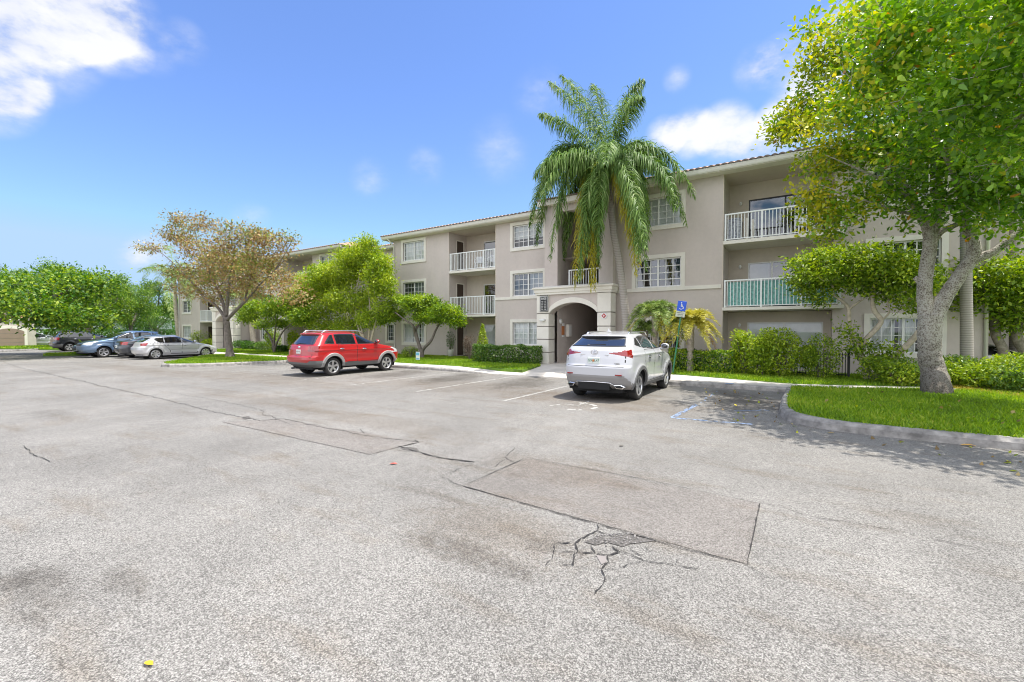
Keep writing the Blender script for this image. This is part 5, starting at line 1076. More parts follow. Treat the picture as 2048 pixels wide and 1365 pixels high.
# red SUV
sp = SP['suv']; c2, *_ = make_car('parked_suv', sp, (-15.83, 11.76, 0), UP, 'red SUV with grey lower cladding and silver roof rails', 'car', M['car_red'], CG)
plate(c2, sp, .93, 'H7 W', .13, .075); b = MB(); xe = rearx(sp, 1.08)-.012; b.ell((xe, 0, 1.1), (.008, .09, .045), 16, 8); b.build('emblem', M['chrome'], c2)
b = MB(); b.tube([(rearx(sp, 1.2)-.01, .3, 1.2), (rearx(sp, 1.24)-.02, .1, 1.235), (rearx(sp, 1.24)-.02, -.25, 1.225)], .012, 6); b.build('wiper', M['car_trim'], c2)
b = MB(); b.tube([(-1.95, .45, .30), (-2.18, .45, .29)], .035, 10); b.build('exhaust', M['clad'], c2); b = MB(); b.box(-2.19, -2.16, -.74, .74, .742, .758); b.build('bumper_ledge', M['car_red'], c2)

# the row at the left, from the near silver one outwards
sp = SP['hatchback']; make_car('parked_hatchback', sp, (-33.12, 11.93, 0), UP, 'silver hatchback parked nose-in beside the grass island', 'car', M['car_silver'], CG, 1.6)[0]
sp = SP['sedan']; c4 = make_car('parked_sedan', sp, (-35.45, 12.0, 0), UP, 'charcoal sedan with bright red tail lights left of the silver hatchback', 'car', M['car_dark'], CG, 1.8)[0]; plate(c4, sp, .72, 'DK 81')
sp = spec('suv', rear=[(z, x+.1) for z, x in SP['suv']['rear']], lip=None, lipw=.015, rails=None, regions=[r for r in SP['suv']['regions'] if 'bumper' not in r[0]], spokes=5)
sp['front'] = [(z, x+.15) for z, x in sp['front']]; make_car('parked_wagon', sp, (-37.85, 10.75, 0), DN, 'blue-grey wagon parked nose-out with its front wheel showing', 'car', M['car_blue'], CG, 1.8)
sp = spec('sedan'); make_car('parked_sedan', sp, (-41.0, 11.3, 0), DN, 'white-fronted sedan nose-out left of the blue-grey wagon', 'car', M['car_grey'], CG, 2.2)
sp = spec('suv', lip=None, lipw=.015, railm='car_trim', regions=[r for r in SP['suv']['regions']]); make_car('parked_suv', sp, (-51.1, 12.0, 0), UP, 'black SUV parked under the left trees', 'car', M['car_black'], CG, 2.0)
sp = spec('sedan'); make_car('parked_sedan', sp, (-67.5, 12.0, 0), math.radians(70), 'silver sedan parked beyond the trunk right of the garage', 'car', M['car_silver'], CG, 2.5)
sp = spec('crossover', rails=None); make_car('parked_crossover', sp, (-77, 13.2, 0), math.radians(70), 'white car parked farthest left behind the silver sedan', 'car', M['car_white'], CG, 2.5)
q = at(1985, 705, 22.0); make_car('parked_sedan', spec('sedan'), (q.x, 22.4, -.15), 0.12, 'white car roof behind the shrubs past the right corner', 'car', M['car_white'], CG, 2.5)

# ------------------------------------------------------------------ plants
def leaves(name, P, size, m, parent=None, origin=(0, 0, 0), up=.35, asp=.45, rng=RNG, midx=None, shape='diamond', axis=None, sj=.35):
    """one small face per leaf, at points P"""
    P = np.asarray(P, float); n = len(P); a = rng.normal(0, 1, (n, 3))
    if axis is not None: a = a*.55+axis
    a /= np.linalg.norm(a, axis=1, keepdims=True)
    nn = rng.normal(0, 1, (n, 3)); nn[:, 2] = np.abs(nn[:, 2])+up*2; s = np.cross(a, nn); s /= np.maximum(np.linalg.norm(s, axis=1, keepdims=True), 1e-6)
    L = size*rng.uniform(1-sj, 1+sj, n)[:, None]; w = L*asp
    nrm = np.cross(s, a)
    if shape == 'diamond':
        V = np.stack([P-a*L*.5, P+s*w*.5+nrm*L*.06, P+a*L*.5, P-s*w*.5+nrm*L*.06], 1); k = 4
    else:
        V = np.stack([P-a*L*.5, P-a*L*.1+s*w*.38, P+a*L*.3+s*w*.5, P+a*L*.5, P+a*L*.3-s*w*.5, P-a*L*.1-s*w*.38], 1); k = 6
    F = np.arange(n*k).reshape(-1, k)
    return mesh_np(name, V.reshape(-1, 3), F, m, parent, origin, midx)
def ell_pts(n, c, r, rng, shell=.55):
    d = rng.normal(0, 1, (n, 3)); d /= np.linalg.norm(d, axis=1, keepdims=True); q = rng.uniform(shell**3, 1, n)**(1/3)
    return np.asarray(c)+d*q[:, None]*np.asarray(r)
def tree(name, limbs, clumps, label, cat, group, barkm, leafm, lsize, per, cl=.28, tw=.012, rng=None, shape='diamond', asp=.5, up=.3, mixf=None, flat=.7, ring=10, dead=0, shell=.5, twigs=True):
    """limbs: polylines [(Vector, radius)...]; clumps: (centre, (rx,ry,rz), tips). Twigs grow from the nearest limb to every tip, leaves sit round the tips."""
    rng = rng or np.random.default_rng(len(label)); base = limbs[0][0][0]; org = tuple(base); root = thing(name, org, label, cat, group)
    b = MB(); pts = []
    for L in limbs:
        P = [Vector(p) for p, r in L]; R = [r for p, r in L]; Q = []; QR = []
        for i in range(len(P)-1):
            a, p, q, d = P[max(i-1, 0)], P[i], P[i+1], P[min(i+2, len(P)-1)]
            for k in range(5):
                t = k/5; Q.append(.5*((2*p)+(q-a)*t+(2*a-5*p+4*q-d)*t*t+(3*p-a-3*q+d)*t**3)); QR.append((R[i]+(R[i+1]-R[i])*t)*rng.uniform(.95, 1.06))
        Q.append(P[-1]); QR.append(R[-1]); b.tube(Q, QR, ring); pts += [(q, r) for q, r in zip(Q, QR)][len(Q)//3:]
    b.build('trunk', barkm, root, org, True)
    LP = np.array([tuple(q) for q, r in pts]); tips = []; tb = MB()
    for c, r, n in clumps:
        T = ell_pts(n, tuple(c), r, rng, shell); tips.append(T)
    T = np.concatenate(tips)
    order = np.argsort(((T-LP.mean(0))**2).sum(1)); nodes = LP.copy(); nr = np.array([min(r, .06) for q, r in pts])
    newn = []; ch = []
    for i in order:
        t = T[i]; d = ((nodes-t)**2).sum(1); k = int(d.argmin()); s = nodes[k]; dist = math.sqrt(d[k])
        if dist > .12:
            mid = (s+t)/2+rng.normal(0, .08*dist, 3)+np.array([0, 0, -.06*dist]); r0 = max(tw*.6, min(nr[k]*.65, tw*(1+dist*1.6)))
            if twigs: tb.tube([tuple(s), tuple(mid), tuple(t)], [r0, r0*.75, tw*.35], 4, 0, False)
            nodes = np.concatenate([nodes, [mid, t]]); nr = np.concatenate([nr, [r0*.75, r0*.5]])
    if twigs and tb.v: tb.build('twigs', barkm, root, org)
    n = len(T); cnt = rng.integers(max(1, int(per*.55)), int(per*1.45)+1, n); idx = np.repeat(np.arange(n), cnt)
    P = T[idx]+rng.normal(0, 1, (len(idx), 3))*cl*np.array([1, 1, flat])
    mats = leafm if isinstance(leafm, list) else [leafm]; mi = None
    if len(mats) > 1: mi = mixf(P, T[idx], idx, rng)
    ax = P-T[idx]; ax /= np.maximum(np.linalg.norm(ax, axis=1, keepdims=True), 1e-6); leaves('crown', P, lsize, mats, root, org, up, asp, rng, mi, shape, ax*.9)
    return root
def limb(Y, *pp, w=1.0):          # pp: (px, py, radius[, dy])
    return [(at(p[0], p[1], Y+(p[3] if len(p) > 3 else 0)), p[2]*w) for p in pp]
def clump(px, py, Y, rx, rz, n, ry=None):      # radii in metres
    return (at(px, py, Y), (rx, ry or rx, rz), n)

# --- the large tree on the island
Yt = 15.45; base = gr(1873, 788, .15)
L0 = [(Vector((base.x+.02, base.y, -.1)), .40), (Vector((base.x, base.y, .22)), .315), (at(1867, 742, Yt), .26), (at(1861, 720, Yt), .24), (at(1859, 700, Yt), .235), (at(1859, 665, Yt), .24), (at(1862, 630, Yt), .255)]
limbs = [L0,
    limb(Yt, (1858, 650, 0.191), (1849, 595, 0.157), (1852, 545, 0.148), (1860, 490, 0.144), (1856, 455, 0.135), (1838, 425, 0.113), (1815, 385, 0.091), (1792, 340, 0.074), (1775, 290, 0.052), (1750, 240, 0.026, -.5)),
    limb(Yt, (1860, 490, 0.113), (1874, 440, 0.100), (1878, 390, 0.083), (1880, 330, 0.065), (1895, 270, 0.048), (1900, 190, 0.026)),
    limb(Yt, (1868, 480, 0.087), (1885, 462, 0.070), (1920, 445, 0.061), (1950, 410, 0.048), (1975, 350, 0.026)),
    limb(Yt, (1866, 640, 0.183), (1893, 590, 0.161), (1922, 548, 0.148), (1947, 508, 0.144), (1942, 472, 0.126), (1930, 440, 0.109), (1945, 390, 0.087), (1960, 330, 0.061), (1990, 250, 0.035)),
    limb(Yt, (1945, 520, 0.122), (1985, 505, 0.087), (2020, 480, 0.087), (2050, 455, 0.083), (2090, 400, 0.065), (2150, 330, 0.035)),
    limb(Yt, (1852, 580, 0.096), (1838, 562, 0.070), (1829, 555, 0.057)),
    limb(Yt, (1835, 415, 0.061), (1780, 370, 0.039, -1), (1720, 340, 0.022, -1.6), (1650, 310, 0.007, -2)),
    limb(Yt, (1800, 350, 0.052), (1740, 280, 0.035, .4), (1680, 230, 0.017, .8), (1610, 200, 0.007, 1)),
    limb(Yt, (1830, 430, 0.044), (1770, 415, 0.030, -1.0), (1700, 390, 0.016, -1.6), (1640, 370, 0.006, -1.8)),
    limb(Yt, (1950, 400, 0.061), (2000, 300, 0.044, -2), (2060, 200, 0.017, -3.5)), limb(Yt, (1890, 300, 0.044), (1860, 180, 0.030, -1), (1820, 60, 0.009, -1.5)),
    limb(Yt, (1935, 430, 0.070), (1900, 330, 0.052, -1.8), (1830, 200, 0.035, -3.4), (1790, 100, 0.013, -4.2)), limb(Yt, (1960, 340, 0.061), (2010, 260, 0.044, -2.8), (2060, 220, 0.017, -4.4))]
cl = [clump(1590, 240, 15.3, .75, .55, 60), clump(1560, 262, 15.5, .55, .3, 22), clump(1660, 190, 15.4, 1.0, .8, 80), clump(1640, 130, 15.5, .6, .35, 26), clump(1690, 90, 15.3, .9, .6, 60), clump(1720, 300, 15.2, 1.0, .75, 85),
      clump(1640, 320, 15.2, .65, .45, 45), clump(1625, 400, 14.9, .55, .45, 34), clump(1650, 455, 14.8, .55, .4, 30), clump(1700, 410, 14.7, .7, .5, 48), clump(1780, 380, 14.6, .8, .5, 42), clump(1780, 200, 15.6, 1.2, 1.0, 110),
      clump(1780, 60, 15.2, 1.1, 1.0, 75), clump(1900, 120, 15.4, 1.5, 1.2, 130), clump(1900, 270, 14.6, 1.2, .9, 95), clump(2000, 200, 14, 1.3, 1.2, 110), clump(2000, 340, 13.9, 1.1, .7, 80), clump(2060, 400, 13.6, .9, .55, 50), clump(1930, 395, 14.3, .7, .4, 30),
      clump(2100, 250, 13.6, 1.6, 1.3, 80), clump(2010, 60, 14, 1.6, 1.0, 70), clump(1900, -60, 15.4, 2.0, 1.2, 60), clump(2100, 60, 13.6, 1.8, 1.3, 60), clump(1840, 430, 14.8, .5, .3, 12), clump(1990, 430, 14.8, .6, .35, 20), clump(2130, 430, 14, 1.2, .8, 30),
      clump(1890, 250, 15.6, 2.0, 1.2, 60, 1.2), clump(1990, 120, 12.6, 2.0, 1.0, 60, 1.4),
      clump(1800, 150, 11.4, .9, .45, 40, .9), clump(1880, 60, 11.2, 1.1, .5, 45, 1.0), clump(2010, 230, 11.0, .9, .5, 50, .9), clump(2040, 120, 10.6, 1.0, .6, 55, 1.0), clump(1960, -40, 10.8, 1.2, .6, 45), clump(2120, 280, 10.8, 1.0, .6, 45), clump(2120, 100, 10.2, 1.2, .7, 45), clump(2200, 260, 12.0, 1.8, 1.0, 50), clump(1830, 300, 13.0, .9, .5, 45), clump(1700, 60, 12.6, 1.0, .45, 26), clump(1720, 220, 12.6, .8, .4, 26), clump(1770, 110, 11.2, .8, .4, 28), clump(1640, 240, 13.4, .7, .35, 22), clump(1900, 180, 10.2, .8, .4, 26),
      ((4.2, 8.8, 6.3), (1.2, 1.0, .5), 60), ((3.3, 9.4, 6.6), (1.0, .8, .45), 45), ((2.4, 9.8, 6.9), (.8, .7, .4), 32), ((5.5, 9.0, 6.5), (1.5, 1.2, .6), 50), ((7, 10, 7), (2, 1.6, .8), 50), ((1.5, 10.6, 7.4), (.9, .8, .4), 28)]
def big_mix(P, T, idx, rng):
    r = rng.random(len(P)); tr = rng.random(idx.max()+1)[idx]
    u = (P-np.array([0, 0, EYE])); dep = u@np.array(VX); px = 1024+F_PX*(u@np.array(RX))/dep
    left = np.clip((1840-px)/240, 0, 1)
    m = np.zeros(len(P), int); m[(tr*.6+r*.4) < .12+.58*left] = 1; m[r > .994] = 2
    return m
cl = [(c, r, int(n*(.74 if i < 12 else .88))) for i, (c, r, n) in enumerate(cl)]
tree('broadleaf_tree', limbs, cl, 'large tree with speckled forked trunk on the grass island, leaves yellowing at left', 'tree', None, M['bark_speckled'], [M['leaf_big'], M['leaf_yellow'], M['leaf_orange']], .122, 27, .20, .011, np.random.default_rng(3), 'ovate', .55, .5, big_mix, .75, 16)

# --- small trees and multi-stemmed ones
def auto_limbs(base, Y, stems, r, rng):
    out = []
    for s in stems:
        pts = [base]+[at(p[0], p[1], Y+(p[2] if len(p) > 2 else 0)) for p in s]; n = len(pts)
        out.append([(p, r*(1-.72*i/(n-1))) for i, p in enumerate(pts)])
    return out
r_ = np.random.default_rng(8)
b0 = gr(845, 716, .14); Y = b0.y
tree('clipped_tree', auto_limbs(b0, Y, [[(838, 690), (830, 668), (826, 652, -.4), (810, 640, -.6), (790, 625, -.5)], [(846, 700), (862, 682), (872, 660, .3), (885, 640, .6), (900, 630, .6)], [(838, 690), (832, 660), (842, 645), (850, 628)]], .11, r_),
     [clump(785, 628, Y, .75, .35, 65), clump(840, 610, Y, 1.15, .55, 130, 1.0), clump(890, 628, Y, .9, .5, 90), clump(858, 632, Y, .9, .35, 60), clump(765, 640, Y, .35, .2, 14), clump(912, 640, Y, .4, .3, 26), clump(800, 604, Y, .6, .3, 36)],
     'small clipped tree with forked dark trunk and flat crown before the near block', 'tree', None, M['bark_dark'], M['leaf_green'], .135, 46, .19, .01, np.random.default_rng(21), 'diamond', .5, .8, None, .6, 10)
b0 = gr(738, 716, .14); Y = 18.3; b0 = at(735, 712, Y); b0.z = .12
tree('multi_stem_tree', auto_limbs(b0, Y, [[(728, 680), (718, 640), (700, 600), (680, 560)], [(738, 670), (740, 620), (735, 560)], [(745, 670), (755, 630), (765, 590)], [(720, 690), (700, 655), (670, 620)], [(732, 690), (715, 650), (712, 600), (720, 540)]], .09, r_),
     [clump(730, 505, Y, .9, .8, 95), clump(690, 545, Y, 1.5, .9, 150), clump(755, 560, Y, .7, 1.1, 110), clump(640, 580, Y, 1.3, .7, 120), clump(700, 600, Y, 1.6, .8, 160), clump(740, 640, Y, .8, .45, 60), clump(600, 590, Y, .8, .5, 50), clump(735, 490, Y, .35, .5, 20), clump(655, 620, Y, 1.2, .5, 70), clump(650, 545, Y, 1.0, .6, 70), clump(615, 562, Y, .8, .5, 45), clump(765, 530, Y, .45, .6, 40), clump(700, 515, Y, .9, .5, 60), clump(765, 620, Y, .5, .5, 40), clump(590, 610, Y, .8, .5, 45), clump(620, 590, Y, 1.1, .6, 70), clump(665, 560, Y, 1.0, .7, 70), clump(705, 530, Y, .9, .6, 60), clump(775, 575, Y, .4, .7, 40), clump(610, 640, Y, 1.0, .4, 45), clump(650, 650, Y, 1.0, .35, 40), clump(695, 650, Y, .9, .4, 45)],
     'tall yellow-green multi-stemmed tree against the left corner of the near block', 'tree', None, M['bark_pale'], [M['leaf_lime'], M['leaf_shrub']], .15, 40, .24, .01, np.random.default_rng(22), 'diamond', .42, .3, lambda P, T, i, r: (r.random(len(P)) < np.clip((P[:, 0]+24.5)/3.5, .25, .85)).astype(int), .8, 8)
Y = 17.2; b0 = at(548, 712, Y); b0.z = .12
tree('clipped_tree', auto_limbs(b0, Y, [[(546, 690), (538, 670), (520, 650), (505, 635)], [(552, 690), (565, 665), (585, 645)], [(548, 680), (552, 650), (550, 625)]], .09, r_),
     [clump(520, 620, Y, 1.3, .6, 110), clump(570, 612, Y, 1.4, .7, 130), clump(610, 632, Y, .9, .5, 60), clump(495, 635, Y, .6, .35, 36), clump(545, 648, Y, 1.1, .3, 50)],
     'low dark green tree with bent stems right of the brown-leaved tree', 'tree', None, M['bark_dark'], [M['leaf_green'], M['leaf_lime']], .16, 38, .24, .012, np.random.default_rng(23), 'diamond', .5, .6, lambda P, T, i, r: (r.random(len(P)) < np.clip((P[:, 0]+27.3)/3.5, .05, .7)).astype(int), .6, 8)
# brown-leaved tree on the grass finger
b0 = gr(461, 715, .15); Y = b0.y
tree('bare_branched_tree', [[(b0+Vector((0, 0, -.1)), .32), (at(459, 700, Y), .19), (at(455, 660, Y), .16), (at(452, 636, Y), .17)],
     limb(Y, (452, 640, 0.109), (435, 615, 0.082), (412, 598, 0.075), (395, 580, 0.061), (375, 550, 0.041), (350, 520, 0.027)), limb(Y, (452, 638, 0.102), (444, 600, 0.082), (425, 560, 0.061), (405, 510, 0.041), (390, 470, 0.027)), limb(Y, (453, 634, 0.095), (456, 590, 0.075), (462, 540, 0.054), (470, 490, 0.034)),
     limb(Y, (454, 640, 0.109), (475, 618, 0.088), (495, 598, 0.075), (515, 575, 0.048), (540, 550, 0.027), (570, 520, 0.020)), limb(Y, (490, 600, 0.054), (500, 560, 0.048), (505, 520, 0.034), (510, 480, 0.020)), limb(Y, (400, 585, 0.041), (360, 540, 0.034), (320, 505, 0.020), (290, 495, 0.014)), limb(Y, (540, 555, 0.027), (575, 500, 0.017), (588, 468, 0.008))],
     [clump(385, 445, Y, 1.3, .5, 55), clump(350, 475, Y, 1.0, .5, 42), clump(298, 496, Y, .8, .25, 22), clump(410, 500, Y, 1.6, .7, 80), clump(480, 470, Y, 1.4, .7, 85), clump(470, 520, Y, 1.8, .8, 110), clump(540, 495, Y, 1.0, .6, 40), clump(400, 550, Y, 1.4, .6, 60), clump(455, 565, Y, 1.6, .6, 60), clump(520, 545, Y, 1.3, .6, 55), clump(560, 560, Y, .9, .5, 25), clump(345, 545, Y, .7, .4, 20), clump(560, 480, Y, 1.0, .4, 16), clump(395, 583, Y, .9, .45, 26), clump(345, 575, Y, .6, .3, 12), clump(505, 578, Y, 1.1, .4, 32), clump(440, 595, Y, 1.0, .4, 24), clump(585, 585, Y, 1.0, .5, 22), clump(430, 530, Y, 1.2, .6, 50), clump(520, 520, Y, 1.2, .5, 40)],
     'tree with thin rusty brown foliage and bare branches on the grass finger', 'tree', None, M['bark_dark'], [M['leaf_brown'], M['leaf_olive']], .15, 27, .28, .016, np.random.default_rng(24), 'diamond', .45, .3, lambda P, T, i, r: (r.random(len(P)) < .35+.25*np.sin(P[:, 0]*1.7+P[:, 2]*1.1)).astype(int), .6, 10)
# right hand multi-stemmed trees by the wall
Y = 18.2; b0 = at(1737, 758, Y); b0.z = .13
tree('multi_stem_tree', [[(b0, .14), (at(1728, 728, Y), .11), (at(1715, 695, Y), .09), (at(1700, 655, Y), .06), (at(1697, 618, Y), .05), (at(1685, 603, Y), .045), (at(1668, 590, Y), .04), (at(1665, 565, Y), .03)],
      limb(Y, (1722, 705, .08), (1727, 685, .075), (1755, 655, .075), (1762, 640, .07), (1748, 620, .07), (1745, 590, .06), (1752, 560, .04)), limb(Y, (1697, 620, .035), (1712, 608, .03), (1728, 598, .02)),
      [(b0, .12)]+limb(Y, (1760, 745, .11, -.1), (1790, 715, .10, -.2), (1815, 690, .09, -.3), (1835, 668, .08, -.4), (1850, 640, .06, -.3), (1860, 610, .05, 0)), limb(Y, (1765, 640, .03), (1778, 625, .025), (1775, 605, .02), (1785, 580, .015))],
     [clump(1650, 540, Y, 1.1, .65, 120), clump(1720, 530, Y, 1.2, .6, 140), clump(1770, 550, Y, 1.1, .6, 120), clump(1800, 585, Y, .8, .35, 40), clump(1625, 575, Y, .5, .35, 30), clump(1740, 570, Y, .8, .3, 30), clump(1640, 600, Y, .35, .2, 10), clump(1830, 560, Y, .7, .4, 40), clump(1730, 700, Y-.2, .4, .2, 16), clump(1780, 708, Y-.3, .25, .25, 10), clump(1690, 668, Y-.2, .25, .2, 8), clump(1815, 618, Y, .3, .2, 8)],
     'crooked pale-stemmed tree between the round shrub and the big trunk', 'tree', None, M['bark_pale'], [M['leaf_green'], M['leaf_shrub']], .12, 36, .18, .01, np.random.default_rng(25), 'diamond', .5, .5, lambda P, T, i, r: (r.random(len(P)) < .5).astype(int), .7, 9)
Y = 21.5; b0 = at(2010, 735, Y); b0.z = .13
tree('multi_stem_tree', [[(b0, .16), (at(2008, 705, Y), .14), (at(1992, 670, Y), .13), (at(1990, 630, Y), .12), (at(2000, 590, Y), .08)], [(b0+Vector((1.2, .4, 0)), .15)]+limb(Y, (2040, 690, .14), (2035, 640, .12), (2040, 590, .08)), limb(Y, (1990, 640, .09), (1965, 610, .06), (1930, 590, .04))],
     [clump(1930, 570, Y, 1.7, .7, 130), clump(2000, 560, Y, 1.8, .8, 150), clump(2060, 580, Y, 1.6, 1.0, 120), clump(1960, 610, Y, 1.3, .4, 70), clump(2030, 630, Y, 1.2, .5, 60), clump(1900, 610, Y, .7, .35, 40), clump(2120, 600, Y, 1.6, 1.2, 60)],
     'leafy tree with two leaning grey stems beyond the right corner', 'tree', None, M['bark'], [M['leaf_green'], M['leaf_shrub']], .14, 34, .24, .012, np.random.default_rng(26), 'diamond', .5, .5, lambda P, T, i, r: (r.random(len(P)) < .45).astype(int), .7, 9)

# --- palms
def bez(a, b, c, n): return [a*(1-t)**2+b*2*t*(1-t)+c*t*t for t in [i/n for i in range(n+1)]]
def fronds(paths, ll, m, root, org, pairs=70, droop=.9, wd=.022, rng=RNG, name='frond', start=.16, rach=None, midxf=None, rw=.022, vee=.25):
    for fi_, (path, mi) in enumerate(paths):
        P = [Vector(p) for p in path]; n = len(P)-1; b = MB(); b.tube(P, [rw*(1-.75*i/n)+.002 for i in range(n+1)], 5, 0, False)
        A = np.array([tuple(p) for p in P]); T = np.gradient(A, axis=0); T /= np.linalg.norm(T, axis=1, keepdims=True)
        t = np.repeat(np.linspace(start, .995, pairs), 2)+rng.normal(0, .004, pairs*2); t = np.clip(t, 0, 1); sgn = np.tile([1, -1], pairs)
        x = t*n; i0 = np.minimum(x.astype(int), n-1); fr = (x-i0)[:, None]; pos = A[i0]*(1-fr)+A[i0+1]*fr; tg = T[i0]
        side = np.cross(tg, [0, 0, 1.0]); ln = np.linalg.norm(side, axis=1, keepdims=True); bad = ln[:, 0] < .15; side[bad] = np.cross(tg[bad], [.7, .7, 0]); side /= np.maximum(np.linalg.norm(side, axis=1, keepdims=True), 1e-6)
        upv = np.cross(side, tg); upv /= np.maximum(np.linalg.norm(upv, axis=1, keepdims=True), 1e-6); flip = upv[:, 2] < 0; upv[flip] *= -1
        L = ll*(np.sin(np.pi*np.clip(t*.86+.12, 0, 1))**.6)*rng.uniform(.75, 1.15, len(t))
        d = side*sgn[:, None]*rng.uniform(.6, 1, len(t))[:, None]+tg*rng.uniform(.35, .75, len(t))[:, None]+upv*rng.normal(vee, .3 if pairs < 150 else .6, len(t))[:, None]; d /= np.linalg.norm(d, axis=1, keepdims=True)
        g = np.array([0, 0, -1.0]); seg = 3; pts = [pos]; cur = pos; dd = d.copy()
        for k in range(seg):
            dd = dd+g*droop*(.35+.5*k)*rng.uniform(.7, 1.2, len(t))[:, None]; dd /= np.linalg.norm(dd, axis=1, keepdims=True); cur = cur+dd*(L/seg)[:, None]; pts.append(cur)
        wv = np.cross(d, upv+rng.normal(0, .5, d.shape)); wv /= np.maximum(np.linalg.norm(wv, axis=1, keepdims=True), 1e-6)
        ws = [wd*.6, wd, wd*.75, .001]; V = []; 
        for k in range(seg+1): V += [pts[k]+wv*ws[k]*.5, pts[k]-wv*ws[k]*.5]
        V = np.stack(V, 1); N_ = len(t); Q = (np.arange(N_)*8)[:, None, None]+np.array([[2*k, 2*k+1, 2*k+3, 2*k+2] for k in range(seg)])[None]
        base_n = len(b.v); allV = np.concatenate([np.array([tuple(v) for v in b.v]), V.reshape(-1, 3)]); allF = np.concatenate([np.array(b.f), Q.reshape(-1, 4)+base_n])
        mesh_np(name, allV, allF, m[mi] if isinstance(m, list) else m, root, org)
def palm_trunk(path, name, root, org, m, n=14):
    b = MB(); b.tube([p for p, r in path], [r for p, r in path], n); return b.build(name, m, root, org, True)
Y = 18.3; base = at(1254, 712, Y); base.z = .1; org = tuple(base)
R_ = thing('queen_palm', base, 'tall palm with long drooping green and yellowing fronds in front of the entrance', 'palm tree')
tp = [(base, .23), (at(1254, 690, Y), .19), (at(1252, 640, Y), .165), (at(1246, 580, Y), .155), (at(1238, 520, Y), .15), (at(1228, 470, Y), .145), (at(1223, 430, Y), .14), (at(1221, 400, Y), .15), (at(1220, 370, Y), .17), (at(1218, 335, Y), .13), (at(1217, 312, Y), .06)]
sp_ = []
for i in range(len(tp)-1):
    for k in range(4): t = k/4; sp_.append((tp[i][0].lerp(tp[i+1][0], t), tp[i][1]*(1-t)+tp[i+1][1]*t))
palm_trunk(sp_+[tp[-1]], 'trunk', R_, org, M['palm_bark'])
b = MB(); rr = random.Random(2)         # old leaf bases
for k in range(26):
    a = rr.uniform(0, 6.28); z = rr.uniform(345, 425); c = at(1220, z, Y); d = Vector((math.cos(a), math.sin(a), 0)); b.tube([c+d*.11, c+d*.2+Vector((0, 0, .18)), c+d*.28+Vector((0, 0, .42))], [.06, .04, .012], 5)
b.build('leaf_bases', M['bark'], R_, org)
C = lambda px, py, dy=0: at(px, py, Y+dy)
top = C(1218, 328); fr = []
for (m1, e, dy1, dy2, mi) in [((1170, 200), (1096, 162), .2, .6, 0), ((1150, 235), (1078, 228), -.6, -1.2, 0), ((1185, 190), (1120, 150), .9, 1.6, 0), ((1240, 180), (1288, 160), .1, .3, 0), ((1252, 190), (1284, 195), -.5, -.9, 0), ((1205, 200), (1185, 168), 1.1, 2.2, 0),
      ((1105, 225), (1068, 400), -.2, -.4, 0), ((1095, 270), (1072, 470), .7, 1.2, 0), ((1130, 250), (1100, 500), -1.2, -1.8, 0), ((1120, 250), (1084, 380), -1.6, -2.6, 0), ((1140, 270), (1128, 500), 1.3, 2.0, 0), ((1168, 290), (1160, 540), -1.2, -1.5, 0), ((1160, 300), (1150, 555), -.3, -.5, 1), ((1180, 290), (1182, 560), -.8, -1.0, 1), ((1195, 300), (1196, 500), -1.3, -1.6, 0), ((1185, 310), (1190, 560), .2, .2, 1), ((1175, 270), (1170, 470), 1.6, 2.2, 0),
      ((1275, 235), (1292, 520), -.8, -1.2, 0), ((1285, 240), (1298, 460), .4, .6, 0), ((1260, 260), (1278, 500), -1.5, -2.0, 0), ((1310, 230), (1374, 430), .3, .5, 0), ((1320, 260), (1350, 400), -.6, -.9, 0), ((1265, 265), (1262, 470), 1.2, 1.8, 0), ((1250, 280), (1272, 530), -.9, -1.1, 1), ((1235, 220), (1240, 400), 1.8, 3.0, 0), ((1290, 230), (1330, 350), 1.2, 2.2, 0), ((1215, 240), (1210, 330), -1.6, -3.2, 0)]:
    fr.append((bez(top+Vector((rr.uniform(-.08, .08), rr.uniform(-.1, .1), rr.uniform(-.2, .1))), C(*m1, dy1), C(e[0], e[1]+(22 if e[1] > 350 else 0), dy2), 22), mi))
    if e[1] > 350: fr.append((bez(top+Vector((rr.uniform(-.08, .08), rr.uniform(-.1, .1), rr.uniform(-.2, .1))), C(m1[0]+rr.uniform(-14, 14), m1[1]+rr.uniform(-5, 25), dy1+rr.uniform(-.5, .5)), C(e[0]+rr.uniform(-16, 16), e[1]+rr.uniform(-40, 5), dy2+rr.uniform(-.5, .5)), 22), mi if rr.random() < .6 else 0))
fronds(fr, .90, [M['palm'], M['palm_yellow']], R_, org, 190, 1.15, .034, np.random.default_rng(4), vee=-.05)
# two pygmy date palms behind the hedge
def date_palm(px, pyb, pyt, Y, rad, m, label, seed, nf=64):
    rng = np.random.default_rng(seed); base = at(px, pyb, Y); base.z = .12; top = at(px+2, pyt, Y); org = tuple(base); R_ = thing('date_palm', base, label, 'palm tree', 'small date palms by the blue sign')
    b = MB(); n = 14; b.tube([base.lerp(top, i/n) for i in range(n+1)], [.11+.02*(i % 2) for i in range(n+1)], 10); b.build('trunk', M['bark'], R_, org)
    F_ = []
    for i in range(nf):
        a = rng.uniform(0, 6.283); el = rng.uniform(-.45, 1.45); L = rad*rng.uniform(.85, 1.1); d = Vector((math.cos(a), math.sin(a), 0)); mid = top+d*L*.5*math.cos(el*.7)+Vector((0, 0, L*(.30+.42*math.sin(el)))); end = top+d*L*(1.0*math.cos(el*.75))+Vector((0, 0, L*(-.55+.95*math.sin(el))))
        F_.append((bez(top, mid, end, 12), 1 if el < -.12 and rng.random() < .5 else 0))
    fronds(F_, .26, m, R_, org, 56, .28, .018, rng, rw=.009, vee=.45)
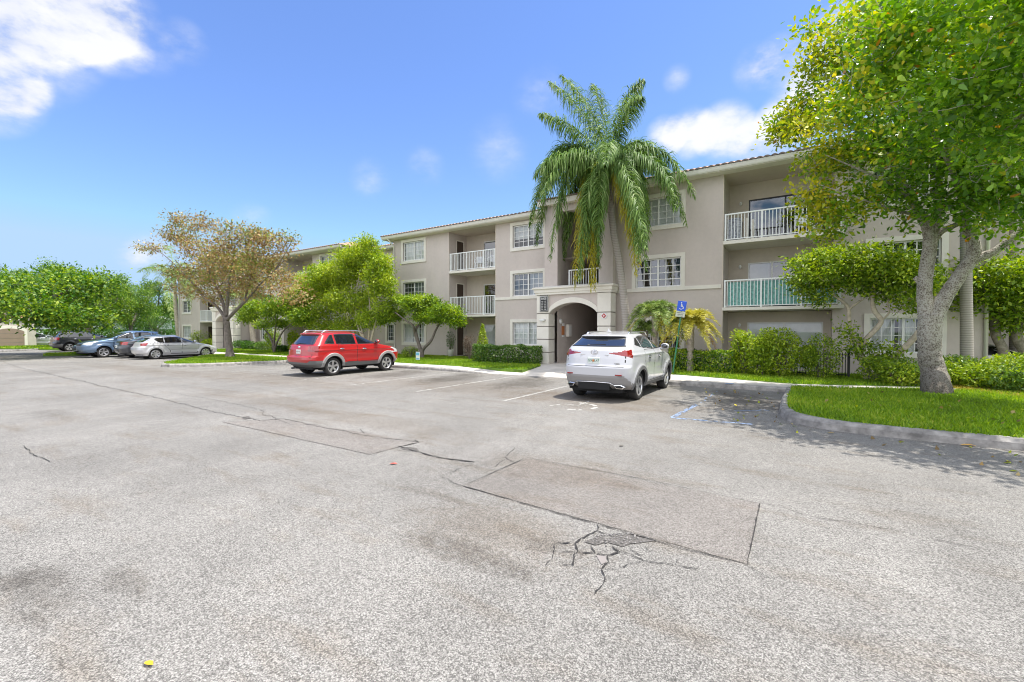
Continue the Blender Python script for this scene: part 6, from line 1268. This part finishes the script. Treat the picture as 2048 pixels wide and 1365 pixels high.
date_palm(1308, 745, 632, 18.1, 1.12, [M['palm_date'], M['palm_gold']], 'greener date palm behind the hedge, left of the blue sign', 5)
date_palm(1380, 748, 650, 18.0, 1.05, [M['palm_gold'], M['palm_dead']], 'yellowing date palm behind the hedge, right of the blue sign', 6, 56)
date_palm(1288, 745, 662, 18.4, .75, [M['palm_date'], M['palm_dead']], 'third date palm partly behind the white crossover mirror', 7, 26)
# left palm
Y = 21.0; base = at(357, 712, Y); base.z = .1; org = tuple(base); R_ = thing('palm_tree', base, 'feathery palm with pale trunk behind the silver hatchback', 'palm tree'); top = at(350, 560, Y)
palm_trunk([(base, .3), (at(358, 680, Y), .24), (at(354, 640, Y), .22), (at(350, 600, Y), .2), (top, .14)], 'trunk', R_, org, M['bark_pale'])
fr = []
for m1, e, dy, mi in [((320, 500), (285, 560), 0, 0), ((310, 520), (275, 545), -1, 0), ((330, 500), (300, 600), 1, 0), ((365, 495), (392, 560), 0, 0), ((370, 520), (380, 620), -.5, 0), ((345, 500), (330, 610), -1.5, 0), ((390, 540), (360, 680), .3, 1), ((340, 470), (330, 500), 2, 0), ((370, 500), (400, 600), 1.5, 0), ((330, 540), (345, 640), -2, 0), ((380, 530), (384, 600), -1.5, 0)]:
    fr.append((bez(top, at(*m1, Y+dy), at(*e, Y+dy*1.6), 16), mi))
fronds(fr, .95, [M['palm_date'], M['palm_yellow']], R_, org, 60, .7, .06, np.random.default_rng(9), rw=.04)
# royal palm trunks at the right (their crowns are above and behind the large tree)
for k, (px, pyb, Y, r, lab) in enumerate([(1934, 766, 17.6, .155, 'ringed grey palm trunk rising from the mulch bed behind the big tree'), (2032, 730, 23.0, .17, 'grey palm trunk farther right, behind the leafy tree stems')]):
    base = gr(px, pyb, .16) if k == 0 else at(px, 735, Y); base.z = .12; Y = base.y; org = tuple(base); R_ = thing('royal_palm', base, lab, 'palm tree'); top = Vector((base.x-.15, base.y+.1, 7.6))
    palm_trunk([(base+Vector((0, 0, 0)), r*1.45), (base+Vector((0, 0, .18)), r*1.22), (base+Vector((-.01, 0, .5)), r), (base.lerp(top, .3), r*.92), (base.lerp(top, .7), r*.82), (top, r*.7)], 'trunk', R_, org, M['palm_bark'], 20)
    fr = []; rr = random.Random(k)
    for i in range(14):
        a = 6.283*i/14+rr.uniform(-.2, .2); d = Vector((math.cos(a), math.sin(a), 0)); fr.append((bez(top, top+d*1.1+Vector((0, 0, rr.uniform(.8, 1.8))), top+d*rr.uniform(2, 2.6)+Vector((0, 0, rr.uniform(-.9, .6))), 14), 0))
    fronds(fr, .5, [M['palm']], R_, org, 55, .6, .035, np.random.default_rng(40+k))
# curved trunk of the tree left of building entrance of the far block
Y = 20.4; base = at(512, 712, Y); base.z = .12; org = tuple(base); R_ = thing('palm_tree', base, 'leaning pale palm trunk in front of the far block, crown lost in the leaves', 'palm tree'); top = at(498, 600, Y)
palm_trunk([(base, .34), (at(509, 695, Y), .26), (at(503, 650, Y), .22), (top, .18)], 'trunk', R_, org, M['bark_pale']); fr = []
for i in range(12): a = 6.283*i/12; d = Vector((math.cos(a), math.sin(a), 0)); fr.append((bez(top, top+d*1.2+Vector((0, 0, 1.2)), top+d*2.2+Vector((0, 0, -.1)), 12), 0))
fronds(fr, .7, [M['palm_date']], R_, org, 40, .6, .05, np.random.default_rng(19))

# --- the row of trees at the far left and the ones behind them
def round_tree(px, pyb, Y, w, top, bot, label, seed, m, lim=.24, per=20, ls=.22, tips=260, grp='trees along the left side', lean=0):
    base = at(px, pyb, Y); base.z = .1; rng = np.random.default_rng(seed); c0 = at(px+lean, (top+bot)/2, Y); t0 = at(px, bot, Y); rz = abs((at(px, top, Y)-at(px, bot, Y)).z)/2
    L = [[(base, lim*1.3), (base+Vector((0, 0, .4)), lim), (Vector((t0.x, t0.y, t0.z)), lim*.8), (c0, lim*.5)]]
    for k in range(5):
        a = 6.283*k/5+rng.uniform(-.3, .3); e = c0+Vector((math.cos(a)*w*.6, math.sin(a)*w*.6, rng.uniform(-.1, .5)*rz)); L.append([(Vector((t0.x, t0.y, t0.z)), lim*.55), (t0.lerp(e, .5)+Vector((0, 0, -.1)), lim*.4), (e, lim*.2)])
    tips = int(tips*1.9); cl = [((c0.x, c0.y, c0.z-.1*rz), (w*.8, w*.8, rz*.75), int(tips*.3))]
    for k in range(12):
        a = rng.uniform(0, 6.283); h = rng.uniform(-.8, .75); q = c0+Vector((math.cos(a)*w*.68, math.sin(a)*w*.68, h*rz)); s = rng.uniform(.2, .36); cl.append(((q.x, q.y, q.z), (w*s, w*s, rz*s*1.05), int(tips*.075)))
    return tree('shade_tree', L, cl, label, 'tree', grp, M['bark_dark'], m, ls*.68, per*2.0, w*.07, .02, rng, 'diamond', .55, .45, (lambda P, T, i, r: (r.random(len(P)) < .42).astype(int)) if isinstance(m, list) else None, .75, 9, shell=.3)
gl = [M['leaf_green'], M['leaf_dark']]; gd = [M['leaf_green'], M['leaf_dark']]
round_tree(178, 694, 14.0, 3.6, 545, 650, 'leafy shade tree whose trunk stands before the black SUV', 51, gl, .26, 22, .2, 330)
round_tree(60, 693, 12.0, 6.2, 535, 655, 'leafy shade tree with its trunk right of the garage', 52, gl, .42, 22, .32, 340)
round_tree(262, 690, 22.5, 3.8, 555, 655, 'leafy shade tree left of the feathery palm', 53, gl, .26, 20, .22, 260)
round_tree(-25, 690, 5.5, 7.0, 520, 650, 'dark leafy tree cut by the left edge above the garage', 54, gd, .4, 22, .34, 300)
round_tree(118, 688, 20.0, 5.5, 540, 650, 'shade tree standing between the white cars and the black SUV', 55, gd, .4, 22, .30, 300)
round_tree(218, 688, 30.0, 5.0, 545, 650, 'shade tree behind the first row, left of the feathery palm', 56, gd, .35, 20, .30, 240)
round_tree(20, 688, 22.0, 9.0, 512, 640, 'tallest tree of the left clump behind the garage', 57, gd, .5, 22, .45, 300)
round_tree(310, 690, 28.0, 4.8, 555, 665, 'dark tree closing the gap behind the feathery palm', 58, [M['leaf_dark'], M['leaf_green']], .3, 22, .28, 260)

# --- hedges and shrubs
def hedge(px0, px1, Ya, Yb, z1, label, m, dens=950, size=.055, name='hedge', z0=.12, dpt=.5, grp=None):
    a = at(px0, 700, Ya); c = at(px1, 700, Yb); u = Vector((c.x-a.x, c.y-a.y, 0)); L = u.length; u.normalize(); v = Vector((-u.y, u.x, 0)); rng = np.random.default_rng(int(px0)); org = (a.x, a.y, z0)
    h = z1-z0; root = thing(name, org, label, 'hedge' if name == 'hedge' else 'shrub', grp)
    A = [(L*h, 0), (L*h*.5, 1), (L*dpt*2, 2), (dpt*h*2, 3), (dpt*h*2, 4)]; P = []
    for ar, k in A:
        n = int(ar*dens); s = rng.random(n); t = rng.random(n); e = np.abs(rng.normal(0, .05, n))
        bump = .04*np.sin(s*L*3.1+1)+.03*np.sin(s*L*7.3+t*4)
        if k == 0: q = np.stack([s*L, e-bump, t*h], 1)
        elif k == 1: q = np.stack([s*L, dpt*2-e, t*h], 1)
        elif k == 2: q = np.stack([s*L, t*dpt*2, h-e+bump], 1)
        elif k == 3: q = np.stack([e, s*dpt*2, t*h], 1)
        else: q = np.stack([L-e, s*dpt*2, t*h], 1)
        P.append(q)
    P = np.concatenate(P); o = np.array([a.x, a.y, z0]); W3 = o+P[:, :1]*np.array(u)+P[:, 1:2]*np.array(v)+P[:, 2:]*np.array([0, 0, 1.])
    leaves('foliage', W3, size, m, root, org, .3, .55, rng, (rng.random(len(W3)) < .3).astype(int) if isinstance(m, list) else None)
    b = MB(); k = 10                                                        # woody core
    for i in range(int(L/.35)+1):
        p = a+u*min(i*.35, L-.1)+v*(dpt); p.z = z0
        for j in range(3): b.tube([p, p+Vector((rnd.uniform(-.2, .2), rnd.uniform(-.2, .2), h*.8))], [.02, .008], 4)
    b.build('stems', M['bark_dark'], root, org)
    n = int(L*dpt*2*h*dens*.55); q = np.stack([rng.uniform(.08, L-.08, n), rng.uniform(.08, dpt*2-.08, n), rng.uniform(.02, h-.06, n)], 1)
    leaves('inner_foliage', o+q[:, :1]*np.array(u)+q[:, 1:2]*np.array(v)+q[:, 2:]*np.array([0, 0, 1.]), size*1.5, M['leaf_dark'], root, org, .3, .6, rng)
    return root
def shrub(px, py_top, py_bot, Y, rx, label, m, seed, size=.07, n=2600, name='shrub', zb=.1, blobs=5, asp=.45, cone=False, grp=None, up=.3, ry=None):
    top = at(px, py_top, Y); c = Vector((top.x, Y, zb)); h = top.z-zb; rng = np.random.default_rng(seed); org = tuple(c); root = thing(name, org, label, 'shrub', grp); P = []
    if cone:
        t = rng.random(n)**1.5; a = rng.uniform(0, 6.283, n); r = rx*(1-t)**.8*rng.uniform(.6, 1.05, n); P.append(np.stack([c.x+np.cos(a)*r, c.y+np.sin(a)*r, zb+t*h], 1))
    else:
        P.append(ell_pts(int(n*.5), (c.x, c.y, zb+h*.5), (rx, ry or rx, h*.5), rng, .6))
        for k in range(blobs):
            a = rng.uniform(0, 6.283); s = rng.uniform(.35, .55); P.append(ell_pts(int(n*.5/blobs), (c.x+math.cos(a)*rx*.6, c.y+math.sin(a)*(ry or rx)*.5, zb+h*rng.uniform(.35, .78)), (rx*s, (ry or rx)*s, h*s*.55), rng, .6))
    P = np.concatenate(P); P = P[P[:, 2] > zb+.02]; T = P+rng.normal(0, .02, P.shape)
    leaves('foliage', T, size, m, root, org, up, asp, rng, (rng.random(len(T)) < .3).astype(int) if isinstance(m, list) else None)
    b = MB()
    for k in range(9): a = rng.uniform(0, 6.283); b.tube([c+Vector((math.cos(a)*.05, math.sin(a)*.05, 0)), c+Vector((math.cos(a)*rx*.3, math.sin(a)*rx*.3, h*.45)), c+Vector((math.cos(a+.4)*rx*.6, math.sin(a+.4)*rx*.6, h*.8))], [.02, .014, .005], 5)
    b.build('stems', M['bark_dark'], root, org); return root
hedge(944, 1068, 17.6, 17.9, 1.0, 'long box hedge left of the entrance with pale variegated leaves', [M['leaf_hedge'], M['leaf_dark']], 700, .085)
hedge(1335, 1466, 18.0, 17.6, .98, 'low clipped hedge behind the green sign post', [M['leaf_shrub'], M['leaf_dark']], 800, .08)
b0 = 18.6
shrub(1490, 660, 745, 18.0, .48, 'tall bushy shrub at the left end of the black fence', [M['leaf_lime'], M['leaf_shrub']], 61, .105, 2700); shrub(1562, 655, 745, 17.9, .72, 'tall yellow-green shrub in the middle of the black fence', [M['leaf_lime'], M['leaf_shrub']], 62, .105, 5200); shrub(1522, 672, 745, 17.7, .45, 'shrub between the two tall ones at the fence', [M['leaf_shrub'], M['leaf_lime']], 63, .10, 2300)
shrub(1643, 667, 745, 17.9, .58, 'round clipped green shrub at the right end of the fence', [M['leaf_shrub'], M['leaf_green']], 64, .075, 5200, blobs=1)
shrub(965, 648, 715, 18.6, .50, 'bright yellow-green cone shaped shrub above the box hedge', M['leaf_lime'], 65, .08, 3400, cone=True)
shrub(940, 668, 715, 19.2, .42, 'dull purple twiggy bush left of the cone shaped shrub', M['leaf_purple'], 66, .06, 1700)
shrub(820, 692, 722, 18.9, .55, 'small pale variegated shrub left of the forked trunk', [M['leaf_lime'], M['leaf_hedge']], 67, .07, 1800)
# potted plant
p = at(901, 716, 20.6); p.z = .13; t = thing('flower_pot', p, 'white flower pot with a thin plant by the ground-floor doorway', 'flower pot'); org = tuple(p)
b = MB(); b.lathe([(0, .0), (.14, 0), (.2, .42), (.21, .45), (.185, .45), (.17, .40), (0, .40)], tuple(p), 20); b.build('pot', M['pot'], t, org, True)
leaves('plant', ell_pts(420, (p.x, p.y, p.z+1.0), (.3, .3, .62), np.random.default_rng(1), .2), .09, M['leaf_dark'], t, org, .2, .4)
b = MB(); [b.tube([p+Vector((0, 0, .4)), p+Vector((rnd.uniform(-.2, .2), rnd.uniform(-.2, .2), rnd.uniform(.9, 1.5)))], [.012, .005], 4) for k in range(6)]; b.build('stem', M['bark_dark'], t, org)
# realtor sign leaning at the trunk
p = gr(845, 722, .14); t = thing('yard_sign', p, 'small pale blue and white yard sign at the foot of the forked trunk', 'sign'); org = tuple(p)
b = MB(); b.rbox(p.x-.14, p.x+.14, p.y-.35, p.y-.33, .2, .62, .006); b.build('board', M['sign_white'], t, org); b = MB(); b.box(p.x-.12, p.x+.12, p.y-.354, p.y-.351, .44, .59); b.box(p.x-.12, p.x+.12, p.y-.354, p.y-.351, .23, .29); b.build('print', mat('print_blue', (.15, .42, .62), .5), t, org)
b = MB(); b.tube([(p.x, p.y-.325, .1), (p.x, p.y-.325, .55)], .01, 6); b.build('stake', M['clad'], t, org)
# right-hand shrubs
shl = [(1770, 712, 17.6, .7), (1815, 716, 17.4, .65), (1795, 725, 17.0, .5), (1908, 710, 18.2, .7), (1890, 722, 17.6, .5), (1960, 716, 18.2, .8), (1990, 722, 17.6, .8), (2035, 706, 17.8, .9), (2080, 712, 17.2, .9), (2035, 728, 16.8, .7), (1965, 732, 17.2, .6)]
ll_ = ['leftmost low shrub under the ground-floor window right of the crooked stems', 'low shrub touching the left side of the big trunk', 'smallest low shrub in front, just left of the big trunk', 'bright shrub between the big trunk and the ringed palm', 'small dark shrub close behind the big trunk at right', 'variegated shrub right of the ringed palm trunk', 'wide green shrub in front of the white car roof', 'tall lime-green shrub near the right edge', 'shrub cut by the right edge of the picture', 'low shrub in front of the lime-green one', 'low spreading shrub at the edge of the mulch bed']
for k, ((px, pt, Y, rx), lab) in enumerate(zip(shl, ll_)): shrub(px, pt, 770, Y, rx, lab, [[M['leaf_shrub'], M['leaf_green']], [M['leaf_hedge'], M['leaf_shrub']]][k % 2] if k != 7 else [M['leaf_lime'], M['leaf_shrub']], 70+k, .095, 2600, grp='shrubs in the bed at the right', asp=.4)
# left-hand shrubs at the far block
for k, (px, pt, Y, rx, lab, m) in enumerate([(402, 660, 21.0, 1.1, 'glossy green shrub right of the feathery palm trunk', 'leaf_shrub'), (425, 678, 19.5, 1.0, 'low yellow-green hedge plant behind the silver hatchback bonnet', 'leaf_lime'), (482, 680, 19.2, .8, 'dark low shrub left of the leaning palm trunk', 'leaf_dark'), (500, 682, 19.0, .7, 'dark round shrub just behind the leaning palm trunk', 'leaf_dark'),
        (530, 682, 18.8, .8, 'dark speckled shrub right of the leaning palm trunk', 'leaf_hedge'), (545, 655, 18.6, .6, 'upright bright green shrub under the low dark tree', 'leaf_shrub'), (588, 662, 18.2, .5, 'banana-like plant left of the red SUV', 'leaf_lime'), (565, 690, 18.0, .6, 'low dark plant left of the red SUV tail', 'leaf_dark'), (318, 618, 24, 2.6, 'dark screen of leaves behind the blue-grey wagon', 'leaf_dark'), (255, 640, 26, 3.0, 'dark shrub mass left of the pale palm trunk', 'leaf_dark')]):
    shrub(px, pt, 712, Y, rx, lab, M[m], 90+k, .12 if m != 'leaf_lime' else .16, 1500 if k < 8 else 4200, asp=.4, grp='shrubs by the far block')

# --- black fence behind the tall shrubs
a, c = at(1524, 740, 18.9), at(1697, 745, 18.5); t = thing('iron_fence', (a.x, a.y, .12), 'black iron fence half hidden by the tall shrubs', 'fence'); org = (a.x, a.y, .12); n = 30; b = MB()
for i in range(n+1):
    p = a.lerp(c, i/n); b.tube([(p.x, p.y, .12), (p.x, p.y, 1.02)], .011, 6)
b.build('picket', M['fence'], t, org); b = MB()
for z in (.25, .92): b.tube([(a.x, a.y, z), (c.x, c.y, z)], .016, 6)
b.build('fence_rail', M['fence'], t, org)
for p in (a, c): b = MB(); b.box(p.x-.035, p.x+.035, p.y-.035, p.y+.035, .12, 1.12); b.build('post', M['fence'], t, org)

# --- accessible parking sign
base = at(1345.5, 746, 17.0); base.z = .14; top = at(1361, 636, 17.25); t = thing('parking_sign', base, 'leaning green post with blue wheelchair sign beside the white crossover', 'sign'); org = tuple(base)
b = MB(); u = (top-base).normalized(); b.tube([base, base+u*(top-base).length*1.18], .028, 8); b.build('post', M['iron_green'], t, org)
e1 = at(1354, 612, 17.2); e2 = at(1371, 604, 17.2); hd = at(1364, 612, 17.2)
MX = Matrix.Translation(hd) @ Matrix.Rotation(math.radians(9), 4, 'Y') @ Matrix.Rotation(math.radians(4), 4, 'Z')
b = MB(); b.rbox(-.155, .155, -.05, -.035, -.20, .17, .006, 0, MX); pb = b.build('sign_plate', M['sign_blue'], t, org)
b = MB()
def seg(b, p, q, w=.016, y=-.056):
    a_, c_ = MX @ Vector((p[0], y, p[1])), MX @ Vector((q[0], y, q[1])); b.tube([a_, c_], w*.6, 5)
for i in range(16):
    a0, a1 = math.radians(-150+250*i/16), math.radians(-150+250*(i+1)/16); seg(b, (-.01+.07*math.cos(a0), -.06+.07*math.sin(a0)), (-.01+.07*math.cos(a1), -.06+.07*math.sin(a1)))
seg(b, (-.02, .07), (-.02, -.03)); seg(b, (-.02, -.03), (.05, -.03)); seg(b, (.05, -.03), (.085, -.10)); seg(b, (-.02, .03), (.04, .03)); c_ = MX @ Vector((-.02, -.056, .10)); b.ell(tuple(c_), (.02, .01, .02), 8, 6)
b.build('wheelchair_symbol', M['sign_white'], pb, org)
b = MB(); b.rbox(-.165, .165, -.05, -.035, -.42, -.215, .006, 0, MX); pw = b.build('sign_plate', mat('sign_faded', (.50, .53, .42), .5, var=.1), t, org)
text_bm('PERMIT ONLY', .044, M['seam'], pw, 'sign_text', MX @ Matrix.Translation((0, -.053, -.265)) @ FRONT, org, .001); text_bm('$250 FINE', .044, M['seam'], pw, 'sign_text', MX @ Matrix.Translation((0, -.053, -.33)) @ FRONT, org, .001); text_bm('F.S. 318.18', .036, M['seam'], pw, 'sign_text', MX @ Matrix.Translation((0, -.053, -.385)) @ FRONT, org, .001)

# --- garage and houses at the far left
org = (-66, 8.6, .05); R_ = thing('garage_building', org, 'low beige garage with brown arched door and orange tile roof', 'building')
b = MB(); MG = Matrix.Rotation(math.pi/2, 4, 'Z')
def WX(y, x, z): return (x, y, z)
b.box(-73, -66, -2, 11.6, 0, 2.75); b.build('wall', mat('garage_wall', (.5, .46, .40), .9, var=.08), R_, org)
def arch_poly(y0, y1, z0, zs_, rise, n=14):
    return [(y0, z0)]+[(y0+(y1-y0)*i/n, zs_+rise*math.sin(math.pi*i/n)**.7) for i in range(n+1)]+[(y1, z0)]
for k, (y0, y1) in enumerate(((8.75, 10.75), (5.6, 7.6))):
    b = MB(); b.prism(arch_poly(y0-.22, y1+.22, .05, 1.75, .42), -66.02, -65.93, 'yz'); b.build('door_surround', M['trim'], R_, org)
    b = MB(); b.prism(arch_poly(y0, y1, .05, 1.6, .32), -65.95, -65.90, 'yz'); g_ = b.build('garage_door', mat('garage_door', (.27, .2, .155), .6, var=.05), R_, org); b = MB()
    for z in (.5, .95, 1.4): b.box(-65.90, -65.893, y0+.05, y1-.05, z-.012, z+.012)
    b.build('panel_line', M['groove'], g_, org)
b = MB(); b.box(-66.25, -65.9, -2.3, 11.9, 2.75, 2.95); b.box(-73, -66.25, -2.3, 11.9, 2.72, 2.9); b.build('cornice', M['trim'], R_, org)
b = MB(); b.add([(-66.1, -2.2, 2.96), (-66.1, 11.8, 2.96), (-69, 9.5, 3.9), (-69, 0, 3.9), (-73, 11.8, 2.96), (-73, -2.2, 2.96)], [(0, 1, 2, 3), (1, 4, 2), (0, 3, 5), (3, 2, 4, 5)]); b.build('roof', M['tile_light'], R_, org)
org = (-96, 18, .05); R_ = thing('house', org, 'white low house seen between the left trunks', 'house')
b = MB(); b.box(-104, -96, 8, 34, 0, 3.6); b.build('wall', mat('house_white', (.72, .73, .74), .9, var=.05), R_, org)
b = MB(); b.add([(-95.5, 7.5, 3.6), (-95.5, 34.5, 3.6), (-100, 30, 5.6), (-100, 12, 5.6), (-104.5, 34.5, 3.6), (-104.5, 7.5, 3.6)], [(0, 1, 2, 3), (1, 4, 2), (0, 3, 5), (3, 2, 4, 5)]); b.build('roof', mat('house_roof', (.6, .58, .56), .8, var=.1), R_, org)
for y in (14, 19, 24, 29): b = MB(); b.box(-96.03, -95.97, y, y+1.8, 1.7, 2.8); w_ = b.build('window', M['dark'], R_, org); b = MB(); b.box(-95.965, -95.95, y+.87, y+.93, 1.7, 2.8); b.build('window_frame', M['white'], w_, org)
rng = np.random.default_rng(77); n = 16000
P = np.stack([rng.uniform(-91, -88.5, n), rng.uniform(4, 40, n), rng.uniform(.1, 1.9, n)], 1); o = leaves('boundary_hedge', P, .3, M['leaf_dark'], None, (-90, 20, .1), .3, .5, rng); tag(o, 'long dark hedge behind the far white cars', 'hedge')
n = 26000; P = np.stack([rng.uniform(-160, -112, n), rng.uniform(-60, 140, n), rng.uniform(.1, 1, n)**.6*9], 1); P[:, 2] *= .75+.25*np.sin(P[:, 1]*.21)*np.sin(P[:, 1]*.07+1)
tag(leaves('far_woodland', P, 1.0, [M['leaf_dark'], M['leaf_green']], None, (0, 0, 0), .3, .6, rng, (rng.random(n) < .4).astype(int)), kind='stuff')

# worn white lettering flaked to spots on the kerb face, leaf litter by the island
b = MB(); rr = random.Random(12)
for k in range(60):
    t = rr.random(); x = -13.6+2.3*t
    if .40 < t < .45 or .74 < t < .79: continue
    y = kerb_y(x)-.034; z = rr.uniform(.015, .08); w_ = rr.uniform(.012, .03); b.quad((x, y, z), (x+w_, y, z), (x+w_*rr.uniform(.6, 1.2), y+.008, z+rr.uniform(.02, .05)), (x, y+.008, z+.03))
tag(b.build('kerb_stencil', M['paint_white']), kind='structure')
rng = np.random.default_rng(31); Q = [(-1.2, 9.4), (2, 7.6), (9, 7.9), (12, 9.2), (1, 9.6), (-.4, 11), (-.5, 14.4), (-2.5, 14.2)]
P = poly_area_pts(Q, 150, rng); P = np.concatenate([P, poly_area_pts([(0, 10), (9, 10), (9, 16), (1, 14)], 130, rng)]); z = np.where(np.arange(len(P)) < 150, .012, .215)
tag(leaves('leaf_litter', np.stack([P[:, 0], P[:, 1], z], 1), .085, [M['leaf_yellow'], M['leaf_brown']], None, (0, 0, 0), 3, .55, rng, (rng.random(len(P)) < .6).astype(int)), kind='stuff')
